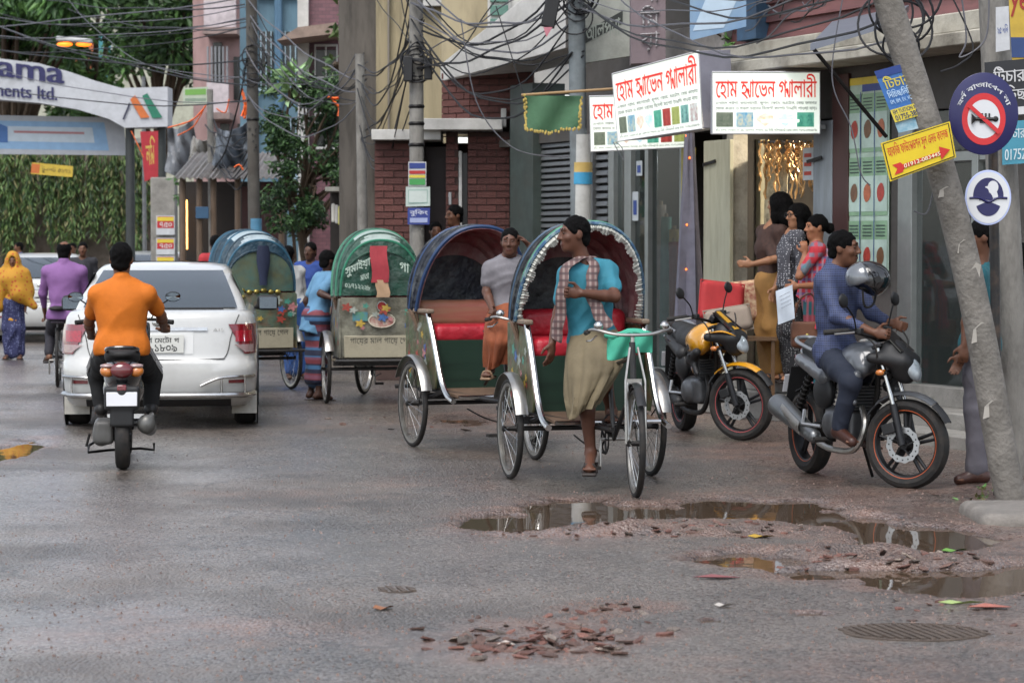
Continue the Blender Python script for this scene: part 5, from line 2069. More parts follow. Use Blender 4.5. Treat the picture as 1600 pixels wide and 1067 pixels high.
# ------------------------------------------------------------------ cycle rickshaws
rubber = mat('rubber', '#191817', .75, var=.2, vs=20, dirt=.4, dcol='#4a4038', ds=12)
chrome = mat('chrome', '#b5b5b3', .18, metal=1., var=.08, dirt=.35, dcol='#6a5340', ds=9)
chrome_worn = mat('chrome_worn', '#a3a19c', .32, metal=.9, var=.15, dirt=.5, dcol='#5d4433', ds=14)
blackp = mat('black_paint', '#1b1b1c', .4, var=.2, vs=9, dirt=.4, dcol='#443a31', ds=8)
darkiron = mat('dark_iron', '#1f1d1c', .5, metal=.6)
woodd = mat('old_wood', '#5e4a3a', .75, var=.25, vs=9, stretch=(1, 1, .25))
def wheel(parent, c, axis, Rr=.345, tw=.021, spokes=28, name='wheel', hub=.09):
 """wire wheel: tyre, rim, hub and spokes; parent is a root; returns the wheel part."""
 ax = V(axis).normalized()
 c = V(c)
 mb = MB()
 mb.torus(c, ax, Rr - tw, tw, 48, 10)
 w = mb.build(name, rubber, parent)
 mb = MB()
 prof = [(Rr - tw * 2.6, -.014), (Rr - tw * 1.5, -.017), (Rr - tw * 1.5, .017), (Rr - tw * 2.6, .014), (Rr - tw * 2.6, -.014)]
 mb.lathe(prof, c, ax, 48)
 mb.build('rim', chrome_worn, w)
 mb = MB()
 mb.lathe([(0, -hub / 2 - .012), (.012, -hub / 2 - .012), (.028, -hub / 2), (.018, -hub / 2 + .012), (.016, hub / 2 - .012), (.028, hub / 2), (.012, hub / 2 + .012), (0, hub / 2 + .012)], c, ax, 16)
 mb.build('hub', darkiron, w)
 mb = MB()
 fr = frame_of(ax)
 for i in range(spokes):
  a = 2 * math.pi * i / spokes
  s = 1 if i % 2 else -1
  a2 = a + (.35 if (i // 2) % 2 else -.35)
  p0 = c + fr @ V((.024 * math.cos(a2), .024 * math.sin(a2), s * hub / 2))
  p1 = c + fr @ V(((Rr - tw * 2.4) * math.cos(a), (Rr - tw * 2.4) * math.sin(a), 0))
  mb.tube([p0, p1], .0016, 4, cap=False)
 mb.build('spokes', chrome, w).name = 'spoke_set'
 return w
def mudguard(parent, c, axis, Rr, a0, a1, wd=.075, m=None):
 """curved metal strip over a wheel whose axis is x; angles from the front (+y) over the top."""
 rows = []
 n = 22
 for i in range(n + 1):
  a = a0 + (a1 - a0) * i / n
  r = []
  for j in range(7):
   t = -1 + 2 * j / 6
   rad = Rr + .012 * (1 - t * t)
   r.append((c[0] + t * wd / 2, c[1] + rad * math.cos(a), c[2] + rad * math.sin(a)))
  rows.append(r)
 mb = MB()
 mb.shell(rows, .003)
 return mb.build('mudguard', m or chrome, parent)
def hoop(w, z0, z1, lean0, lean1, n=24, sq=2.3):
 """arch in the xz plane: springs at z0, top at z1; leans in y from lean0 to lean1."""
 out = []
 for i in range(n + 1):
  a = math.pi * i / n
  ca, sa = math.cos(a), math.sin(a)
  x = -w * math.copysign(abs(ca) ** (2 / sq), ca)
  s = abs(sa) ** (2 / sq)
  out.append(V((x, lean0 + (lean1 - lean0) * s, z0 + (z1 - z0) * s)))
 return out
def rickshaw(label, base, rz, hood='blue', panel='tin', steer=0., seat='red', front=True, deco=True):
 root = thing('cycle_rickshaw', label, 'rickshaw', base, rz, 'cycle rickshaws in the street')
 redv = mat('red_vinyl', '#9d1f2b', .38, var=.12, vs=6, spec=.5, bump=.5, bs=8, dirt=.25, dcol='#4a1a1c', ds=5)
 creamv = mat('cream_vinyl', '#a88a6a', .45, var=.12, col2='#9d2a33', vs=2.2, stretch=(.2, .2, 3))
 # wheels
 for sx in (-.5, .5):
  w = wheel(root, (sx, 0, .345), (1, 0, 0))
  mudguard(root, (sx, 0, .345), None, .375, R(18), R(150), .085, chrome_worn)
  mb = MB()
  for a in (35, 90, 140):
   a = R(a)
   mb.tube([(sx * .9, 0, .345), (sx, .37 * math.cos(a), .345 + .37 * math.sin(a))], .005, 5)
  mb.build('mudguard_stay', darkiron, root)
 # axle and chassis
 mb = MB()
 mb.cyl((-.5, 0, .345), (.5, 0, .345), .017)
 mb.box((0, .0, .40), (.86, .05, .05))
 mb.build('axle', blackp, root)
 mb = MB()
 for sx in (-.36, .36):
  mb.tube([(sx, -.42, .47), (sx, .35, .45), (sx * .5, .72, .42), (sx * .12, 1.0, .40)], .018, 8)
  # leaf springs
  mb.tube(bez([(sx, -.36, .46), (sx, 0, .40), (sx, .36, .46)], 5), .014, 6)
 mb.tube([(-.36, -.42, .47), (.36, -.42, .47)], .018, 8)
 mb.build('chassis', blackp, root)
 mb = MB()
 mb.tube([(-.47, -.56, .45), (.47, -.56, .45)], .016, 8)
 for sx in (-.34, .34):
  mb.tube([(sx, -.56, .45), (sx, -.40, .46)], .014, 8)
 mb.build('rear_bumper', blackp, root)
 # cycle frame
 mb = MB()
 hx = V((0, 1.30, .98))
 bb = V((0, .86, .33))
 st = V((0, .74, .80))
 h2 = V((0, 1.345, .72))
 mb.tube([(0, .45, .44), bb, h2], .016, 8)
 mb.tube([bb, st], .015, 8)
 mb.tube([st, hx - V((0, 0, .10))], .014, 8)
 mb.tube([st, (0, .30, .50)], .013, 8)
 mb.tube([h2 - V((0, .006, .03)), hx], .021, 10)
 mb.build('cycle_frame', blackp, root)
 # front assembly turned by the steering angle about the head tube
 Mx = Matrix.Translation((0, 1.32, 0)) @ Matrix.Rotation(steer, 4, 'Z') @ Matrix.Translation((0, -1.32, 0))
 fw = MB
 w = wheel(root, (0, 1.46, .345), (1, 0, 0), spokes=32)
 w.matrix_local = Mx
 mb = MB()
 for sx in (-.05, .05):
  mb.tube([(sx, 1.46, .345), (sx, 1.40, .62), (sx * .8, 1.365, .735)], .011, 8)
  mb.tube([(sx * 1.25, 1.47, .345), (sx * 1.25, 1.44, .74), (sx * .5, 1.36, .95)], .008, 6)
 mb.box((0, 1.362, .735), (.1, .03, .03))
 f = mb.build('fork', chrome_worn, root)
 f.matrix_local = Mx
 mb = MB()
 mb.tube([(0, 1.30, .96), (0, 1.295, 1.03)], .014, 8)
 mb.tube(bez([(-.27, 1.10, 1.035), (-.24, 1.24, 1.06), (-.1, 1.31, 1.03), (.1, 1.31, 1.03), (.24, 1.24, 1.06), (.27, 1.10, 1.035)], 6), .011, 8)
 hb = mb.build('handlebar', chrome_worn, root)
 hb.matrix_local = Mx
 for sx in (-.272, .272):
  mb = MB()
  mb.cyl((sx, 1.06, 1.033), (sx * .985, 1.17, 1.045), .016)
  mb.build('grip', rubber, hb)
  mb = MB()
  mb.ell((sx * .78, 1.25, 1.085), (.032, .032, .03))
  mb.build('bell', chrome, hb)
  mb = MB()
  mb.tube([(sx * .8, 1.20, 1.02), (sx * .92, 1.17, .985), (sx * 1.0, 1.10, .98)], .006, 5)
  mb.build('brake_lever', chrome, hb)
 rows = []
 for i in range(13):
  a = R(-8 + 150 * i / 12)
  rows.append([(t * .028, 1.46 + (.375 + .01 * (1 - t * t)) * math.cos(a), .345 + (.375 + .01 * (1 - t * t)) * math.sin(a)) for t in (-1, -.5, 0, .5, 1)])
 if front:
  mb = MB()
  mb.shell(rows[4:], .003)
  q = mb.build('front_mudguard', blackp, root)
  q.matrix_local = Mx
 # saddle, cranks and chain
 mb = MB()
 rows = []
 for i in range(9):
  t = i / 8
  wd = .105 * (1 - t) ** .7 + .022
  rows.append([(wd * math.cos(a), .60 + .28 * t, .93 + .03 * math.sin(a) - .02 * t) for a in [math.pi * 2 * j / 10 for j in range(10)]])
 mb.grid(rows, True)
 mb.add(rows[0], [tuple(range(10))])
 mb.add(rows[-1], [tuple(range(10))])
 sd = mb.build('saddle', mat('saddle_leather', '#3a2a22', .5), root)
 mb = MB()
 mb.cyl((0, .70, .80), (0, .70, .91), .013)
 mb.build('seat_post', chrome_worn, sd)
 mb = MB()
 mb.lathe([(.085, -.004), (.1, -.003), (.1, .003), (.085, .004), (.085, -.004)], (.06, .86, .33), (1, 0, 0), 28)
 for k in range(5):
  a = k * 1.2566
  mb.tube([(.06, .86, .33), (.06, .86 + .09 * math.cos(a), .33 + .09 * math.sin(a))], .007, 4)
 cr = mb.build('chainring', darkiron, root)
 mb = MB()
 mb.tube([(.09, .86, .33), (.1, .89, .145)], .010, 6)
 mb.tube([(-.09, .86, .33), (-.1, .83, .495)], .010, 6)
 mb.tube([(-.09, .86, .33), (.09, .86, .33)], .012, 8)
 ck = mb.build('crank', chrome_worn, root)
 for (x, y, z) in ((.145, .89, .145), (-.145, .83, .495)):
  mb = MB()
  mb.box((x, y, z), (.085, .065, .022))
  mb.build('pedal', rubber, ck)
 mb = MB()
 mb.tube(bez([(.06, .88, .425), (.06, .4, .40), (.06, .05, .40)], 4), .006, 5)
 mb.tube(bez([(.06, .88, .235), (.06, .45, .25), (.06, .05, .295)], 4), .006, 5)
 mb.build('chain', darkiron, root)
 # passenger body
 if panel == 'mural':
  pm = mat('tin_mural', '#7d7a58', .45, col2='#35605c', var=.2, vs=7, dirt=.6, dcol='#7a3a30', ds=9, bump=.5, bs=7)
 elif panel == 'tin':
  pm = mat('tin_painted', '#6f6d5f', .45, col2='#8a8878', var=.2, vs=5, dirt=.75, dcol='#2f2a22', ds=6, bump=.5, bs=7)
 else:
  pm = mat('tin_green', '#33432f', .5, col2='#59603f', var=.3, vs=7, dirt=.85, dcol='#6a3f34', ds=9, bump=.5, bs=7)
 # back panel, curved
 rows = []
 for i in range(9):
  t = i / 8
  z = .47 + .60 * t
  rows.append([(-.40 + .80 * j / 12, -.40 - .06 * t - .035 * math.sin(math.pi * j / 12), z) for j in range(13)])
 mb = MB()
 mb.shell(rows, .012)
 bp = mb.build('back_panel', pm, root)
 # lower painted plate with lettering
 mb = MB()
 mb.box((0, -.455, .585), (.74, .012, .22))
 lp_ = mb.build('name_plate', mat('plate_cream', '#9a937e', .5, var=.15, dirt=.6, dcol='#5f5a4a', ds=7), root, bev=.01)
 mb = MB()
 text(mb, 'গােয়র মাল গােয় েগল', V((-.31, -.4625, .60)), V((1, 0, 0)), V((0, 0, 1)), .62, .075, 12)
 mb.build('lettering', mat('paint_dark', '#2f2f28', .5), lp_)
 # sides
 for sx in (-1, 1):
  prof = [(-.44, .47), (.30, .47), (.34, .56), (.30, .72), (.22, .82), (.20, .98), (.10, 1.04), (-.45, 1.06)]
  mb = MB()
  mb.prism(prof, (sx * .40, 0, 0), (0, 1, 0), (0, 0, 1), (sx * .016, 0, 0))
  sp = mb.build('side_panel', pm, root, bev=.004)
  mb = MB()
  e = [(sx * .41, a, b) for a, b in bez([V((.72, .40, 0)), V((.55, .44, 0)), V((.40, .56, 0)), V((.30, .74, 0)), V((.22, .90, 0)), V((.14, 1.05, 0))], 5) for a, b in [(a, b)]] if False else \
   [(sx * .41, q.x, q.y) for q in bez([V((.74, .40, 0)), V((.58, .44, 0)), V((.44, .56, 0)), V((.33, .74, 0)), V((.22, .92, 0)), V((.12, 1.06, 0))], 5)]
  mb.tube(e, .022, 8)
  mb.build('armrest_rail', chrome, sp)
  mb = MB()
  mb.box((sx * .41, -.02, 1.075), (.06, .42, .035))
  mb.build('armrest', mat('armrest_vinyl', '#7a6a5a', .6, dirt=.5), root, bev=.01)
 orn = random.Random(int(base[0] * 1000))
 oc = ['#8a3a2e', '#a58a3a', '#3f7a6a', '#8a8f86', '#3a5a8a', '#a06a6a']
 for k in range(16):
  y_, z_ = orn.uniform(-.36, .16), orn.uniform(.54, .98)
  for sx in (-1, 1):
   mb = MB()
   r_ = orn.uniform(.018, .045)
   mb.add([(sx * .4175, y_ + r_ * (1 + .35 * math.cos(5 * a)) * math.cos(a), z_ + r_ * (1 + .35 * math.cos(5 * a)) * math.sin(a)) for a in [i * .314 for i in range(20)]], [tuple(range(20))])
   mb.build('painted_motif', mat('motif%d' % (k % 6), oc[k % 6], .5, var=.3, vs=30), root)
 for k in range(12):
  x_, z_ = orn.uniform(-.35, .35), orn.uniform(.76, 1.0)
  mb = MB()
  r_ = orn.uniform(.02, .05)
  mb.add([(x_ + r_ * (1 + .35 * math.cos(5 * a)) * math.cos(a), -.457 - .06 * (z_ - .47) / .6 - .035 * math.cos(x_ * 3.6) * .4, z_ + .8 * r_ * (1 + .35 * math.cos(5 * a)) * math.sin(a)) for a in [i * .314 for i in range(20)]], [tuple(range(20))])
  mb.build('painted_motif', mat('motif%d' % (k % 6), oc[k % 6], .5, var=.3, vs=30), root)
 # bench front and footboard
 mb = MB()
 mb.box((0, .20, .66), (.78, .014, .38), Matrix.Rotation(-.08, 3, 'X'))
 mb.build('bench_front', mat('bench_green', '#1b3226', .5, var=.4, vs=4, dirt=.6, dcol='#17201a', ds=4, stretch=(.3, 1, 4)), root)
 mb = MB()
 mb.box((0, .45, .445), (.72, .52, .02), Matrix.Rotation(-.06, 3, 'X'))
 mb.build('footboard', woodd, root)
 mb = MB()
 mb.tube([(-.36, .72, .43), (.36, .72, .43)], .014, 8)
 mb.build('footboard_edge', chrome, root)
 # seat and backrest
 F = Field()
 F.rbox((0, -.02, .895), (.385, .235, .075), None, .055)
 F.build('seat_cushion', redv, .016, root, wrinkle(.003, 30))
 F = Field()
 F.rbox((0, -.27, 1.05), (.385, .075, .105), None, .06)
 F.build('backrest', creamv if seat == 'cream' else redv, .016, root, wrinkle(.003, 30, 2))
 # folding hood
 if hood == 'blue':
  cols = ['#161c2c', '#10141d']
 elif hood == 'green':
  cols = ['#1b4c3c', '#143629']
 elif hood == 'sea':
  cols = ['#1f4254', '#152b38']
 else:
  cols = ['#191b22', '#101115']
 hm = mat('hood_' + hood, cols[0], .5, col2=cols[1], var=.2, vs=4, dirt=.45, dcol='#6f7370', ds=5, bump=.8, bs=9)
 inner = mat('hood_lining', '#7c2c38', .6, col2='#8f7e7c', var=.25, vs=5, dirt=.5, dcol='#2a1f22', bump=.7, bs=9)
 # hoops fan forward: (front lean, top height, half width)
 z0 = 1.09
 fan = [(-.42, -.48, 1.52, .385), (-.42, -.46, 1.63, .40), (-.38, -.34, 1.70, .415), (-.30, -.16, 1.735, .43), (-.20, .04, 1.745, .44), (-.08, .22, 1.735, .445)]
 hp = [hoop(w_, z0 - .02 * i / 5, zt, a_, b_, 28) for i, (a_, b_, zt, w_) in enumerate(fan)]
 rows = []
 for i in range(len(hp) - 1):
  for k in range(4):
   t = k / 4
   sag = -.022 * math.sin(math.pi * t)
   rows.append([hp[i][j].lerp(hp[i + 1][j], t) + (V((0, 0, 1.2)) - V((0, 0, 0)) - V((hp[i][j].x * .0, 0, 1.2))) * 0 + (V((hp[i][j].x, 0, hp[i][j].z - 1.15)).normalized() * sag) for j in range(29)])
 rows.append(hp[-1])
 mb = MB()
 mb.shell(rows, -.008)
 # back of the hood closing the rearmost hoop
 hd = mb.build('hood', hm, root)
 mb = MB()
 mb.shell([[p + V((0, .012, -.012)) - V((p.x * .03, 0, 0)) for p in r] for r in rows], -.003)
 mb.build('hood_lining', inner, hd)
 back = []
 for k in range(7):
  t = k / 6
  back.append([V((p.x, -.42 - .06 * (p.z - z0) / .5 - .05 * math.sin(math.pi * min(1, (p.z - z0) / .42)) * t * (1 - abs(p.x) / .45), z0 + (p.z - z0) * t)) for p in hp[0]])
 mb = MB()
 mb.shell(back, .006)
 bb_ = mb.build('hood_back', hm if hood != 'sea' else mat('hood_back_mural', '#6a6a48', .6, col2='#3f5e58', var=.3, vs=6, dirt=.6, dcol='#2a2a28', ds=5), hd)
 for i, h_ in enumerate(hp):
  mb = MB()
  mb.tube([p + V((0, 0, .006)) for p in h_], .013 if i < 5 else .017, 6)
  mb.build('hoop', [hm, mat('hood_rib_' + hood, {'blue': '#243a5c', 'green': '#256a50', 'sea': '#2a5266'}.get(hood, '#34485c'), .5)][1 if i in (1, 3, 5) else 0], hd)
 for sx in (-1, 1):
  mb = MB()
  for i, (a_, b_, zt, w_) in enumerate(fan[2:]):
   mb.tube([(sx * w_, a_, z0), (sx * .405, -.18 + .02 * i, .92)], .009, 5)
  mb.build('hood_strut', woodd, hd)
 # pale worn top
 mb = MB()
 crown = [[q + V((0, 0, .012)) for q in r[9:20]] for r in rows[4:16]]
 mb.shell(crown, .004)
 mb.build('hood_top_patch', mat('worn_tin_' + hood, {'green': '#93a09a', 'sea': '#9aa7ac'}.get(hood, '#23262c'), .45, var=.35, vs=6, dirt=.5, dcol='#1c3a3a'), hd)
 if deco:
  # white frill and coloured ribbons round the front hoop
  fr = MB()
  pts = hp[-1]
  for i in range(len(pts) - 1):
   for k in range(4):
    p = pts[i].lerp(pts[i + 1], (k + .5) / 4)
    o = V((p.x, 0, p.z - 1.2)).normalized()
    fr.tube([p + V((0, .015, 0)), p + V((0, .035 + .012 * math.sin(k * 3 + i), 0)) - o * .022, p + V((0, .03, 0)) - o * (.045 + .012 * math.sin(i * 2.7 + k))], [.010, .012, .006], 4)
  fr.build('frill', mat('frill_pale', '#a8a8a0', .7, var=.4, vs=20), hd)
  mb = MB()
  mb.tube([p + V((0, .02, .012)) for p in pts[2:]], .016, 6)
  mb.build('ribbon', mat('ribbon_blue', '#2f4f6e', .5, var=.4, vs=18, dirt=.8, dcol='#9ab0a0', ds=20), hd)
  mb = MB()
  mb.tube([p + V((0, -.01, .022)) for p in pts[4:-3]], .011, 6)
  mb.build('ribbon', mat('ribbon_green', '#4a8a6a', .5, var=.4, vs=18), hd)
 return root, hd, bp
RK = {}
aL = R(13)
L1 = G(797, 748)
c1_ = V((L1.x + .5 * math.cos(aL), L1.y + .5 * math.sin(aL), 0))
RK[1] = rickshaw('red seated rickshaw with white frilled hood and driver in teal shirt', c1_, math.pi + aL, 'black', 'green', R(-8), 'red')
a2 = R(20)
L2 = G(645, 698)
c2_ = V((L2.x + .5 * math.cos(a2), L2.y + .5 * math.sin(a2), 0))
RK[2] = rickshaw('red and cream seated rickshaw with plain blue rimmed hood', c2_, math.pi + a2, 'blue', 'green', R(-5), 'cream', deco=False)
c3_ = G(510, 630)
c3_ = V((c3_.x + .5 * math.cos(R(10)), c3_.y + .5 * math.sin(R(10)), 0))
RK[3] = rickshaw('rickshaw seen from behind with green lettered hood', c3_, R(10), 'green', 'tin', R(-22), 'red', deco=False)
c4_ = G(455, 608)
c4_ = V((c4_.x - .5 * math.cos(R(24)), c4_.y - .5 * math.sin(R(24)), 0))
RK[4] = rickshaw('rickshaw seen from behind with sea blue hood and painted mural', c4_, R(24), 'sea', 'mural', 0, 'red', deco=False)
# details on the green hood: red cloth, cardboard, lamp, emblem, lettering
rt, hd, bp = RK[3]
yb = -.565
for (nm, x, z, w_, h_, c, rot) in (('red_cloth', -.03, 1.40, .17, .36, '#8e2e36', -.06), ('cardboard', -.0, 1.16, .13, .17, '#a08468', -.03)):
 mb = MB()
 rows = [[(x + (i / 6 - .5) * w_ + .01 * math.sin(j), yb - .012 - .006 * math.sin(i * 1.3 + j) + (.0 if z < 1.3 else max(0, (j / 6 - .5)) * .09), z + (j / 6 - .5) * h_) for i in range(7)] for j in range(7)]
 mb.shell(rows, .004)
 mb.build(nm, mat('tag_' + nm, c, .8, var=.15), hd)
mb = MB()
mb.cyl((0, -.475, .985), (0, -.51, .985), .045)
lm = mb.build('rear_lamp', mat('lamp_red', '#8a1f1f', .25), rt)
mb = MB()
mb.torus((0, -.508, .985), (0, 1, 0), .047, .007, 20, 6)
mb.build('lamp_ring', chrome, lm)
mb = MB()
flat(mb, V((-1, 0, 0)), V((0, 0, 1)), V((0, -1, 0)), [(.13 * math.cos(a) - 0, .845 + .07 * math.sin(a)) for a in [i * .3 for i in range(21)]], .496)
em = mb.build('emblem', mat('emblem_red', '#8a2e2c', .5, col2='#b8b0a0', vs=18, var=.1), rt)
mb = MB()
mb.torus((0, -.498, .845), (0, 1, 0), .1, .006, 24, 5)
mb.v = [(x * 1.3, y, .845 + (z - .845) * .7) for x, y, z in mb.v]
mb.build('emblem_ring', mat('emblem_pale', '#b0aa98', .5), em)
mb = MB()
flat(mb, V((-1, 0, 0)), V((0, 0, 1)), V((0, -1, 0)), rect(.14, .84, .29, .93), .495)
mb.build('sticker', mat('sticker_green', '#5a8a4a', .5, col2='#3a6a9a', vs=9, var=.1), rt)
for tx, o_, u_, w_, h_ in (('সুমাইয়া', (-.37, 1.26), (1, .42), .27, .13), ('মাতা', (-.22, 1.235), (1, .3), .09, .06), ('০১৭১২২২৮', (-.37, 1.17), (1, -.12), .25, .05), ('গা', (.17, 1.34), (1, -.3), .1, .09)):
 mb = MB()
 text(mb, tx, V((o_[0], yb - .004, o_[1])), V((u_[0], 0, u_[1])).normalized(), V((0, 0, 1)), w_, h_, 16, bold=.01)
 mb.build('lettering', mat('paint_pale', '#a9b8ac', .6), hd)
# curl of tinsel and a plastic bag tied to the sea-blue one
rt, hd, bp = RK[4]
mb = MB()
for k in range(7):
 mb.ell((-.30 + .08 * k, -.50, 1.09 + .01 * math.sin(k * 2)), (.035, .02, .025), n=10, m=6)
mb.build('brass_knobs', mat('brass', '#9a8a4a', .3, metal=.8), hd).name = 'brass_trim'
mb = MB()
rows = [[(.06 * math.cos(a) * (1 + .3 * math.sin(j)), -.55 + .025 * math.sin(a), 1.58 - j * .085) for a in [i * .785 for i in range(9)]] for j in range(6)]
mb.grid(rows)
mb.build('dark_cloth', mat('cloth_dark_blue', '#1b2238', .8), hd)
# ------------------------------------------------------------------ saloon cars
carwhite = mat('car_white', '#b4b4b1', .28, var=.03, vs=2, coat=.8, dirt=.12, dcol='#6a645c', ds=5)
carglass = mat('car_glass', '#283136', .04, var=0, spec=.9, coat=1.)
blackplastic = mat('black_plastic', '#1a1a1b', .55, var=.15)
lampred = mat('tail_red', '#6a0d16', .12, coat=1., var=.25, vs=25, spec=.8)
lampclear = mat('tail_clear', '#8f7876', .12, coat=1., var=.15, vs=30)
indic = mat('amber_lens', '#b0651c', .18, coat=1., var=.2, vs=30)
CW = .847
def lay(zs, z, k):
 """interpolate column k of a table at height z"""
 for i in range(len(zs) - 1):
  if zs[i][0] <= z <= zs[i + 1][0]:
   t = (z - zs[i][0]) / (zs[i + 1][0] - zs[i][0])
   return zs[i][k] + (zs[i + 1][k] - zs[i][k]) * t
 return zs[0][k] if z < zs[0][0] else zs[-1][k]
#        z    half-width  rear y  front y
BODY = [(.20, .775, .12, 4.40), (.25, .815, .05, 4.47), (.34, .838, .0, 4.50), (.50, .846, -.015, 4.50), (.575, .846, -.005, 4.49), (.60, .843, .035, 4.47),
  (.66, .846, .045, 4.44), (.76, .846, .06, 4.40), (.88, .838, .085, 4.30), (.96, .822, .10, 4.1), (1.005, .795, .125, 3.9), (1.022, .762, .17, 3.75), (1.028, .70, .30, 3.6)]
GREEN_H = [(.98, .76, .42, 3.62), (1.04, .745, .50, 3.50), (1.12, .715, .64, 3.33), (1.25, .655, .90, 3.02), (1.36, .60, 1.16, 2.74), (1.405, .565, 1.34, 2.52), (1.43, .50, 1.55, 2.3), (1.44, .36, 1.75, 2.15)]
def ring(tab, z, n=64, rc=.55, pw=4.):
 w, yr, yf = lay(tab, z, 1), lay(tab, z, 2), lay(tab, z, 3)
 pts = []
 k = n // 4
 for i in range(k + 1):
  x = -w + 2 * w * i / k
  x = math.copysign(w * (1 - (1 - min(1, abs(x) / w)) ** 1.6), x) if True else x
  pts.append((x, rear_y(tab, x, z, rc, pw)))
 for i in range(1, k):
  pts.append((w, yr + rc + (yf - rc * 1.6 - yr - rc) * i / k))
 for i in range(k + 1):
  x = w - 2 * w * i / k
  x = math.copysign(w * (1 - (1 - min(1, abs(x) / w)) ** 1.6), x)
  pts.append((x, yf - rc * 1.6 * (1 - (1 - min(1, abs(x) / w) ** pw) ** (1 / pw))))
 for i in range(1, k):
  pts.append((-w, yf - rc * 1.6 - (yf - rc * 1.6 - yr - rc) * i / k))
 return [V((a, b, z)) for a, b in pts]
def rear_y(tab, x, z, rc=.55, pw=4.):
 w, yr = lay(tab, z, 1), lay(tab, z, 2)
 return yr + rc * (1 - max(0, 1 - min(1, abs(x) / w) ** pw) ** (1 / pw))
def rearpatch(mb, xs, zs, off=.006, tab=BODY, rc=.55, thick=.0):
 """a patch that follows the rear; xs a function or list of columns per z."""
 rows = []
 for z in zs:
  cols = xs(z) if callable(xs) else xs
  rows.append([V((x, rear_y(tab, x, z, rc) - off, z)) for x in cols])
 mb.grid(rows)
 return mb
def lerpn(a, b, n):
 return [a + (b - a) * i / n for i in range(n + 1)]
def carwheel(parent, c):
 mb = MB()
 mb.lathe([(.20, -.09), (.29, -.095), (.312, -.07), (.315, 0), (.312, .07), (.29, .095), (.20, .09)], c, (1, 0, 0), 32)
 w = mb.build('wheel', rubber, parent)
 mb = MB()
 sx = 1 if c[0] > 0 else -1
 mb.lathe([(0, .05 * sx), (.06, .06 * sx), (.20, .075 * sx), (.205, .09 * sx)], c, (1, 0, 0), 32)
 mb.build('rim', mat('alloy', '#8d8f92', .3, metal=.8), w)
 for k in range(5):
  a = k * 1.2566
  mb = MB()
  p = V(c) + V((.085 * sx, .0, 0))
  mb.tube([p, p + V((0, .19 * math.cos(a), .19 * math.sin(a)))], .02, 6)
  mb.build('rim_spoke', mat('alloy', '#8d8f92', .3, metal=.8), w)
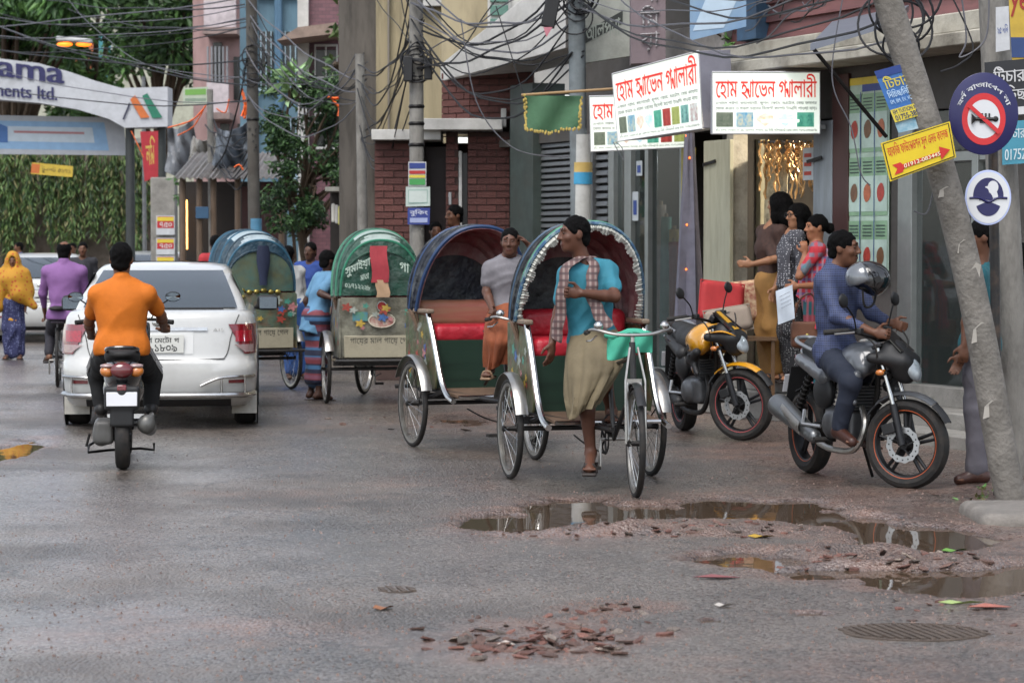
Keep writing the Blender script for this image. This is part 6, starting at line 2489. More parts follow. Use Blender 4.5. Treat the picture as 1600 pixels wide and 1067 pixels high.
def sedan(label, base, rz, plate=None, guard=True):
 root = thing('saloon_car', label, 'car', base, rz, 'white saloon cars on the road')
 zl = sorted(set([b[0] for b in BODY] + [.30, .42, .70, .82, .92, 1.015]))
 rows = [ring(BODY, z) for z in zl]
 mb = MB()
 mb.grid(rows, True)
 n = len(rows[0])
 mb.add(rows[-1], [tuple(range(n))])
 mb.add(rows[0], [tuple(range(n))])
 body = mb.build('body', carwhite, root, sharp=50)
 gz = lerpn(.98, 1.44, 16)
 rows = [ring(GREEN_H, z, 64, .28, 3.) for z in gz]
 mb = MB()
 mb.grid(rows, True)
 mb.add(rows[-1], [tuple(range(n))])
 mb.build('roof', carwhite, root, sharp=60)
 # windows, each a pane lying on the cabin
 mb = MB()
 rearpatch(mb, lambda z: [t * (lay(GREEN_H, z, 1) * .93 - .02) for t in lerpn(-1, 1, 20)], lerpn(1.045, 1.365, 8), .007, GREEN_H, .28)
 mb.v = [(x, y if abs(x) < .58 else y - .002, z) for x, y, z in mb.v]
 mb.build('rear_window', carglass, root)
 for sx in (-1, 1):
  for y0, y1 in ((1.32, 2.02), (2.10, 2.85)):
   mb = MB()
   rows = []
   for z in lerpn(1.06, 1.34, 4):
    w = lay(GREEN_H, z, 1) + .004
    sh = (z - 1.06) * (.5 if y0 < 2 else 0)
    eh = (z - 1.06) * (0 if y0 < 2 else -1.1)
    rows.append([V((sx * w, y, z)) for y in lerpn(y0 + sh - (.35 if y0 < 2 else 0), y1 + eh, 4)])
   mb.grid(rows)
   mb.build('side_window', carglass, root)
 mb = MB()
 rows = []
 for z in lerpn(1.06, 1.37, 6):
  w, yf = lay(GREEN_H, z, 1) * .9, lay(GREEN_H, z, 3)
  rows.append([V((t * w, yf - .28 * 1.6 * (1 - (1 - min(1, abs(t * .9)) ** 3) ** (1 / 3)) + .006, z)) for t in lerpn(-1, 1, 12)])
 mb.grid(rows)
 mb.build('windscreen', carglass, root)
 # tail lamps
 for sx in (-1, 1):
  mb = MB()
  def cols(z, sx=sx):
   t = (z - .655) / .255
   x0 = .66 - .08 * t if t < .9 else .6
   return [sx * x for x in lerpn(.735 - .135 * t, .838, 8)]
  rearpatch(mb, cols, lerpn(.655, .91, 8), .012)
  tl = mb.build('tail_lamp', lampred, root)
  mb = MB()
  rearpatch(mb, lambda z: [sx * x for x in lerpn(.75 - .10 * (z - .665) / .07, .815, 5)], lerpn(.668, .735, 3), .016)
  mb.build('clear_lens', lampclear, tl)
  mb = MB()
  rearpatch(mb, lambda z: [sx * x for x in lerpn(.66, .80, 5)], lerpn(.76, .855, 4), .016)
  mb.build('bright_lens', mat('tail_bright', '#8c1422', .1, coat=1., var=.35, vs=60), tl)
  # reflector in the bumper
  mb = MB()
  rearpatch(mb, lambda z: [sx * x for x in lerpn(.60, .74, 4)], lerpn(.405, .435, 1), .010)
  mb.build('reflector', lampred, root)
  # door mirror
  F = Field()
  F.rbox((sx * .94, 2.93, 1.03), (.105, .06, .075), None, .05)
  F.cone((sx * .82, 2.95, .98), (sx * .88, 2.93, 1.0), .02, .025)
  mr_ = F.build('door_mirror', blackplastic, .014, root)
  mb = MB()
  mb.box((sx * .945, 2.868, 1.03), (.165, .006, .11))
  mb.build('mirror_glass', mat('mirror', '#6a737a', .05, metal=1., var=0), mr_)
 # boot lid seam
 mb = MB()
 pts = []
 for x, z in [(-.69, .99), (-.665, .93), (-.62, .80), (-.60, .70), (-.57, .63), (-.5, .612), (0, .608), (.5, .612), (.57, .63), (.60, .70), (.62, .80), (.665, .93), (.69, .99)]:
  pts.append(V((x, rear_y(BODY, x, z) - .0015, z)))
 mb.tube(bez(pts, 4), .0045, 5)
 mb.build('boot_seam', mat('seam', '#4a4a48', .8), root)
 # chrome strip, badge, plate
 mb = MB()
 rearpatch(mb, lerpn(-.42, .42, 16), lerpn(.855, .885, 2), .014)
 mb.build('chrome_strip', chrome, root)
 mb = MB()
 rearpatch(mb, lerpn(-.30, .30, 8), lerpn(.655, .85, 2), .004)
 mb.build('plate_recess', mat('recess_white', '#c0c0bd', .3, var=.03, coat=.6), root)  # recess panel in a slightly paler white than the body
 yp = rear_y(BODY, .2, .72) - .02
 mb = MB()
 mb.box((.0, yp, .745), (.44, .008, .16))
 pl = mb.build('number_plate', mat('plate_white', '#c4c4be', .4, var=.05), root, bev=.003)
 if plate:
  mb = MB()
  for k, (s_, z0, h_, w_) in enumerate(plate):
   text(mb, s_, V((-w_ / 2, yp - .006, z0)), V((1, 0, 0)), V((0, 0, 1)), w_, h_, 16, bold=.012)
  mb.build('lettering', mat('plate_black', '#1c1c1c', .5), pl)
 mb = MB()
 mb.ell((0, rear_y(BODY, 0, .925) - .006, .925), (.055, .012, .035))
 mb.build('badge', chrome, root)
 mb = MB()
 text(mb, 'A15', V((.47, rear_y(BODY, .5, .86) - .010, .85)), V((1, 0, 0)), V((0, 0, 1)), .09, .025, 8)
 mb.build('model_lettering', chrome, root)
 # bumper lower valance and exhaust
 mb = MB()
 rearpatch(mb, lerpn(-.62, .62, 12), lerpn(.20, .265, 3), .006)
 mb.build('valance', blackplastic, root)
 mb = MB()
 mb.cyl((-.45, -.02, .24), (-.45, .3, .25), .032)
 mb.build('exhaust_pipe', chrome_worn, root)
 if guard:
  mb = MB()
  lo = [V((x, rear_y(BODY, x, .33) - .045, .305 if abs(x) < .78 else .31)) for x in lerpn(-.82, .82, 24)]
  mb.tube(lo, .024, 8)
  for sx in (-1, 1):
   up = [V((sx * x, rear_y(BODY, x, .45) - .04, z)) for x, z in ((.36, .385), (.46, .43), (.55, .455), (.70, .462), (.82, .462))]
   mb.tube(bez(up, 4), .014, 8)
   for x in (.54, .74):
    mb.tube([V((sx * x, rear_y(BODY, x, .45) - .04, .456)), V((sx * x, rear_y(BODY, x, .33) - .045, .31))], .009, 6)
  mb.build('bumper_guard', chrome, root)
 # wheels and dark arches
 for x in (-.735, .735):
  for y in (.92, 3.60):
   carwheel(root, (x, y, .315))
   sx = 1 if x > 0 else -1
   mb = MB()
   mb.lathe([(.0, 0), (.345, 0), (.362, .004), (.362, .012), (.345, .012), (.345, .006), (0, .006)], (sx * .838, y, .34), (sx, 0, 0), 32)
   mb.v = [p for p in mb.v]
   mb.build('wheel_arch', blackplastic, root)
 # mudflaps
 for x in (-.73, .73):
  mb = MB()
  mb.box((x, .56, .21), (.22, .008, .2))
  mb.build('mudflap', mat('mudflap', '#b9b6ae', .6, dirt=.4), root)
 # seats and things behind the glass
 mb = MB()
 mb.box((.0, .62, 1.035), (1.1, .4, .02))
 mb.build('parcel_shelf', blackplastic, root)
 return root
CB = G(252, 655)
sedan('white saloon car with chrome bumper guard behind the scooter', (P(246, 378, 21.95).x, 21.95, 0), R(5.5), [('ঢাকা েমেটা গ', .755, .055, .36), ('২৬-১৮০৯', .677, .062, .32)])
sedan('white saloon car further up the road beside the walking woman', (P(62, 378, 41).x, 41, 0), R(8), guard=False)
sedan('far white car whose roof shows beyond the nearest one', (P(232, 378, 50).x, 50, 0), R(6), guard=False)
# ------------------------------------------------------------------ motor scooter seen from behind
def mtyre(parent, c, Rr, tw, axle=(1, 0, 0), name='wheel', rimc='#1c1c1e', stripe=None, disc=True, spokes=5, side=1):
 c = V(c)
 mb = MB()
 k = tw / 2
 mb.lathe([(Rr - k * 1.35, -k * .78), (Rr - k * .8, -k * 1.0), (Rr - k * .3, -k * .85), (Rr, -k * .3), (Rr + .002, 0), (Rr, k * .3), (Rr - k * .3, k * .85), (Rr - k * .8, k * 1.0), (Rr - k * 1.35, k * .78)], c, axle, 48)
 w = mb.build(name, rubber, parent)
 rm = mat('rim' + rimc, rimc, .4, metal=.4)
 ri = Rr - k * 1.3
 mb = MB()
 mb.lathe([(ri, -k * .8), (ri - .02, -k * .6), (ri - .028, 0), (ri - .02, k * .6), (ri, k * .8)], c, axle, 48)
 mb.build('rim', rm, w)
 if stripe:
  mb = MB()
  for s in (-1, 1):
   mb.torus(c + V(axle) * s * k * .72, axle, ri - .006, .004, 48, 5)
  mb.build('rim_tape', mat('tape' + stripe, stripe, .5), w)
 fr = frame_of(V(axle))
 for i in range(spokes):
  a = i * 2 * math.pi / spokes + .3
  mb = MB()
  for d in (-.10, .10):
   p0 = c + fr @ V((.03 * math.cos(a + d * 3), .03 * math.sin(a + d * 3), 0))
   p1 = c + fr @ V(((ri - .015) * math.cos(a + d), (ri - .015) * math.sin(a + d), 0))
   mb.tube([p0, p1], [.016, .011], 6)
  mb.build('spoke', rm, w)
 mb = MB()
 mb.lathe([(0, -.06), (.03, -.06), (.045, -.03), (.05, 0), (.045, .03), (.03, .06), (0, .06)], c, axle, 20)
 mb.build('hub', rm, w)
 if disc:
  mb = MB()
  n = 48
  r0, r1 = .078, .118
  pr = []
  dm = mat('brake_disc', '#a7a9aa', .3, metal=.7, var=.1)
  vs, fs = [], []
  for i in range(n):
   a = 2 * math.pi * i / n
   w_ = .004 * math.sin(i * math.pi / 2)
   for r in (r0, r1 + w_):
    for h in (.062, .068):
     vs.append(c + fr @ V((r * math.cos(a), r * math.sin(a), side * h)))
  for i in range(n):
   a, b = i * 4, ((i + 1) % n) * 4
   fs += [(a, a + 2, b + 2, b), (a + 1, b + 1, b + 3, a + 3), (a, b, b + 1, a + 1), (a + 2, a + 3, b + 3, b + 2)]
  mb.add(vs, fs)
  dk = mb.build('brake_disc', dm, w)
  mb = MB()
  for i in range(16):
   a = 2 * math.pi * i / 16
   mb.cyl(c + fr @ V((.1 * math.cos(a), .1 * math.sin(a), side * .0675)), c + fr @ V((.1 * math.cos(a), .1 * math.sin(a), side * .0695)), .0055, n=8)
  mb.build('disc_holes', blackplastic, w).name = 'disc_hole_ring'
  mb = MB()
  for i in range(5):
   a = 2 * math.pi * i / 5
   mb.tube([c + fr @ V((.03 * math.cos(a), .03 * math.sin(a), side * .064)), c + fr @ V((.085 * math.cos(a + .3), .085 * math.sin(a + .3), side * .064))], .007, 5)
  mb.build('disc_carrier', blackplastic, w)
 return w
SCB = G(192, 733)
scoot = thing('motor_scooter', 'black motor scooter with white plate ridden away by the man in orange', 'scooter', (SCB.x, SCB.y, 0), R(7.5))
gloss = mat('scooter_black', '#141416', .22, coat=.9, var=.1)
gdull = mat('scooter_grey', '#4b4a48', .5, var=.2, dirt=.5, dcol='#2a2622')
mtyre(scoot, (0, 0, .225), .225, .105, disc=False)
mtyre(scoot, (0, 1.25, .225), .225, .09, disc=False)
F = Field()
F.ell((0, .12, .66), (.135, .30, .12), None, .05)
F.ell((0, .02, .73), (.12, .22, .07), None, .05)
F.ell((0, .45, .55), (.15, .25, .16), None, .06)
F.cut_plane((0, 0, .79), (0, 0, 1))
F.build('tail_body', gloss, .013, scoot)
F = Field()
F.rbox((0, .38, .80), (.125, .40, .045), None, .04)
F.ell((0, .05, .82), (.11, .14, .045), None, .04)
F.build('seat', mat('scooter_seat', '#1d1c1c', .65, bump=.2, bs=150), .012, scoot)
mb = MB()
mb.tube(bez([(-.10, .10, .83), (-.11, -.10, .86), (-.06, -.19, .875), (.06, -.19, .875), (.11, -.10, .86), (.10, .10, .83)], 4), .014, 8)
mb.build('grab_rail', gloss, scoot)
F = Field()
F.ell((0, -.175, .715), (.085, .045, .058), None, .02)
F.build('brake_lamp', mat('lamp_dark_red', '#5a0f14', .12, coat=1.), .009, scoot)
for sx in (-1, 1):
 F = Field()
 F.ell((sx * .105, -.15, .705), (.05, .04, .04), rotm(V((1, 0, sx * .25)).normalized(), V((0, 1, 0)), V((-sx * .25, 0, 1)).normalized()), .02)
 F.build('indicator', indic, .008, scoot)
 F = Field()
 F.ell((sx * .10, -.158, .745), (.055, .035, .018), None, .02)
 F.build('clear_lens', lampclear, .008, scoot)
mb = MB()
mb.box((0, -.235, .595), (.065, .03, .04))
mb.build('reflector', lampred, scoot, bev=.006)
mb = MB()
mb.box((0, -.245, .515), (.215, .008, .10), Matrix.Rotation(-.12, 3, 'X'))
mb.build('number_plate', mat('plate_white2', '#c9c9cc', .4, var=.03), scoot, bev=.004)
F = Field()
F.rbox((0, -.20, .52), (.125, .035, .085), None, .02)
F.rbox((0, -.21, .40), (.085, .02, .085), None, .02)
F.cone((0, .0, .62), (0, -.19, .56), .07, .05, .04)
F.build('rear_fender', blackplastic, .011, scoot)
F = Field()
F.cone((.17, -.16, .33), (.19, .25, .27), .062, .05, .03)
F.ell((.17, -.17, .335), (.06, .05, .068), None, .02)
F.rbox((.205, -.06, .36), (.02, .13, .045), None, .015)
F.build('silencer', mat('silencer_grey', '#5c5b58', .4, metal=.5, var=.15), .011, scoot)
F = Field()
F.rbox((-.13, .08, .27), (.07, .20, .085), None, .03)
F.ell((-.15, -.02, .25), (.06, .09, .08), None, .03)
F.build('engine_case', gdull, .012, scoot)
mb = MB()
mb.tube([(-.20, .12, .19), (-.24, .02, .17), (-.24, -.08, .13), (-.10, .1, .13)], .010, 6)
mb.tube([(-.23, -.05, .26), (-.255, -.05, .17)], .010, 6)
mb.tube([(-.1, .1, .13), (.12, .1, .14), (.22, .08, .13), (.22, .08, .18)], .010, 6)
mb.build('centre_stand', darkiron, scoot)
F = Field()
F.rbox((0, 1.0, .75), (.19, .03, .28), rotm(V((1, 0, 0)), V((0, .95, -.25)).normalized(), V((0, .25, .95)).normalized()), .025)
F.rbox((0, .75, .30), (.16, .28, .03), None, .025)
F.build('leg_shield', gloss, .016, scoot)
F = Field()
F.ell((0, 1.0, 1.03), (.13, .10, .07), None, .03)
F.build('handlebar_cover', gloss, .013, scoot)
mb = MB()
mb.tube(bez([(-.34, .88, 1.02), (-.2, .95, 1.04), (.2, .95, 1.04), (.34, .88, 1.02)], 5), .012, 8)
hb = mb.build('handlebar', darkiron, scoot)
for sx in (-1, 1):
 mb = MB()
 mb.cyl((sx * .24, .93, 1.03), (sx * .36, .87, 1.02), .018)
 mb.build('grip', rubber, hb)
 mb = MB()
 mb.tube(bez([(sx * .2, .95, 1.05), (sx * .25, .95, 1.13), (sx * .33, .93, 1.19)], 4), .006, 6)
 mb.build('mirror_stalk', darkiron, hb)
 F = Field()
 F.ell((sx * .36, .93, 1.21), (.062, .016, .04), None, .01)
 mi = F.build('mirror', blackplastic, .009, hb)
 mb = MB()
 mb.box((0, 0, 0), (.001, .001, .001))
 mb.v, mb.f, mb.m = [], [], []
 mb.lathe([(0, 0), (.05, 0), (.054, .003)], (0, 0, 0), (0, -1, 0), 20)
 mb.v = [(x * 1.05 + sx * .36, .911 + y, z * .62 + 1.21) for x, y, z in mb.v]
 mb.build('mirror_glass', mat('mirror', '#6a737a', .05, metal=1., var=0), hb)
# ------------------------------------------------------------------ motorcycles
def motorcycle(label, base, rz, lean, steer, paint, accent, name, tank2=None, disc_side=1, headw=1., rimstripe=None, fork_gold=False, fairing=None):
 root = thing('motorcycle', label, 'motorcycle', base, 0, 'motorcycles parked at the shop front')
 root.rotation_euler = (0, lean, rz)
 root.rotation_mode = 'XYZ'
 pm = mat(name + '_paint', paint, .25, coat=.8, var=.06, dirt=.12)
 am = mat(name + '_accent', accent, .3, coat=.6, var=.06)
 cov = blackplastic
 alloy = mat('engine_alloy', '#5b5c5e', .4, metal=.7, var=.15, dirt=.4, dcol='#25211e')
 Rw = .295
 rw = mtyre(root, (0, -.66, Rw), Rw, .12, name='rear_wheel', stripe=rimstripe, disc=False)
 # steering group
 Mx = Matrix.Translation((0, .46, 0)) @ Matrix.Rotation(steer, 4, 'Z') @ Matrix.Translation((0, -.46, 0))
 fwl = mtyre(root, (0, .66, Rw), Rw, .10, name='front_wheel', stripe=rimstripe, side=disc_side)
 fwl.matrix_local = Mx
 mb = MB()
 top = V((0, .44, .92))
 for sx in (-.09, .09):
  mb.tube([(sx, .665, Rw), (sx, .60, .56)], .026, 10)
 fl = mb.build('fork_slider', mat(name + '_slider', '#2a2a2c' if not fork_gold else '#77736c', .35, metal=.5), root)
 fl.matrix_local = Mx
 mb = MB()
 for sx in (-.09, .09):
  mb.tube([(sx, .605, .54), (sx, .485, .93)], .0165, 10)
 ft = mb.build('fork_tube', chrome, root)
 ft.matrix_local = Mx
 for nm_, c_, d_ in (('lower_clamp', (0, .535, .76), (.23, .06, .03)), ('upper_clamp', (0, .485, .935), (.23, .07, .025)), ('brake_caliper', (disc_side * .105, .58, .40), (.05, .09, .07))):
  mb = MB()
  mb.box(c_, d_, Matrix.Rotation(.3, 3, 'X'))
  mb.build(nm_, cov, root, bev=.006).matrix_local = Mx
 # front mudguard
 rows = []
 for i in range(15):
  a = R(28 + 118 * i / 14)
  t = i / 14
  wd = .064 - .018 * abs(2 * t - 1)
  rows.append([(q * wd, .66 + (Rw + .028 + .022 * (1 - q * q)) * math.cos(a), Rw + (Rw + .028 + .022 * (1 - q * q)) * math.sin(a)) for q in (-1, -.7, -.3, 0, .3, .7, 1)])
 mb = MB()
 mb.shell(rows[3:13], .005)
 fm = mb.build('front_mudguard', pm if name == 'yellow' else mat('bike_grey', '#46484b', .35, coat=.5, var=.08), root)
 fm.matrix_local = Mx
 mb = MB()
 for rw_ in (rows[:4], rows[12:]):
  mb = MB()
  mb.shell([[(x * .85, y, z - .006) for x, y, z in r] for r in rw_], .005)
  q = mb.build('mudguard_extension', cov, root)
  q.matrix_local = Mx
 # head lamp and fly screen
 F = Field()
 F.ell((0, .63, .80), (.10 * headw, .09, .115), rotm(V((1, 0, 0)), V((0, .92, .38)).normalized(), V((0, -.38, .92)).normalized()), .04)
 F.ell((0, .56, .90), (.115, .09, .08), None, .05)
 for sx in (-1, 1):
  F.cone((sx * .07, .66, .84), (sx * .13, .46, .86), .05, .035, .05)
 hl = F.build('lamp_cowl', cov, .012, root)
 hl.matrix_local = Mx
 F = Field()
 F.ell((0, .70, .79), (.078, .04, .088), rotm(V((1, 0, 0)), V((0, .92, .38)).normalized(), V((0, -.38, .92)).normalized()), .02)
 q = F.build('head_lamp', mat('head_lens', '#8f979c', .08, coat=1., spec=.8, var=.25, vs=25), .009, root)
 q.matrix_local = Mx
 rows = [[(x * (1 - .25 * t), .66 - .17 * t - .35 * x * x, .90 + .15 * t) for x in lerpn(-.10, .10, 6)] for t in lerpn(0, 1, 5)]
 mb = MB()
 mb.shell(rows, .006)
 q = mb.build('fly_screen', mat('smoke_screen', '#151517', .1, coat=1.), root)
 q.matrix_local = Mx
 if name == 'yellow':
  for sx in (-1, 1):
   mb = MB()
   mb.tube(bez([(sx * .085, .70, .86), (sx * .125, .60, .90), (sx * .135, .48, .89)], 5), [.006, .012, .02, .024, .028, .03, .03, .028, .022, .016, .008], 8, flat=.35)
   q = mb.build('side_stripe', pm, root)
   q.matrix_local = Mx
  mb = MB()
  mb.shell([[(x * .35 + .0, y + .008, z + .008) for x, y, z in r] for r in rows], .004)
  q = mb.build('screen_stripe', am, root)
  q.matrix_local = Mx
 for sx in (-1, 1):
  F = Field()
  F.cone((sx * .12, .55, .78), (sx * .20, .56, .77), .011, .014, .01)
  F.ell((sx * .215, .565, .77), (.02, .032, .022), None, .01)
  q = F.build('indicator', indic, .009, root)
  q.matrix_local = Mx
 # handlebar
 mb = MB()
 mb.tube(bez([(-.37, .26, 1.03), (-.28, .36, 1.04), (-.14, .45, 1.0), (0, .46, .97), (.14, .45, 1.0), (.28, .36, 1.04), (.37, .26, 1.03)], 5), .012, 8)
 hb = mb.build('handlebar', darkiron, root)
 hb.matrix_local = Mx
 for sx in (-1, 1):
  mb = MB()
  mb.cyl((sx * .27, .365, 1.04), (sx * .385, .245, 1.028), .018)
  mb.build('grip', rubber, hb)
  mb = MB()
  mb.tube([(sx * .26, .40, 1.03), (sx * .30, .42, 1.03), (sx * .40, .33, 1.02)], .007, 6)
  mb.build('lever', chrome_worn, hb)
  mb = MB()
  mb.tube(bez([(sx * .23, .40, 1.04), (sx * .27, .40, 1.13), (sx * .34, .385, 1.20)], 4), .006, 6)
  mb.build('mirror_stalk', darkiron, hb)
  F = Field()
  F.ell((sx * .375, .38, 1.235), (.062, .018, .048), rotm(V((.9, 0, .35)).normalized(), V((0, 1, 0)), V((-.35, 0, .9)).normalized()), .01)
  F.build('mirror', cov, .010, hb)
  mb = MB()
  mb.box((sx * .21, .41, 1.035), (.05, .05, .04))
  mb.build('switch_box', cov, hb, bev=.006)
 mb = MB()
 mb.box((0, .47, 1.0), (.15, .05, .07), Matrix.Rotation(-.6, 3, 'X'))
 q = mb.build('instrument', cov, root, bev=.012)
 q.matrix_local = Mx
 mb = MB()
 for sx in (-.12, .10):
  mb.tube(bez([(sx * 1.6, .40, 1.03), (sx * 1.1, .60, .95), (sx * .7, .55, .78), (sx * .5, .40, .66)], 5), .006, 5)
 q = mb.build('cable', rubber, root)
 # tank
 F = Field()
 F.ell((0, .17, .835), (.155, .27, .115), rotm(V((1, 0, 0)), V((0, .97, .15)).normalized(), V((0, -.15, .97)).normalized()), .05)
 F.ell((0, .29, .85), (.165, .15, .10), None, .05)
 for sx in (-1, 1):
  F.ell((sx * .10, .26, .79), (.08, .20, .10), None, .05)
 F.cut_plane((0, 0, .70), (0, 0, -1))
 tk = F.build('fuel_tank', tank2 and mat(name + '_tank', tank2, .28, coat=.8, var=.1) or pm, .013, root)
 mb = MB()
 mb.cyl((0, .22, .945), (0, .215, .962), .042)
 mb.build('filler_cap', chrome_worn, tk)
 for sx in (-1, 1):
  F = Field()
  F.cone((sx * .17, .46, .74), (sx * .165, .26, .66), .035, .05, .04)
  F.cone((sx * .165, .30, .70), (sx * .17, .43, .56), .04, .02, .03)
  sh_ = F.build('tank_shroud', cov if name == 'yellow' else mat('bike_grey', '#46484b', .35, coat=.5, var=.08), .012, root)
  mb = MB()
  mb.prism([(0, 0), (.16, .05), (.12, .085), (.02, .04)], (sx * .205, .22, .72), (0, 1, 0), (0, 0, 1), (sx * .006, 0, 0))
  mb.prism([(.05, -.05), (.14, -.02), (.16, .0), (.04, -.02)], (sx * .208, .22, .72), (0, 1, 0), (0, 0, 1), (sx * .006, 0, 0))
  mb.build('decal', am if name != 'yellow' else mat('decal_black', '#161616', .4), tk)
 # seat and tail
 F = Field()
 F.cone((0, .02, .80), (0, -.28, .79), .115, .125, .03)
 F.cone((0, -.28, .81), (0, -.60, .87), .12, .085, .04)
 F.cut_plane((0, 0, .745), (0, 0, -1), .02)
 F.build('seat', mat('bike_seat', '#19191a', .6, bump=.2, bs=150), .012, root)
 F = Field()
 for sx in (-1, 1):
  F.cone((sx * .12, -.12, .70), (sx * .09, -.62, .80), .065, .045, .03)
 F.cone((0, -.5, .79), (0, -.74, .84), .075, .045, .04)
 F.build('tail_cowl', cov if name == 'yellow' else mat('bike_grey', '#46484b', .35, coat=.5, var=.08), .013, root)
 mb = MB()
 mb.tube(bez([(-.10, -.40, .87), (-.115, -.62, .92), (-.05, -.76, .945), (.05, -.76, .945), (.115, -.62, .92), (.10, -.40, .87)], 4), .014, 8)
 mb.build('grab_rail', mat('grab_grey', '#85878a', .35, metal=.6), root)
 mb = MB()
 mb.box((0, -.79, .80), (.12, .04, .05))
 mb.build('tail_lamp', lampred, root, bev=.01)
 mb = MB()
 mb.box((0, -.88, .60), (.15, .01, .30), Matrix.Rotation(-.35, 3, 'X'))
 rf = mb.build('rear_fender', cov, root)
 mb = MB()
 mb.box((0, -.90, .62), (.20, .006, .13), Matrix.Rotation(-.35, 3, 'X'))
 mb.build('number_plate', mat('plate_white2', '#c9c9cc', .4, var=.03), root)
 # frame, engine, swing arm
 mb = MB()
 mb.tube([(0, .44, .86), (0, .42, .62), (0, .30, .34), (0, -.10, .30)], .02, 8)
 for sx in (-1, 1):
  mb.tube([(0, .42, .80), (sx * .1, .10, .72), (sx * .11, -.25, .70), (sx * .08, -.66, .78)], .016, 8)
  mb.tube([(sx * .1, -.22, .70), (sx * .1, -.16, .36)], .018, 8)
  mb.tube([(sx * .09, -.18, .40), (sx * .09, -.66, Rw)], .022, 8)
 mb.build('frame', darkiron, root)
 F = Field()
 F.rbox((0, .04, .40), (.13, .20, .11), None, .04)
 for sx in (-1, 1):
  F.ell((sx * .14, .0, .39), (.05, .11, .10), None, .03)
 F.build('crankcase', alloy, .014, root)
 mb = MB()
 for k in range(9):
  mb.box((0, .16 + k * .006, .50 + k * .022), (.19, .18, .010), Matrix.Rotation(-.2, 3, 'X'))
 mb.box((0, .185, .58), (.13, .12, .2), Matrix.Rotation(-.2, 3, 'X'))
 mb.build('cylinder_fins', alloy, root).name = 'finned_cylinder'
 F = Field()
 for sx in (-1, 1):
  F.ell((sx * .12, -.16, .60), (.055, .14, .12), None, .04)
 F.build('side_cover', cov if name != 'yellow' else blackplastic, .014, root)
 # exhaust
 mb = MB()
 mb.tube(bez([(.04, .27, .52), (.06, .36, .40), (.10, .28, .24), (.13, .0, .22), (.14, -.2, .25)], 5), .022, 8)
 mb.build('exhaust_pipe', darkiron if name == 'yellow' else chrome_worn, root)
 F = Field()
 F.cone((.15, -.26, .29), (.185, -.78, .47), .05, .082, .03)
 F.build('silencer', mat('silencer_silver', '#6f7172', .35, metal=.8, var=.1) if name != 'yellow' else cov, .012, root)
 mb = MB()
 mb.shell([[(.245 - .02 * abs(q), -.34 - .3 * t, .34 + .11 * t + q * .045) for q in (-1, -.3, .3, 1)] for t in lerpn(0, 1, 5)], .006)
 mb.build('heat_shield', chrome_worn, root)
 for sx in (-1, 1):
  mb = MB()
  mb.tube([(sx * .1, -.02, .28), (sx * .24, -.02, .28)], .012, 8)
  mb.cyl((sx * .17, -.02, .285), (sx * .26, -.02, .285), .018)
  mb.build('footpeg', rubber, root)
  mb = MB()
  mb.tube([(sx * .12, -.22, .36), (sx * .20, -.34, .37), (sx * .16, -.40, .46)], .014, 8)
  mb.build('footpeg_bracket', mat('bracket_alloy', '#9a9c9e', .35, metal=.7), root)
  mb = MB()
  mb.tube([(sx * .115, -.64, .40), (sx * .10, -.42, .72)], .018, 10)
  for k in range(8):
   t = .15 + k * .1
   mb.torus((sx * (.115 - .015 * t), -.64 + .22 * t, .40 + .32 * t), (0, .22, .32), .027, .007, 14, 5)
  mb.build('shock_absorber', darkiron, root)
 mb = MB()
 mb.tube([(-.10, -.02, .26), (-.20, -.02 - .05, .02)], .011, 6)
 mb.build('side_stand', darkiron, root)
 mb = MB()
 mb.box((.0, -.66, .60), (.13, .25, .008), Matrix.Rotation(.25, 3, 'X'))
 mb.build('hugger', cov, root)
 return root
def bike_at(front_px, rear_px, wb=1.32):
 f, r = G(*front_px), G(*rear_px)
 d = (f - r)
 d.z = 0
 d.normalize()
 mid = f - d * .66
 rz = math.atan2(-d.x, d.y)
 return V((mid.x, mid.y, 0)), rz
b_, a_ = bike_at((1395, 766), (1262, 738))
gzb = ground_z(b_.x, b_.y)
b_.z = gzb - .005
MC1 = motorcycle('dark grey motorcycle with orange decals under the man in plaid', b_, a_, R(0), R(38), '#2c2d30', '#c2561f', 'black', tank2='#54575b', rimstripe='#a5502e')
b_, a_ = bike_at((1140, 690), (1056, 668))
b_.z = ground_z(b_.x, b_.y) - .005
MC2 = motorcycle('yellow and black motorcycle parked in front of the cushions', b_, a_, R(4), R(42), '#c48a1c', '#b98a2a', 'yellow', rimstripe='#a34a4a')
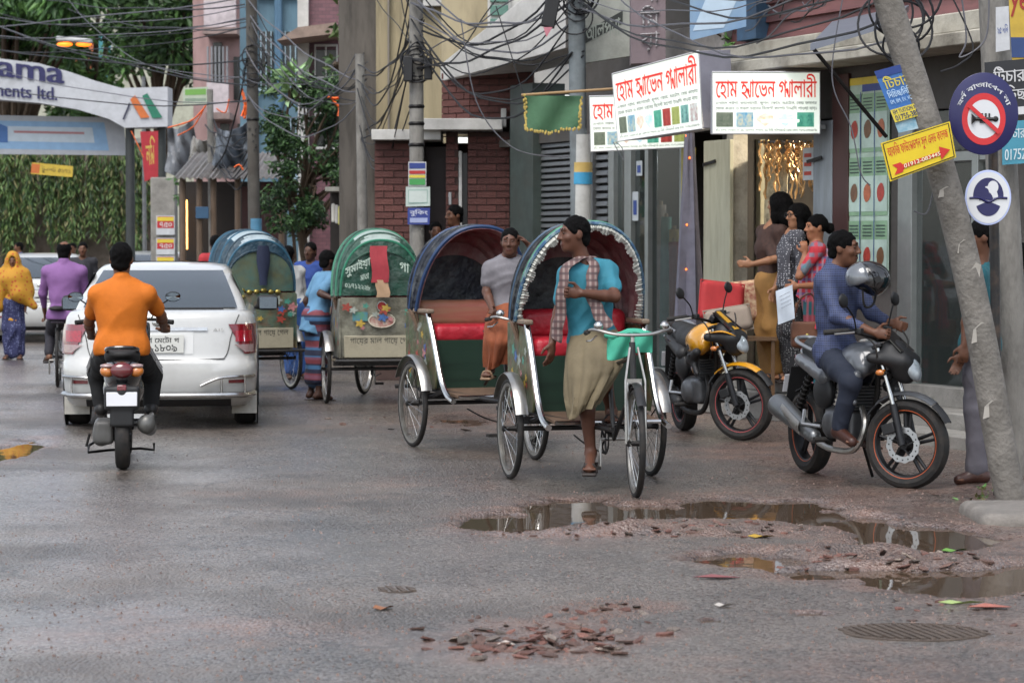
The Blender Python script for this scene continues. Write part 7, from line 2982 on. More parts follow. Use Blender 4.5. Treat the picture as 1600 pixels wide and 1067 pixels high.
# spare plate hung on the yellow one
# ------------------------------------------------------------------ the people
def PJ(Y0, base, **k):
 b = V(base)
 return {n: P(a[0], a[1], Y0 + (a[2] if len(a) > 2 else 0)) - b for n, a in k.items()}
def plaid(name, cols, s=14.):
 """woven check from two wave bands"""
 if name in _mats:
  return _mats[name]
 m = bpy.data.materials.new(name)
 _mats[name] = m
 m.use_nodes = True
 t = m.node_tree
 b = t.nodes['Principled BSDF']
 b.inputs['Roughness'].default_value = .75
 tc = t.nodes.new('ShaderNodeTexCoord')
 prev = None
 for i, (ax, sc, c) in enumerate(cols[1:]):
  w = t.nodes.new('ShaderNodeTexWave')
  w.bands_direction = ax
  w.inputs['Scale'].default_value = sc
  w.inputs['Distortion'].default_value = .15
  t.links.new(tc.outputs['Object'], w.inputs['Vector'])
  r = t.nodes.new('ShaderNodeMapRange')
  r.inputs[1].default_value = .55
  r.inputs[2].default_value = .75
  r.inputs[4].default_value = .75
  t.links.new(w.outputs['Fac'], r.inputs[0])
  x = t.nodes.new('ShaderNodeMix')
  x.data_type = 'RGBA'
  t.links.new(r.outputs[0], x.inputs[0])
  if prev is None:
   x.inputs[6].default_value = (*lin(cols[0]), 1)
  else:
   t.links.new(prev, x.inputs[6])
  x.inputs[7].default_value = (*lin(c), 1)
  prev = x.outputs[2]
 t.links.new(prev, b.inputs['Base Color'])
 return m
def dots(name, c0, c1, scale, lo=.25, hi=.3):
 """round printed dots"""
 if name in _mats:
  return _mats[name]
 m = bpy.data.materials.new(name)
 _mats[name] = m
 m.use_nodes = True
 t = m.node_tree
 b = t.nodes['Principled BSDF']
 b.inputs['Roughness'].default_value = .8
 tc = t.nodes.new('ShaderNodeTexCoord')
 v = t.nodes.new('ShaderNodeTexVoronoi')
 v.inputs['Scale'].default_value = scale
 v.inputs['Randomness'].default_value = .5
 t.links.new(tc.outputs['Object'], v.inputs['Vector'])
 r = t.nodes.new('ShaderNodeMapRange')
 r.inputs[1].default_value = lo
 r.inputs[2].default_value = hi
 t.links.new(v.outputs['Distance'], r.inputs[0])
 x = t.nodes.new('ShaderNodeMix')
 x.data_type = 'RGBA'
 t.links.new(r.outputs[0], x.inputs[0])
 x.inputs[6].default_value = (*lin(c1), 1)
 x.inputs[7].default_value = (*lin(c0), 1)
 t.links.new(x.outputs[2], b.inputs['Base Color'])
 return m
def cloth(n, c, **k):
 k.setdefault('bump', .3)
 k.setdefault('bs', 13)
 k.setdefault('var', .1)
 return mat('cloth_' + n, c, .8, **k)
def strip(name, m, pts, wds, parent, flatk=.35, n=10):
 mb = MB()
 pts = bez(pts, 5)
 k = len(pts)
 ws = [wds[0] + (wds[1] - wds[0]) * i / (k - 1) for i in range(k)]
 mb.tube([p + V((.006 * math.sin(i * 1.1), .006 * math.cos(i * 1.7), 0)) for i, p in enumerate(pts)], ws, n, flat=flatk)
 return mb.build(name, m, parent)
def wrap_skirt(name, m, Yb, base, rings, parent, amp=.02, n=60):
 """wrapped cloth lofted through (px, py, depth, rx, ry, tilt) rings, with pleats"""
 rows = []
 K = len(rings) * 4
 for i in range(K + 1):
  t = i / K * (len(rings) - 1)
  j = min(int(t), len(rings) - 2)
  f = t - j
  r = [rings[j][k] + (rings[j + 1][k] - rings[j][k]) * f for k in range(6)]
  c = P(r[0], r[1], Yb + r[2]) - base
  a_ = amp * (.25 + 1.1 * i / K)
  row = []
  for k in range(n + 1):
   th = 2 * math.pi * k / n
   fo = .55 * math.sin(5 * th + 1.3 + .9 * t) + .5 * math.sin(9 * th - .35 * t) + .35 * math.sin(14 * th + 2 + .25 * t) + .2 * math.sin(23 * th + t)
   rr_ = 1 + a_ * fo / max(.06, r[3])
   row.append(c + V((math.cos(th) * r[3] * rr_, math.sin(th) * r[4] * rr_, r[5] * math.cos(th) * r[3] + .012 * math.sin(3 * th + t))))
  rows.append(row)
 mb = MB()
 mb.shell(rows, .004)
 return mb.build(name, m, parent, sharp=70)
# --- driver of the front rickshaw
Y0 = 16.92
B0 = V((P(925, 535, Y0).x, Y0, 0))
J = PJ(Y0, B0, pel=(926, 532), chest=(914, 428), head=(897, 367, -.03), shR=(887, 430, -.08), shL=(949, 424, .02), elR=(873, 489, -.04), wrR=(863, 535, -.12),
       elL=(961, 464, -.16), wrL=(909, 458, -.26), hpR=(908, 545, -.02), hpL=(944, 545), knR=(914, 608, -.2), knL=(940, 575, -.16), anR=(923, 705, -.16), anL=(955, 640, .05),
       toR=(921, 733, -.33), toL=(955, 656, -.1))
drv = person('rickshaw driver in teal polo shirt and khaki wrap with scarf', B0, J, (-.95, -.32, .02), s=1.04, skin_col='#55372a', top=cloth('teal', '#2b6f80'), sleeve=.62, hem=.0,
             bottom=None, vox=.0075,
             handR=dict(d=(-.1, -.15, -1), a=(-.6, -.8, 0), curl=.35), handL=dict(d=(-1, .1, .05), a=(0, .0, 1), curl=1.0), hs=.98)
wrap_skirt('lungi', cloth('khaki', '#6a5f49', var=.18, vs=5, dirt=.35, dcol='#40392c', ds=4), Y0, B0, [(926, 512, .02, .145, .115, 0), (929, 532, -.06, .172, .145, 0), (930, 556, -.13, .188, .17, .05), (929, 580, -.19, .182, .17, .16), (923, 604, -.24, .15, .14, .36), (915, 628, -.28, .105, .105, .5), (910, 644, -.29, .08, .085, .55)], drv)
scm = plaid('scarf_check', ['#5d4644', ('X', 9., '#8a7a74'), ('Z', 7., '#3a2a2c')])
q = lambda px, py, d: P(px, py, Y0 + d) - B0
strip('scarf', scm, [q(926, 403, .06), q(905, 404, -.08), q(884, 420, -.17), q(878, 455, -.2), q(874, 500, -.18), q(868, 530, -.16)], (.036, .05), drv)
strip('scarf', scm, [q(905, 402, .05), q(926, 408, -.06), q(926, 432, -.17), q(924, 458, -.2), q(934, 485, -.21), q(950, 512, -.24)], (.036, .045), drv)
gc = thing('green_cloth', 'mint green cloth tied round the front rickshaw handlebar', 'cloth', P(985, 540, 16.42))
mb = MB()
rows = [[P(948 + i * 7.2, 524 + j * 5.5 + 5 * math.sin(i * .5 + 1) - (2 if j == 0 else 0) + (i - 5) * -.5, 16.40 + .03 * math.sin(i * 1.2 + j * .6)) - gc.location for i in range(11)] for j in range(7)]
mb.shell(rows, .004)
mb.build('hanging_fold', cloth('mint', '#3f9a80'), gc, sharp=80, sub=1)
mb = MB()
mb.tube([P(944 + i * 9.5, 524 - i * .6 + 3 * math.sin(i), 16.43) - gc.location for i in range(9)], [.012, .02, .024, .022, .026, .022, .024, .018, .01], 8)
mb.build('knot', cloth('mint', '#3f9a80'), gc)
# --- boy sitting on the second rickshaw
Y0 = 19.62
B1 = V((P(795, 490, Y0).x, Y0, 0))
J = PJ(Y0, B1, pel=(797, 483), chest=(795, 413), head=(797, 379, -.04), shR=(766, 420, -.02), shL=(822, 418, .02), elR=(760, 456, -.05), wrR=(772, 489, -.24),
       elL=(846, 412, -.04), wrL=(826, 383, -.04), hpR=(785, 488), hpL=(806, 488), knR=(782, 528, -.24), knL=(799, 526, -.24), anR=(766, 573, -.22), anL=(798, 578, -.2), toR=(760, 586, -.36), toL=(797, 590, -.34))
boy = person('boy in grey shirt and orange wrap sitting sideways on the second rickshaw', B1, J, (-.12, -1, -.02), s=.93, skin_col='#54382c', top=cloth('heather', '#69666a', var=.16, vs=20), sleeve=.6, hem=-.03,
             bottom=None, vox=.0085,
             handR=dict(d=(.2, -1, -.1), a=(0, 0, 1), curl=.9), handL=dict(d=(-.6, .05, .6), a=(0, -1, .2), curl=.5), hs=.98, shoe=mat('sandal_tan', '#77604a', .7), collar=False)
wrap_skirt('lungi', cloth('rust', '#7d4226', var=.25, vs=9, dirt=.3, dcol='#4a2a1c'), Y0, B1, [(797, 474, 0, .145, .115, 0), (795, 490, -.08, .165, .16, 0), (791, 510, -.2, .16, .17, 0), (787, 532, -.28, .14, .14, .1), (782, 554, -.26, .11, .115, .15), (778, 572, -.24, .09, .095, .2)], boy, .016)
# --- scooter rider
Y0 = 18.66
B2 = V((P(190, 540, Y0).x, Y0, 0))
J = PJ(Y0, B2, pel=(190, 541), chest=(190, 452), head=(190, 406, .02), shL=(153, 460), shR=(229, 460), elL=(139, 503, .18), wrL=(142, 524, .46), elR=(252, 493, .2), wrR=(256, 513, .44),
       hpL=(172, 546), hpR=(209, 546), knL=(153, 585, .42), knR=(237, 585, .42), anL=(158, 632, .42), anR=(236, 632, .42), toL=(158, 645, .62), toR=(236, 645, .62))
rid = person('man in orange polo shirt riding the scooter away', B2, J, (0, 1, 0), s=1.05, girth=1.12, skin_col='#6a4835', top=cloth('orange', '#b8620f'), sleeve=.66, hem=-.06,
             bottom='trousers', bcol=cloth('black', '#161617'), feet='shoe', vox=.0085, handL=dict(d=(0, .9, -.3), a=(1, 0, 0), curl=1.1), handR=dict(d=(0, .9, -.3), a=(-1, 0, 0), curl=1.1), shoe=mat('shoe_black', '#1c1a19', .5), topw=.012)
for sx, sd in ((-1, 'L'), (1, 'R')):
 for o in (-.022, 0, .022):
  mb = MB()
  a, b_ = J['hp' + sd], J['kn' + sd]
  pts = [a.lerp(b_, t) + V((sx * (.103 - .022 * t), -.01, .03 + o)) for t in lerpn(.15, 1, 8)]
  mb.tube(pts, .0055, 5)
  mb.build('white_stripe', cloth('stripe_white', '#b0b0b0'), rid)
# --- man in plaid on the dark motorcycle
Y0 = 17.25
B3 = V((P(1310, 540, Y0).x, Y0, 0))
J = PJ(Y0, B3, pel=(1306, 545), chest=(1306, 428), head=(1319, 389, -.03), shL=(1334, 436, .1), shR=(1290, 438, -.09), elR=(1308, 494, -.26), wrR=(1366, 520, -.46), elL=(1362, 490, .0), wrL=(1392, 505, -.05),
       hpR=(1297, 556, -.06), hpL=(1318, 556, .06), knR=(1330, 596, -.42), knL=(1352, 590, -.1), anR=(1312, 668, -.3), anL=(1350, 680, .05), toR=(1330, 690, -.45), toL=(1368, 700, -.1))
pl = person('man in blue plaid shirt sitting on the dark motorcycle', B3, J, (.93, -.38, -.04), s=1.02, skin_col='#5f3f2f', top=plaid('plaid_blue', ['#1c2340', ('X', 9., '#2a3458'), ('Z', 8., '#10142a'), ('Z', 21., '#465070'), ('X', 26., '#3d4766')]), sleeve=1.62, hem=-.12,
   bottom='trousers', bcol=cloth('denim_dark', '#1d2331'), feet='shoe', vox=.0085, handR=dict(d=(.9, -.4, -.1), a=(.2, .1, 1), curl=.8), handL=dict(d=(.6, -.6, -.2), a=(.2, .1, 1), curl=1.), beard=True)
# helmet hanging on the bike's mirror
hc = P(1357, 436, 17.0)
hel = thing('helmet', 'black and silver crash helmet hanging on the motorcycle mirror', 'helmet', hc)
F = Field()
F.ell((0, 0, 0), (.148, .12, .12), None, .02)
F.cut_ell((-.1, -.03, -.10), (.13, .12, .09), None, .02)
F.build('shell', mat('helmet_black', '#151516', .18, coat=1.), .009, hel)
F = Field()
F.ell((-.03, -.012, .008), (.128, .121, .112), None, .02)
F.cut_plane((0, 0, -.01), (.35, 0, -1), .01)
F.cut_plane((-.01, 0, 0), (1, 0, .3), .01)
F.build('visor', mat('visor_silver', '#63666a', .18, metal=.2, coat=1.), .009, hel)
mb = MB()
mb.cyl((.045, -.128, .0), (.045, -.118, .0), .022)
mb.build('visor_pivot', blackplastic, hel)
mb = MB()
mb.tube(bez([(-.05, -.08, -.08), (-.03, -.05, -.18), (.03, 0, -.17), (.06, .05, -.08)], 5), .008, 6)
mb.build('chin_strap', rubber, hel)
# --- women at the shop door
Y0 = 23.0
B4 = V((P(1205, 640, Y0).x, Y0, .38))
J, s_ = stand(1.64)
J = turn(J, R(112))
b4 = V((B4.x, B4.y, B4.z))
J['elR'] = P(1212, 405, Y0 - .25) - b4
J['shR'] = J['shR']
J['wrR'] = P(1175, 413, Y0 - .3) - b4
J['head'] = P(1216, 321, Y0) - b4
w1 = person('woman with long hair and brown dress reaching into the shop', B4, J, (-.8, .55, 0), s=s_, female=True, hair='long', skin_col='#8a6248', top=cloth('brown_kameez', '#38241d', var=.3, vs=30), sleeve=.9, hem=-.42,
   bottom='skirt', bcol=cloth('mustard', '#8a6534'), lungi_len=.95, fold=.01, vox=.01, handR=dict(d=(-1, 0, .05), a=(0, 0, 1), curl=.5), collar=False)
Y0 = 22.75
B5 = V((P(1238, 640, Y0).x, Y0, .38))
J, s_ = stand(1.58)
J = turn(J, R(100))
J['head'] = P(1245, 338, Y0 - .05) - B5
w2 = person('woman in glasses with black and white printed scarf', B5, J, (-.9, -.42, 0), s=s_, female=True, hair='long', skin_col='#94694e', top=dots('print_bw', '#3a3a40', '#a9a9ad', 48.), sleeve=1.7, hem=-.40,
   bottom='skirt', bcol=dots('print_dotted', '#1b1b1e', '#b5b5b5', 60., .18, .25), lungi_len=.9, fold=.01, vox=.01, collar=False)
hc = J['head']
mb = MB()
fv = V((-.9, -.42, 0)).normalized()
rv = fv.cross(V((0, 0, 1)))
for sx in (-1, 1):
 mb.torus(hc + fv * .094 + rv * sx * .032 + V((0, 0, .010)), fv, .021, .003, 16, 5)
 mb.tube([hc + fv * .094 + rv * sx * .052 + V((0, 0, .014)), hc + rv * sx * .078 + V((0, 0, .014))], .003, 5)
mb.tube([hc + fv * .096 + rv * -.012 + V((0, 0, .014)), hc + fv * .096 + rv * .012 + V((0, 0, .014))], .003, 5)
mb.build('glasses', blackplastic, w2)
strip('scarf', dots('print_bw', '#3a3a40', '#a9a9ad', 48.), [hc + V((.06, .05, -.16)), hc + fv * .05 + V((0, 0, -.19)), hc + fv * .13 + V((0, -.03, -.34)), hc + fv * .14 + V((0, -.03, -.62))], (.06, .085), w2)
Y0 = 22.25
B6 = V((P(1276, 660, Y0).x, Y0, .26))
J, s_ = stand(1.60)
J = turn(J, R(84))
J['head'] = P(1275, 356, Y0) - B6
J['elL'] = P(1249, 432, Y0 - .22) - B6
J['wrL'] = P(1258, 396, Y0 - .16) - B6
J['elR'] = P(1288, 446, Y0 - .28) - B6
J['wrR'] = P(1247, 447, Y0 - .36) - B6
w3 = person('woman in red and teal sari with hand at her mouth', B6, J, (-.97, -.25, 0), s=s_, girth=.88, female=True, hair='bun', skin_col='#8a5c42', top=plaid('sari_top', ['#a01f2b', ('Z', 3.4, '#5d6a7a'), ('X', 4.2, '#b02430'), ('Y', 3., '#1f6a72')]), sleeve=.75, hem=-.12,
   bottom='skirt', bcol=plaid('sari_skirt', ['#1d5a62', ('Z', 1.6, '#9a2430'), ('X', 8., '#a8505a')]), lungi_len=.96, fold=.012, vox=.0095,
   handL=dict(d=(-.15, -.05, 1), a=(-1, 0, 0), curl=.9), handR=dict(d=(-1, 0, -.15), a=(0, 0, 1), curl=.8), collar=False)
hc = J['head']
strip('sari_fold', plaid('sari_fold', ['#b02a36', ('Z', 5., '#3a4a7a'), ('X', 7., '#8e7f8c')]), [hc + V((.09, -.06, -.20)), hc + V((.02, -.14, -.26)), hc + V((-.09, -.13, -.42)), hc + V((-.11, -.08, -.62))], (.07, .09), w3)
strip('sari_end', plaid('sari_end', ['#b02a2e', ('X', 10., '#2a2f6a')]), [P(1292, 440, Y0 - .3) - B6, P(1290, 470, Y0 - .33) - B6, P(1286, 515, Y0 - .33) - B6], (.05, .075), w3, .5)
pp = thing('paper_sheet', 'white printed sheet held by the woman in the sari', 'paper', P(1228, 470, 21.85))
mb = MB()
rows = [[P(1238 - 26 * i / 4 + 4 * j / 5 - 1 * 0, 445 + i * 2.5 + j * 10.5, 21.85 + .02 * math.sin(i + j)) - pp.location for i in range(5)] for j in range(6)]
mb.shell(rows, .0015)
mb.build('sheet', mat('paper_bright', '#c3ccd6', .6, var=.04), pp)
mb = MB()
for j in range(4):
 a, b_ = P(1234 + j * .8, 456 + j * 6, 21.82) - pp.location, P(1218 + j * .8, 464 + j * 6, 21.82) - pp.location
 mb.tube([a, b_], .002, 4)
mb.build('print_lines', mat('print_grey2', '#6f7683', .6), pp).name = 'printed_text'
hbg = thing('handbag', 'brown leather handbag on the arm of the woman in the sari', 'bag', P(1260, 545, 22.0))
F = Field()
F.rbox((0, 0, .12), (.135, .055, .115), None, .04)
F.build('bag_body', mat('bag_leather', '#5c3a2a', .45, var=.15), .012, hbg)
F = Field()
F.rbox((0, -.055, .16), (.13, .012, .075), None, .012)
F.build('flap', mat('bag_leather2', '#6b4531', .45, var=.15), .01, hbg)
mb = MB()
mb.ell((0, -.07, .12), (.016, .008, .016))
mb.build('clasp', mat('brass', '#9a8a4a', .3, metal=.8), hbg)
mb = MB()
mb.tube(bez([(-.12, 0, .2), (-.06, 0, .42), (.05, 0, .46), (.12, 0, .2)], 6), .009, 6)
mb.build('strap', mat('bag_leather', '#5c3a2a', .45), hbg)
# --- man in teal behind the leaning pole
Y0 = 16.95
B7 = V((P(1530, 752, Y0).x, Y0, .02))
J, s_ = stand(1.70)
J = turn(J, R(70))
J['head'] = P(1531, 372, Y0) - B7
J['elR'] = P(1512, 490, Y0 - .2) - B7
J['wrR'] = P(1507, 538, Y0 - .24) - B7
J['toR'] = V((-.15, -.13, .035))
J['toL'] = J['anL'] + V((-.10, .0, -.05))
J['anR'] = V((-.06, -.1, .085))
J['knR'] = V((-.02, -.1, .49))
w7 = person('man in teal shirt and grey trousers standing behind the leaning pole', B7, J, (-.97, -.1, -.02), s=s_, skin_col='#5d3e2e', top=cloth('deep_teal', '#1c545c'), sleeve=.8, hem=-.14,
   bottom='trousers', bcol=cloth('grey_trousers', '#57545a'), feet='shoe', vox=.0095, handR=dict(d=(-.1, -.1, -1), a=(-1, 0, 0), curl=.6))
Y0 = 17.7
B8 = V((P(1592, 730, Y0).x, Y0, .02))
J, s_ = stand(1.6)
J = turn(J, R(30))
w8 = person('person in dark speckled top and jeans at the right edge', B8, J, None, s=s_, skin_col='#5d3e2e', top=dots('speckle', '#23272e', '#5a6068', 60.), sleeve=1.7, hem=-.2, bottom='trousers', bcol=cloth('denim', '#26364e'), feet='shoe', vox=.011)
# --- driver holding the green rickshaw
Y0 = 26.15
B9 = V((P(494, 624, Y0).x, Y0, 0))
J, s_ = stand(1.58)
J = turn(J, R(-62))
for k in ('chest', 'shL', 'shR', 'head'):
 J[k] = J[k] + V((.10, .02, -.03))
J['head'] = P(513, 408, Y0) - B9
J['elR'] = P(500, 459, Y0 - .22) - B9
J['wrR'] = P(522, 467, Y0 - .3) - B9
w9 = person('driver in pale blue shirt and striped dark wrap beside the green rickshaw', B9, J, (.8, .6, -.2), s=s_, skin_col='#3f2a22', top=cloth('sky_blue', '#577f9c'), sleeve=.7, hem=-.2,
   bottom='lungi', bcol=plaid('lungi_stripes', ['#1c2036', ('Z', 3.2, '#3f6a92'), ('Z', 1.9, '#7a3236')]), lungi_len=.62, vox=.0105, handR=dict(d=(1, .1, 0), a=(0, 0, 1), curl=.8))
# --- stooping man in white further back and others behind
Y0 = 30.2
B10 = V((P(460, 590, Y0).x, Y0, 0))
J, s_ = stand(1.6)
J = turn(J, R(-150))
for k in ('chest', 'shL', 'shR', 'head', 'elL', 'elR', 'wrL', 'wrR'):
 J[k] = J[k] + V((-.08, .05, -.02))
person('man in white shirt seen beyond the blue hooded rickshaw', B10, J, (.3, 1, -.2), s=s_, skin_col='#4b3327', top=cloth('white_shirt', '#a9aaa8'), sleeve=1.7, hem=-.15, bottom='lungi', bcol=cloth('blue_wrap', '#2f4f86'), lungi_len=.9, vox=.012, group=None)
Y0 = 31.5
J, s_ = stand(1.62)
person('person in blue standing just behind the man in white', V((P(487, 600, Y0).x, Y0, 0)), turn(J, R(160)), None, s=s_, skin_col='#4b3327', top=cloth('royal_blue', '#1f3a78'), sleeve=1.6, hem=-.2, bottom='trousers', bcol=cloth('black', '#161617'), vox=.013)
Y0 = 36.
J, s_ = stand(1.72)
person('man in red shirt beyond the blue hooded rickshaw', V((P(338, 600, Y0).x, Y0, 0)), turn(J, R(20)), None, s=s_, skin_col='#3f2a22', top=cloth('red_shirt', '#9c2a30'), sleeve=.6, bottom='trousers', bcol=cloth('black', '#161617'), vox=.013)
# step in front of the gatehouse with two people on it
gp_('front_step', concrete, gx(640), gx(790), 0, .3, -1.5, -.02)
Y0 = 28.9
J, s_ = stand(1.74)
J = turn(J, R(120))
person('young man in navy shirt looking down behind the second rickshaw', V((P(714, 600, Y0).x, Y0, .3)), J, (-.8, -.5, -.25), s=s_, skin_col='#5d3e2e', top=cloth('navy', '#23293f'), sleeve=.6, bottom='trousers', bcol=cloth('black', '#161617'), vox=.011)
J, s_ = stand(1.55)
person('person whose dark hair just shows over the second rickshaw hood', V((P(681, 600, Y0).x, Y0 - .1, .3)), turn(J, R(190)), None, s=s_, skin_col='#5d3e2e', top=cloth('black', '#161617'), bottom='trousers', bcol=cloth('black', '#161617'), vox=.013)
# --- left side: cyclist, walking woman and others
Y0 = 29.0
B11 = V((P(100, 560, Y0).x, Y0, 0))
J = PJ(Y0, B11, pel=(101, 492), chest=(100, 418), head=(101, 394, .03), shL=(74, 424), shR=(127, 424), elL=(67, 458, .1), wrL=(70, 488, .3), elR=(133, 458, .1), wrR=(128, 484, .3),
       hpL=(90, 496), hpR=(112, 496), knL=(80, 520, .32), knR=(116, 530, .3), anL=(77, 553, .12), anR=(112, 562, .2), toL=(74, 562, .28), toR=(112, 572, .36))
person('man in purple shirt cycling away at the far left', B11, J, (.1, 1, 0), s=1.02, girth=1.15, skin_col='#6a4835', hair='bald', top=cloth('purple', '#7a5485'), sleeve=1.65, hem=-.05, bottom='trousers', bcol=cloth('dark_trousers', '#211f26'), vox=.0105)
bic = thing('bicycle', 'dark bicycle under the man in the purple shirt', 'bicycle', (B11.x, Y0 - .42, 0), R(9))
wheel(bic, (0, 0, .335), (1, 0, 0), .335)
wheel(bic, (0, 1.08, .335), (1, 0, 0), .335)
mb = MB()
mb.tube([(0, 0, .335), (0, .45, .28), (0, .33, .82)], .013, 8)
mb.tube([(0, .45, .28), (0, .90, .68), (0, .33, .74)], .015, 8)
mb.tube([(0, .88, .86), (0, .93, .62), (0, 1.08, .335)], .015, 8)
mb.tube([(0, 0, .335), (0, .33, .74)], .010, 8)
mb.build('frame', blackp, bic)
mb = MB()
mb.tube(bez([(-.27, .74, .98), (-.2, .86, .98), (0, .9, .95), (.2, .86, .98), (.27, .74, .98)], 5), .011, 8)
mb.build('handlebar', chrome_worn, bic)
F = Field()
F.ell((0, .30, .87), (.10, .13, .03), None, .02)
F.build('saddle', rubber, .014, bic)
mb = MB()
mb.box((0, -.02, .72), (.14, .38, .012))
mb.build('carrier', darkiron, bic)
mb = MB()
mb.tube([(-.1, .45, .28), (.1, .45, .28)], .012, 8)
mb.tube([(-.1, .45, .28), (-.1, .48, .12)], .010, 6)
mb.tube([(.1, .45, .28), (.1, .42, .44)], .010, 6)
mb.build('crank', chrome_worn, bic)
p = G(22, 562)
B12 = V((p.x, p.y, 0))
J, s_ = stand(1.46)
J = turn(J, R(176))
w12 = person('woman in yellow head scarf and navy printed skirt walking at the left edge', B12, J, (.1, -1, 0), s=s_, female=True, hair='long', skin_col='#5d3e2e', top=dots('scarf_yellow', '#a8781c', '#9a2f1c', 16., .2, .26), sleeve=1.7, hem=-.3,
             bottom='skirt', bcol=dots('navy_print', '#22264a', '#7f84a8', 40., .2, .28), lungi_len=.9, fold=.012, vox=.011, collar=False)
hc = J['head']
F = Field()
F.ell(hc + V((0, .02, .015)), (.105, .12, .135), None, .02)
F.path([hc + V((0, .03, -.08)), J['chest'] + V((0, .0, -.05))], [.11, .19], .08)
F.path([J['shL'], J['elL'] + V((0, -.02, 0))], [.09, .10], .08)
F.path([J['shR'], J['elR'] + V((0, -.02, 0)), J['elR'] + V((-.02, -.06, -.2))], [.09, .11, .1], .08)
F.path([J['chest'] + V((.02, -.08, -.05)), J['pel'] + V((.1, -.12, .12)), J['wrL'] + V((.12, -.02, .0))], [.13, .11, .05], .08)
F.cut_ell(hc + V((.01, -.13, -.005)), (.062, .10, .095), None, .015)
F.build('head_scarf', dots('scarf_yellow', '#a8781c', '#9a2f1c', 16., .2, .26), .011, w12, wrinkle(.008, 22.))
J, s_ = stand(1.62)
person('man in dark clothes walking beyond the purple cyclist', V((P(131, 600, 40).x, 40, 0)), turn(J, R(185)), None, s=s_, skin_col='#5d3e2e', top=cloth('charcoal', '#26262b'), sleeve=1.6, bottom='trousers', bcol=cloth('black', '#161617'), vox=.014)
J, s_ = stand(1.62)
person('far person in blue against the garden wall', V((P(33, 600, 56).x, 56, 0)), turn(J, R(100)), None, s=s_, skin_col='#6a4835', top=cloth('royal_blue', '#1f3a78'), sleeve=1.6, bottom='trousers', bcol=cloth('black', '#161617'), vox=.016)
J, s_ = stand(1.6)
person('far bareheaded man between the purple cyclist and the white car', V((P(116, 600, 52).x, 52, 0)), turn(J, R(170)), None, s=s_, skin_col='#6a4835', top=cloth('white_shirt', '#a9aaa8'), sleeve=1.6, bottom='trousers', bcol=cloth('black', '#161617'), vox=.016)
# ------------------------------------------------------------------ poles
polem = mat('pole_concrete', '#7d7a74', .85, var=.18, vs=4, bump=.5, bs=30, dirt=.7, dcol='#3d3a36', ds=6, stretch=(1, 1, .4))
def pole(label, base, top, r0, r1, m=polem, bands=(), n=14):
 b, t = V(base), V(top)
 root = thing('utility_pole', label, 'pole', b)
 mb = MB()
 k = 14
 mb.tube([(t - b) * (i / k) for i in range(k + 1)], [r0 + (r1 - r0) * i / k for i in range(k + 1)], n)
 mb.build('shaft', m, root)
 for f in bands:
  mb = MB()
  c = (t - b) * f
  mb.lathe([(r0 + (r1 - r0) * f + .004, -.02), (r0 + (r1 - r0) * f + .012, 0), (r0 + (r1 - r0) * f + .004, .02)], c, t - b, 14)
  mb.build('clamp_band', darkiron, root)
 return root
def gpt(px, Y):
 p = P(px, 378, Y)
 return V((p.x, Y, 0))
# leaning pole in the right foreground
LB = G(1583, 788)
lp = thing('utility_pole', 'leaning concrete pole with peeling paper carrying the yellow arrow sign', 'pole', LB)
pts = bez([P(x, y, LB.y) - LB for x, y in ((1584, 800), (1562, 690), (1530, 510), (1490, 335), (1440, 165), (1390, 10), (1358, -90))], 4)
mb = MB()
mb.tube(pts, [.097 - .012 * i / len(pts) for i in range(len(pts))], 16)
mb.build('shaft', mat('pole_pale', '#6d6963', .85, var=.25, vs=5, bump=.6, bs=30, dirt=.8, dcol='#4a4640', ds=3.5), lp)
for k, (px, py, w, h) in enumerate(((1532, 520, 26, 34), (1524, 430, 20, 40), (1548, 640, 22, 30), (1505, 385, 16, 22), (1478, 300, 22, 18))):
 mb = MB()
 c = P(px, py, LB.y - .104) - LB
 a, b = w * LB.y / FPX / 2, h * LB.y / FPX / 2
 mb.add([c + V((-a, .02, -b)), c + V((a * .7, .03, -b * .6)), c + V((a, .03, b * .8)), c + V((a * .1, 0, b)), c + V((-a * .8, .015, b * .3))], [(0, 1, 2, 3, 4)])
 mb.build('torn_paper', mat('torn_paper', '#aaa59c', .8, var=.15), lp)
rp = pole('upright concrete pole at the right edge behind the round signs', gpt(1592, 17.3), P(1548, -90, 17.3), .12, .10)
post = thing('sign_post', 'black iron post with flaking paint carrying the two round signs', 'post', G(1560, 778))
mb = MB()
mb.tube([V((0, 0, -.05)), P(1551, 180, 16.3) - post.location], .032, 12)
mb.build('shaft', mat('post_black', '#1c1a19', .5, var=.3, vs=9, dirt=.6, dcol='#5a4636', ds=8), post)
pole('utility pole with posters standing before the brick gatehouse', gpt(652, 28.6), P(650, -60, 28.6), .088, .075, polem, (.5, .57, .62, .66, .72))
pole('dark cable-laden pole with blue painted foot on the left', gpt(399, 36.5), P(392, -60, 36.5), .09, .08, mat('pole_dark', '#4a4742', .85, var=.25, vs=5, dirt=.6), (.6, .7))
pole('pale slim pole beside the kiosk', gpt(570, 33.5), P(562, 85, 33.5), .075, .06)
pole('tall grey pole in front of the rolling shutter', gpt(909, 25.9), P(900, -60, 25.9), .09, .085, mat('pole_bluegrey', '#6f7678', .8, var=.15, dirt=.5), (.42,))
pole('thin pole rising beside the pink house', gpt(333, 41), P(328, 140, 41), .06, .05)
pole('steel street lamp pole behind the arch', gpt(226, 57), P(224, 120, 57), .05, .04, steel)
wrap = thing('pole_wrapping', 'white sheet wrapped round the foot of the grey pole', 'wrapping', gpt(909, 25.9))
mb = MB()
mb.tube([(0, 0, .3), (0, 0, 1.4), (-.005, 0, 2.7)], [.105, .103, .10], 18)
mb.build('sheet', mat('wrap_white', '#b4b4b0', .7, var=.12, dirt=.5, dcol='#7a766c'), wrap)
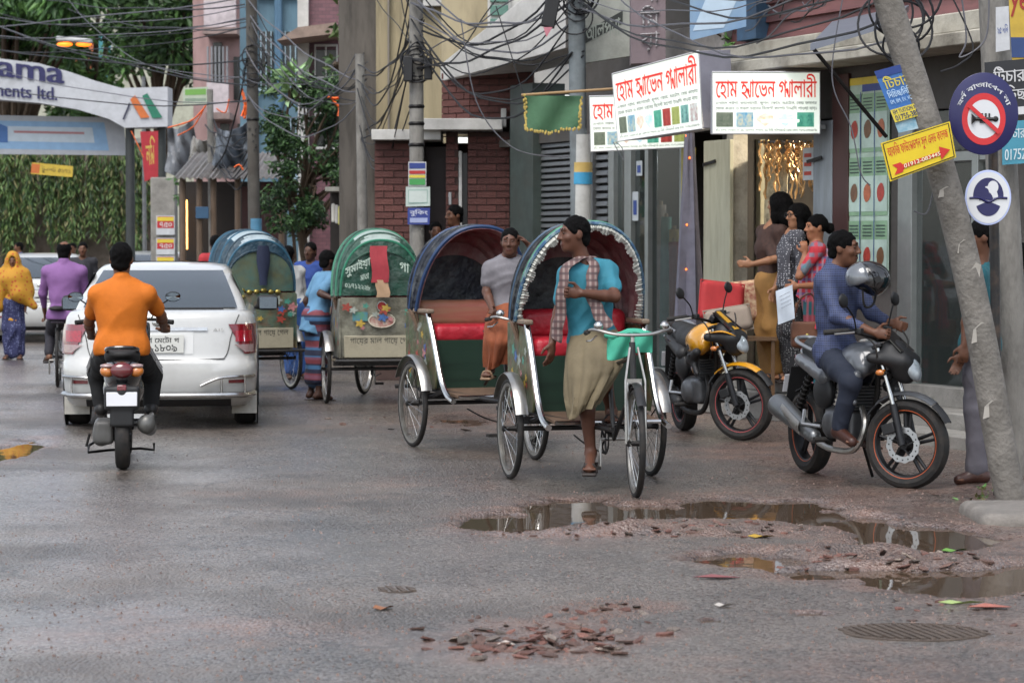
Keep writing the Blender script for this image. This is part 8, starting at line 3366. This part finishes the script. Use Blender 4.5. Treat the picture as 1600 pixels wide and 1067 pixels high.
for z0, z1, c in ((2.2, 2.32, '#3a8ab0'), (2.32, 2.42, '#b59a5a'), (1.2, 1.3, '#3a8ab0')):
 mb = MB()
 mb.tube([(0, 0, z0), (0, 0, z1)], .108, 18)
 mb.build('printed_band', mat('band' + c, c, .6), wrap)
mb = MB()
mb.tube([(0, 0, 0), (0, 0, 1.95)], .094, 14)
o = mb.build('painted_foot', mat('foot_blue', '#4b7f9c', .6, var=.2, dirt=.4), loc=gpt(399, 36.5))
o.name = 'pole_sleeve'
tag(o, 'blue painted sleeve round the foot of the dark pole', 'sleeve')
# ------------------------------------------------------------------ posters on poles
def sheetposter(label, pts, Y, base, prints, name='poster', cat='poster', thick=.004):
 """pts: four photo corners TL TR BR BL at depth Y; prints: (colour, kind, ...)"""
 cs = [P(a, b, Y) for a, b in pts]
 root, u, v, w, h, n = poster(name, label, cs, base, thick, cat)
 tlr = [c - cs[3] for c in cs]
 def B(a, b):
  return tlr[3] * (1 - a) * (1 - b) + tlr[2] * a * (1 - b) + tlr[1] * a * b + tlr[0] * (1 - a) * b
 for k, pr in enumerate(prints):
  mb = MB()
  off = n * (.004 + .0015 * k)
  if pr[1] == 't':
   tmp = MB()
   x0, y0, x1, y1 = pr[3]
   text(tmp, pr[2], (0, 0, 0), (1, 0, 0), (0, 1, 0), x1 - x0, y1 - y0, pr[4] if len(pr) > 4 else 16, bold=.015)
   mb.add([B(x0 + q[0], y0 + q[1]) + off for q in tmp.v], tmp.f)
   nm = 'lettering'
  else:
   mb.add([B(a, b) + off for a, b in pr[2]], [tuple(range(len(pr[2])))])
   nm = pr[3] if len(pr) > 3 else 'print'
  mb.build(nm, mat('ink' + pr[0], pr[0], .55, var=.08), root)
 return root, B, n
YP = LB.y + .0
sheetposter('blue tuition poster pasted on the leaning pole', [(1366, 112), (1418, 98), (1453, 176), (1398, 192)], YP - .06, mat('poster_blue', '#2f5f9a', .55, var=.2, vs=6),
   [('#1b3470', 'p', rect(0, .86, 1, 1)), ('#b8a83a', 't', 'িটচার', (.12, .62, .88, .86)), ('#a9c2d8', 't', 'িদিচছ/িনিচছ', (.1, .44, .9, .6)), ('#98b4d0', 't', 'EM, BM, EV, VQ, MA', (.1, .32, .9, .41), 10),
             ('#bfae3a', 'p', rect(0, 0, 1, .24)), ('#1a2a55', 't', 'EM TUITION MEDIA', (.06, .145, .94, .22), 10), ('#1a2a55', 't', '01755-385613', (.06, .02, .94, .12), 12)])
sheetposter('pale torn paper under the blue tuition poster', [(1398, 192), (1456, 176), (1458, 196), (1404, 208)], YP - .055, mat('poster_teal', '#4d8ba6', .6, col2='#a8bcc4', vs=14), [])
sheetposter('yellow arrow sign with red lettering hanging on the leaning pole', [(1376, 224), (1484, 190), (1494, 246), (1391, 284)], YP - .22, mat('sign_yellow', '#c8ae1c', .4, var=.06),
   [('#2a2410', 'p', rect(.02, .03, .98, .97)), ('#c8ae1c', 'p', rect(.035, .055, .965, .945)), ('#b3261e', 't', 'আকিজ ফাউেন~ডশন সুল এনড কেলজ', (.06, .50, .94, .92), 24),
             ('#b3261e', 'p', [(.08, .12), (.2, .12), (.26, .24), (.2, .38), (.08, .38), (.14, .25)], 'arrow_tail'), ('#b3261e', 'p', rect(.2, .2, .80, .31), 'arrow_shaft'), ('#b3261e', 'p', [(.78, .08), (.93, .26), (.78, .44)], 'arrow_head'),
             ('#d8d2b0', 't', '01912-083445', (.24, .205, .78, .305), 12)], 'arrow_sign', 'sign', .012)
for args in (('rainbow striped notice on the pole before the gatehouse', [(638, 253), (666, 253), (666, 291), (638, 291)], '#b0b0b0', [('#2a3a78', 'p', rect(.05, .72, .95, .95)), ('#a02a2a', 'p', rect(.05, .5, .95, .64)), ('#3f8a4a', 'p', rect(.05, .05, .95, .3)), ('#c0b040', 'p', rect(.05, .34, .95, .46))]),
             ('pale green edged notice below the striped one', [(634, 292), (672, 292), (672, 322), (634, 323)], '#a9b5ae', [('#7f9a90', 'p', rect(.1, .15, .9, .85)), ('#b3bcb6', 'p', rect(.13, .2, .87, .8))]),
             ('blue notice at the bottom of the gatehouse pole', [(637, 325), (672, 325), (671, 351), (637, 351)], '#2d3a7a', [('#b8bccc', 't', 'বুিকং', (.1, .5, .9, .92)), ('#8f98b8', 'p', rect(.1, .12, .9, .4))])):
 sheetposter(args[0], args[1], 28.48, mat('sheet' + args[2], args[2], .6), args[3], 'notice')
sheetposter('black and white tuition notice on the right edge pole', [(1538, 98), (1604, 92), (1606, 178), (1542, 184)], 17.1, mat('sheet_black', '#202124', .5), [('#b9b9b9', 'p', rect(.0, .0, 1, .14)), ('#b9b9b9', 't', 'িটচার', (.2, .6, .95, .9)), ('#b9b9b9', 't', 'িদিচছ', (.2, .25, .95, .55))], 'notice')
sheetposter('teal paper notice low on the right edge pole', [(1566, 190), (1606, 188), (1606, 255), (1566, 258)], 17.1, mat('sheet_teal', '#3f8296', .6, var=.2), [('#b9c8cc', 't', 'িটচার', (.1, .6, .9, .9)), ('#b9c8cc', 't', '01752', (.1, .1, .9, .35))], 'notice')
sheetposter('white paper strip high on the right edge pole', [(1556, 12), (1576, 10), (1578, 78), (1556, 82)], 17.1, mat('sheet_white', '#b4b6b8', .6, dirt=.3), [('#4a5a8a', 't', '২৫ দিন', (.1, .4, .9, .6), 8)], 'notice')
sheetposter('yellow banner with red lettering at the top right corner', [(1546, -20), (1640, -20), (1640, 96), (1546, 96)], 18.2, mat('banner_yellow', '#b89a3a', .6, dirt=.3), [('#8c2a20', 't', 'yes', (.35, .6, .75, .9)), ('#2a3f6a', 'p', rect(0, .05, 1, .32))], 'banner', 'banner')
# ------------------------------------------------------------------ round signs
def disc(label, px, py, rx, ry, Y, m, tilt=0.):
 c = P(px, py, Y)
 root = thing('round_sign', label, 'sign', c, tilt)
 k = Y / FPX
 mb = MB()
 mb.lathe([(0, -.012), (1, -.012), (1.0, .0), (.985, .002), (0, .002)], (0, 0, 0), (0, -1, 0), 48)
 mb.v = [(x * rx * k, y, z * ry * k) for x, y, z in mb.v]
 mb.build('plate', m, root)
 return root, rx * k, ry * k
def ringp(root, name, m, r0, r1, rx, ry, off, cx=0., cy_=0., a0=0., a1=2 * math.pi):
 mb = MB()
 n = 48
 mb.grid([[(cx + r * rx * math.cos(a0 + (a1 - a0) * i / n), -off, cy_ + r * ry * math.sin(a0 + (a1 - a0) * i / n)) for i in range(n + 1)] for r in (max(r0, .001), r1)])
 return mb.build(name, m, root)
navy = mat('sign_navy', '#1d1c4c', .35, var=.08)
signw = mat('sign_white', '#c4c6c8', .4, var=.04)
signr = mat('sign_ring_red', '#b8262a', .35, var=.05)
rs, a, b_ = disc('navy round no-horn sign with red ring and crossed trumpet', 1537, 178, 54, 64, 15.9, navy)
ringp(rs, 'ring', signr, .47, .63, a, b_, .005, 0, -.13 * b_)
ringp(rs, 'white_field', signw, 0, .475, a, b_, .0045, 0, -.13 * b_)
mb = MB()
mb.tube([(-.26 * a, -.007, -.13 * b_), (.3 * a, -.007, -.13 * b_)], .012, 6)
mb.tube([(-.36 * a, -.007, -.13 * b_), (-.24 * a, -.007, -.13 * b_)], [.035, .012], 8)
mb.ell((.34 * a, -.007, -.13 * b_), (.018, .006, .018), n=10, m=6)
for k in range(3):
 mb.box((-.05 * a + k * .022, -.008, -.07 * b_), (.01, .008, .04))
mb.tube([(-.12 * a, -.007, -.2 * b_), (.12 * a, -.007, -.2 * b_), (.16 * a, -.007, -.13 * b_)], .008, 5)
mb.v = [(x, min(y, -.006) if y < -.003 else -.006, z) for x, y, z in mb.v]
mb.build('trumpet', mat('print_black', '#141414', .5), rs)
mb = MB()
mb.box((0, -.016, -.13 * b_), (.075 * b_ * 1.3, .004, 1.0 * b_), Matrix.Rotation(R(-48), 3, 'Y'))
mb.build('cross_bar', signr, rs)
tmp = MB()
text(tmp, 'হন^ বাজােবন না', (0, 0, 0), (1, 0, 0), (0, 1, 0), 1., .17, 20, bold=.018)
mb = MB()
mb.add([((.70 + q[1]) * a * math.cos(R(160 - 140 * q[0])), -.006, (.70 + q[1]) * b_ * math.sin(R(160 - 140 * q[0])) - .06 * b_) for q in tmp.v], tmp.f)
mb.build('lettering', signw, rs)
rs, a, b_ = disc('white round sign with blue mother and child emblem', 1544, 309, 36, 43, 15.9, mat('sign_pale_blue', '#a9b4d8', .4, var=.04))
ringp(rs, 'white_field', signw, 0, .93, a, b_, .004)
ringp(rs, 'emblem_disc', navy, 0, .66, a, b_, .0055, 0, .06 * b_, R(-8), R(188))
ringp(rs, 'mother_head', signw, 0, .23, a, b_, .007, .2 * a, .38 * b_)
ringp(rs, 'mother_body', signw, 0, .42, a, b_, .0068, .0, -.0 * b_, R(0), R(110))
ringp(rs, 'child_head', navy, 0, .16, a, b_, .0085, -.14 * a, .2 * b_)
ringp(rs, 'child_body', navy, 0, .3, a, b_, .008, -.1 * a, -.08 * b_, R(-5), R(185))
mb = MB()
mb.tube(bez([(-.82 * a, -.007, -.02 * b_), (-.4 * a, -.007, -.02 * b_), (0, -.007, -.16 * b_), (.4 * a, -.007, -.02 * b_), (.82 * a, -.007, -.02 * b_)], 6), .007, 4)
mb.build('book_line', navy, rs)
ringp(rs, 'emblem_base', navy, 0, .55, a, b_, .006, 0, -.12 * b_, R(200), R(340))
# ------------------------------------------------------------------ awning plate, strut, flag and boards on the right
aw = thing('awning_plate', 'flat grey awning plate held out by a black strut', 'awning', P(1335, 60, 20.))
mb = MB()
cs = [P(1266, 80, 19.3), P(1402, 38, 19.3), P(1420, 18, 20.8), P(1300, 44, 20.8)]
mb.add([c - aw.location for c in cs] + [c - aw.location + V((0, 0, .05)) for c in cs], [(3, 2, 1, 0), (4, 5, 6, 7), (0, 1, 5, 4), (1, 2, 6, 5), (2, 3, 7, 6), (3, 0, 4, 7)])
mb.build('plate', mat('awning_grey', '#6f737c', .45, metal=.3, var=.1), aw)
mb = MB()
mb.tube([P(1272, 78, 19.3) - aw.location, P(1385, 214, 19.6) - aw.location], .016, 8)
mb.build('strut', darkiron, aw)
fl = thing('green_banner', 'small green cloth banner with yellow fringe on a bamboo rod', 'banner', P(864, 178, 24.4))
rows = [[P(821 + i * 8.6 + (j - 4) * (.55 if i < 5 else -.55) * abs(i - 5) * .12, 150 + j * 7 + 2.5 * math.sin(i * .6) * j / 8 + (1.2 * j / 8) * abs(i - 5) * -.9, 24.4 + .03 * math.sin(i * .9 + j * .4)) - fl.location for i in range(11)] for j in range(9)]
mb = MB()
mb.shell(rows, .004)
mb.build('cloth', cloth('banner_green', '#3d5f44'), fl)
mb = MB()
edge = [r[0] for r in rows] + rows[-1] + [r[-1] for r in rows[::-1]]
for i in range(len(edge) - 1):
 for k in range(3):
  p = edge[i].lerp(edge[i + 1], k / 3)
  mb.ell(p + V((random.uniform(-.012, .012), -.01, random.uniform(-.02, .005))), (.012, .006, .016), n=5, m=4)
mb.build('fringe', cloth('fringe', '#a8934f', var=.4, vs=60), fl)
mb = MB()
mb.tube([P(815, 149, 24.45) - fl.location, P(962, 139, 24.3) - fl.location], .014, 8)
mb.build('rod', mat('bamboo', '#8a6f4a', .6), fl)
sheetposter('weathered white billboard with black patch above the shutter', [(905, -30), (986, -60), (984, 88), (906, 100)], 26.2, mat('billboard_old', '#9a9c94', .7, var=.12, dirt=.5, dcol='#55574c', ds=2.5), [('#2f322f', 'p', [(.06, .22), (.85, .36), (.85, .5), (.06, .36)]), ('#8f958c', 't', 'আলপনা', (.12, .25, .8, .44), 12)], 'billboard', 'billboard', .12)
vs_s, Bv, nv = sheetposter('tall mauve pillar sign with raised vertical lettering', [(986, -40), (1040, -40), (1040, 96), (986, 100)], 25.0, mat('pillar_mauve', '#77696c', .6, var=.1, dirt=.3), [], 'pillar_sign', 'sign', .3)
for s_, y0, y1 in (('লা', .69, .93), ('িম', .40, .64), ('য়া', .13, .35)):
 tmp = MB()
 text(tmp, s_, (0, 0, 0), (1, 0, 0), (0, 1, 0), .55, y1 - y0, 20)
 mb = MB()
 mb.add([Bv(.27 + q_[0], y0 + q_[1]) + nv * .012 for q_ in tmp.v], tmp.f)
 o = mb.build('raised_letter', mat('letter_grey', '#a9a5a6', .5), vs_s)
 sm = o.modifiers.new('thick', 'SOLIDIFY')
 sm.thickness = .02
sheetposter('pale blue see-through poster hanging under the blue beam', [(1078, -6), (1166, -28), (1166, 42), (1078, 64)], 23.2, mat('poster_paleblue', '#8ba6bd', .5, col2='#6a88a8', vs=4), [('#a9bccb', 'p', [(.05, .2), (.6, .1), (.9, .8), (.3, .9)])])
jb = thing('cable_box', 'black cable junction box hanging by the grey pole', 'junction box', P(860, 20, 25.6))
mb = MB()
mb.box((0, 0, 0), (.14, .1, .30), Matrix.Rotation(.2, 3, 'Y'))
mb.build('case', blackplastic, jb, bev=.01)
mb = MB()
mb.prism([(-.05, 0), (.04, 0), (-.02, -.1)], (-.02, -.05, -.15), (1, 0, 0), (0, 0, 1), (0, .01, 0))
mb.build('pink_rag', cloth('pink_rag', '#b0707a'), jb)
wb = thing('transformer_box', 'dark equipment box strapped to the gatehouse pole', 'box', P(652, 108, 28.45))
mb = MB()
mb.box((-.10, 0, 0), (.10, .12, .28))
mb.box((.12, 0, 0), (.09, .12, .24))
mb.box((0, .0, .1), (.3, .05, .04))
mb.build('case', blackplastic, wb, bev=.01)
# kerb slab at the lower right
kb = G(1600, 812)
F = Field()
F.rbox((0, 0, -.02), (.42, .42, .10), None, .06)
o = F.build('kerb_block', mat('kerb_concrete', '#6f6a64', .85, var=.2, bump=.5, bs=30, dirt=.5), .02)
o.location = (kb.x + .1, kb.y, 0)
tag(o, 'worn concrete kerb block at the foot of the leaning pole', 'kerb')
# ------------------------------------------------------------------ arch over the far street
AY = 50.
ar = thing('street_arch', 'white curved street arch with navy lettering and orange green logo', 'arch', gpt(250, AY))
top_ = [(-420, 70), (-200, 76), (0, 92), (60, 99), (110, 113), (150, 127), (190, 138), (262, 136)]
bot_ = [(262, 198), (195, 200), (170, 186), (120, 171), (60, 161), (0, 156), (-200, 140), (-420, 134)]
mb = MB()
f_ = [P(a, b, AY) - ar.location for a, b in top_ + bot_]
n_ = len(f_)
k_ = len(top_)
rows = [[P(*top_[i], AY) - ar.location for i in range(k_)], [P(*bot_[::-1][i], AY) - ar.location for i in range(k_)]]
bk_ = V((0, .7, 0))
vs = rows[0] + rows[1] + [p + bk_ for p in rows[0] + rows[1]]
fs = []
for i in range(k_ - 1):
 fs += [(i, i + 1, k_ + i + 1, k_ + i), (2 * k_ + i, 3 * k_ + i, 3 * k_ + i + 1, 2 * k_ + i + 1), (i, 2 * k_ + i, 2 * k_ + i + 1, i + 1), (k_ + i, k_ + i + 1, 3 * k_ + i + 1, 3 * k_ + i)]
fs += [(k_ - 1, 3 * k_ - 1, 4 * k_ - 1, 2 * k_ - 1), (0, k_, 3 * k_, 2 * k_)]
mb.add(vs, fs)
mb.build('beam', mat('arch_white', '#b0b2b6', .55, var=.06, dirt=.25), ar)
navyt = mat('arch_navy', '#23234f', .5)
for s_, x0, x1, yb_, h_, sl in (('ama', -3, 99, 119, 23, .12), ('nents ltd.', -5, 89, 150, 20, .075)):
 tmp = MB()
 text(tmp, s_, (0, 0, 0), (1, 0, 0), (0, 1, 0), x1 - x0, h_, 24, bold=.03)
 mb = MB()
 mb.add([P(x0 + q_[0], yb_ - q_[1] + sl * (q_[0]), AY - .03) - ar.location for q_ in tmp.v], tmp.f)
 mb.build('lettering', navyt, ar)
for pts_, c in (([(203, 156), (211, 149), (234, 184), (220, 185)], '#b8632f'), ([(222, 150), (230, 146), (254, 184), (238, 185)], '#1f6a52'), ([(191, 187), (194, 187), (204, 163), (202, 160)], '#2a2a40')):
 mb = MB()
 mb.add([P(a, b, AY - .03) - ar.location for a, b in pts_], [(0, 1, 2, 3)])
 mb.build('logo_stripe', mat('logo' + c, c, .5), ar)
for px in (203, 252):
 mb = MB()
 q_ = P(px, 196, AY + .3) - ar.location
 mb.tube([q_, V((q_.x, q_.y, 0))], .09, 10)
 mb.build('post', mat('arch_post', '#3a3d3c', .6, metal=.3), ar)
sheetposter('pale blue and white printed banner under the arch', [(-120, 178), (194, 184), (196, 243), (-120, 240)], AY + .6, mat('banner_grey', '#9a9da2', .5, var=.08), [('#7a9ab8', 'p', [(0, .15), (.92, .12), (.9, .86), (0, .86)]), ('#a9b4bc', 'p', [(0, .35), (.85, .32), (.84, .72), (0, .72)]), ('#9a6a6a', 'p', [(.45, .55), (.8, .54), (.8, .60), (.45, .61)]), ('#3a5f92', 'p', [(.33, .3), (.42, .3), (.42, .7), (.37, .8), (.33, .7)])], 'banner', 'banner', .03)
sheetposter('small yellow strip banner hanging below the arch', [(50, 254), (114, 260), (113, 277), (48, 272)], AY + .2, mat('banner_yellow2', '#b59a36', .5), [('#b0602a', 'p', [(.0, .1), (.2, .1), (.2, .9), (0, .9)]), ('#6a5a2a', 't', 'টু-েলট ০১৭১', (.25, .2, .95, .8), 8)], 'banner', 'banner')
rb = thing('poster_pillar', 'square concrete pillar pasted with red and white posters', 'pillar', gpt(257, 48.8))
mb = MB()
mb.box((0, 0, 1.42), (.46, .46, 2.84))
mb.build('shaft', concrete, rb, bev=.02)
for i, (t_, b__) in enumerate(((337, 367), (372, 398), (400, 430))):
 sheetposter(['upper', 'middle', 'lower'][i] + ' red and white poster on the square pillar', [(244, t_), (273, t_), (273, b__), (244, b__)], 48.5, mat('sheet_white', '#b4b6b8', .6), [('#a8262c', 'p', rect(.05, .35, .95, .95)), ('#c9b23a', 'p', rect(.05, .72, .95, .92)), ('#c4c0bc', 't', '৭৫০', (.2, .4, .85, .66), 8)])
sheetposter('tall red cloth banner beside the arch post', [(219, 206), (247, 205), (247, 276), (226, 284)], 49.2, mat('banner_red', '#9a2730', .7, var=.15), [('#b89a4a', 't', 'নি~', (.25, .3, .8, .9), 12)], 'banner', 'banner')
sheetposter('green edged white board on the left shop roof', [(286, 138), (325, 136), (325, 163), (286, 163)], 45, mat('board_pale', '#a3ad9a', .6), [('#6a9a4a', 'p', rect(.08, .55, .92, .9)), ('#7a8a7a', 'p', rect(.08, .2, .92, .35))], 'board', 'sign', .04)
# street lamp glowing orange
sl = thing('street_lamp', 'glowing orange street lamp hanging on the cables', 'lamp', P(116, 66, 54))
mb = MB()
mb.box((0, 0, .04), (.75, .2, .1), Matrix.Rotation(.08, 3, 'Y'))
mb.build('housing', mat('lamp_housing', '#a9aaa8', .5), sl, bev=.03)
for x in (-.2, .2):
 mb = MB()
 mb.ell((x, 0, -.05), (.17, .08, .05), n=12, m=6)
 mb.build('bulb', mat('lamp_orange', '#ff8a30', emit='#ff7a20', es=1.0, var=0), sl)
# bright orange strips of cloth strung between the houses
orm = mat('orange_cloth', '#e0662a', .6, var=.25, vs=9)
for i, pts_ in enumerate(([(262, 200), (300, 188), (322, 165)], [(278, 212), (302, 198), (318, 172)], [(330, 222), (345, 238), (362, 238)], [(338, 170), (352, 176), (358, 155)], [(205, 205), (216, 228), (224, 246)], [(378, 140), (383, 165), (378, 182)],
                          [(381, 150), (385, 168), (382, 186)], [(512, 152), (526, 154), (538, 148)], [(520, 158), (530, 168), (529, 182)], [(536, 152), (532, 166), (537, 172)], [(366, 262), (374, 258), (380, 266)])):
 mb = MB()
 w0 = [3.2, 2.6, 4.0, 3.0, 2.2, 6.2, 5.6, 5.2, 5.0, 4.8, 3.2][i] * 45 / FPX
 mb.tube(bez([P(a, b, 44 if i < 7 else 36) for a, b in pts_], 6), [w0 * (.6 + .5 * abs(math.sin(j * 1.3 + i))) for j in range(13)], 6, flat=.4)
 o = mb.build('orange_ribbon', orm)
 tag(o, 'bright orange ribbon fluttering ' + ('among the branches by the purple house' if i in (7, 8, 9) else 'among the cables before the pink house'), 'ribbon', 'orange ribbons by the purple house' if i in (7, 8, 9) else 'orange ribbons by the pink house')
for i, (cs_, Yt, c, nm) in enumerate(((((262, 196), (300, 186), (312, 262), (258, 268)), 46.5, '#6f7276', 'grey tarpaulin sagging behind the poster pillar'),
  (((338, 200), (388, 186), (392, 266), (334, 258)), 40.5, '#5f666e', 'blue grey tarpaulin hung over the stall roof'), (((300, 212), (340, 206), (338, 268), (296, 262)), 42.5, '#85827c', 'pale dirty tarpaulin tied between the thin pole and stalls'))):
 a, b, c_, d = [P(q_[0], q_[1], Yt) for q_ in cs_]
 mb = MB()
 rows = [[a.lerp(b, s_).lerp(d.lerp(c_, s_), t) + V((0, .18 * math.sin(7 * s_ + 3 * t + i) + .07 * math.sin(19 * s_ - 9 * t), -.12 * math.sin(3.14 * s_))) for s_ in lerpn(0, 1, 16)] for t in lerpn(0, 1, 12)]
 mb.shell(rows, .01)
 o = mb.build('tarpaulin', mat('tarp' + c, c, .5, var=.25, vs=3, dirt=.5))
 tag(o, nm, 'tarpaulin')
# ------------------------------------------------------------------ overhead cables
cabm = mat('cable_black', '#17171a', .6)
cabg = mat('cable_grey', '#55555a', .6)
cr = random.Random(21)
def cable(a, b, sag, r=.011, m=cabm, lab='', grp='', k=14):
 a, b = V(a), V(b)
 pts = [a.lerp(b, t) - V((0, 0, sag * 4 * t * (1 - t))) + V((0, 0, .02 * math.sin(t * 17 + a.x))) for t in lerpn(0, 1, k)]
 mb = MB()
 mb.tube(pts, r, 5)
 o = mb.build('overhead_cable', m)
 tag(o, lab, 'cable', grp)
T1, T2, T3, T4, T5 = P(650, 40, 28.6), P(394, 60, 36.5), P(566, 100, 33.5), P(902, 20, 25.9), P(1385, 60, 16.3)
for i in range(16):
 cable(T1 + V((cr.uniform(-.08, .08), -.1, cr.uniform(-.5, .6))), T4 + V((cr.uniform(-.1, .1), -.1, cr.uniform(-.45, .7))), cr.uniform(.1, .75), cr.uniform(.007, .013), cr.choice((cabm, cabm, cabg)), 'cable sagging between the gatehouse pole and the grey pole', 'cables gatehouse to grey pole')
for i in range(12):
 cable(T1 + V((cr.uniform(-.1, .1), -.1, cr.uniform(-.6, .5))), T3 + V((cr.uniform(-.1, .1), 0, cr.uniform(-1.2, .2))), cr.uniform(.15, .9), cr.uniform(.005, .011), cabm, 'cable drooping between the gatehouse pole and the slim pole', 'cables gatehouse to slim pole')
for i in range(12):
 cable(T2 + V((cr.uniform(-.1, .1), -.1, cr.uniform(-.9, .6))), T3 + V((cr.uniform(-.1, .1), 0, cr.uniform(-.7, .3))), cr.uniform(.1, .7), cr.uniform(.005, .010), cr.choice((cabm, cabm, cabg)), 'cable between the dark pole and the slim pole', 'cables dark to slim pole')
for i in range(14):
 cable(T2 + V((cr.uniform(-.1, .1), -.1, cr.uniform(-1., .8))), P(cr.uniform(-260, 160), cr.uniform(-40, 110), 58), cr.uniform(.1, .9), cr.uniform(.006, .012), cr.choice((cabm, cabm, cabg)), 'cable strung from the dark pole across the arch', 'cables over the arch')
for i in range(9):
 cable(T4 + V((cr.uniform(-.1, .1), -.1, cr.uniform(-.2, .8))), T5 + V((cr.uniform(-.1, .1), .1, cr.uniform(-.1, .6))), cr.uniform(.05, .5), cr.uniform(.005, .010), cr.choice((cabm, cabg)), 'cable running from the grey pole to the leaning pole', 'cables grey to leaning pole')
for i in range(9):
 s_ = fworld(U(1190 + i * 18), .3, 3.5 + cr.uniform(-.1, .5))
 cable(s_, P(1240 + cr.uniform(-60, 130), -60, 21), cr.uniform(-.1, .3), cr.uniform(.005, .009), cr.choice((cabg, cabg, cabm)), 'thin wire rising from the white ledge', 'wires over the ledge')
for i in range(10):
 cable(T1 + V((cr.uniform(-.12, .12), -.11, cr.uniform(-.3, .6))), P(cr.uniform(520, 720), -80, 30 + cr.uniform(-2, 4)), cr.uniform(-.3, .5), cr.uniform(.005, .011), cabm, 'cable leaving the gatehouse pole upwards out of view', 'cables above the gatehouse pole')
for i in range(10):
 cable(T2 + V((cr.uniform(-.1, .1), -.1, cr.uniform(-1.6, -.2))), P(cr.uniform(318, 372), cr.uniform(180, 268), 41), cr.uniform(.05, .6), cr.uniform(.008, .013), cabm, 'slack cable hanging from the dark pole to the stall roofs', 'cables to the stall roofs')
for i, pts_ in enumerate(([(1400, 60), (1440, 150), (1460, 260), (1450, 330), (1428, 330)], [(1320, -20), (1300, 120), (1330, 200), (1345, 270), (1360, 290)], [(1500, -20), (1510, 60), (1500, 90), (1540, 60), (1545, -20)], [(1480, -20), (1520, 70), (1500, 100), (1470, 112)],
                          [(958, 222), (968, 240), (975, 250), (972, 232), (962, 222)], [(720, 30), (745, 160), (800, 230), (870, 245), (905, 240)], [(775, 10), (800, 90), (815, 140), (816, 150)], [(640, 90), (700, 100), (760, 20), (790, -20)])):
 mb = MB()
 Yc = [15.9, 18.5, 16.8, 16.8, 22.9, 26.5, 26.2, 27.5][i]
 mb.tube(bez([P(a, b, Yc) for a, b in pts_], 8), [.005, .005, .006, .006, .004, .007, .006, .008][i], 5)
 o = mb.build('loose_wire', cabg if i in (0, 1, 2, 4, 5) else cabm)
 tag(o, ['pale wire hanging down behind the yellow arrow sign', 'pale wire looping down before the fruit banner', 'pale wire loop high between the two right poles', 'dark wire hanging beside the top of the leaning pole', 'small wire ring under the tilted sign', 'long pale wire drooping before the brick wall to the shutter', 'dark wire dropping to the green banner rod', 'dark wire slanting up from the gatehouse pole'][i], 'wire')
for i, (tp, nm) in enumerate(((T1 + V((0, -.08, -.35)), 'gatehouse pole'), (T2 + V((0, -.1, -.4)), 'dark pole'), (T4 + V((.02, -.1, .1)), 'grey pole'), (T5 + V((.06, -.12, .12)), 'leaning pole'))):
 root = thing('cable_coil', 'tangled coil of spare cable tied to the ' + nm, 'cable coil', tp)
 for k in range(7):
  mb = MB()
  rr_ = cr.uniform(.10, .22)
  c_ = V((cr.uniform(-.06, .06), cr.uniform(-.05, .05), cr.uniform(-.2, .15)))
  mb.torus(c_, (cr.uniform(-.5, .5), 1, cr.uniform(-.3, .3)), rr_, .008, 26, 5)
  mb.build('loop', cabm, root)
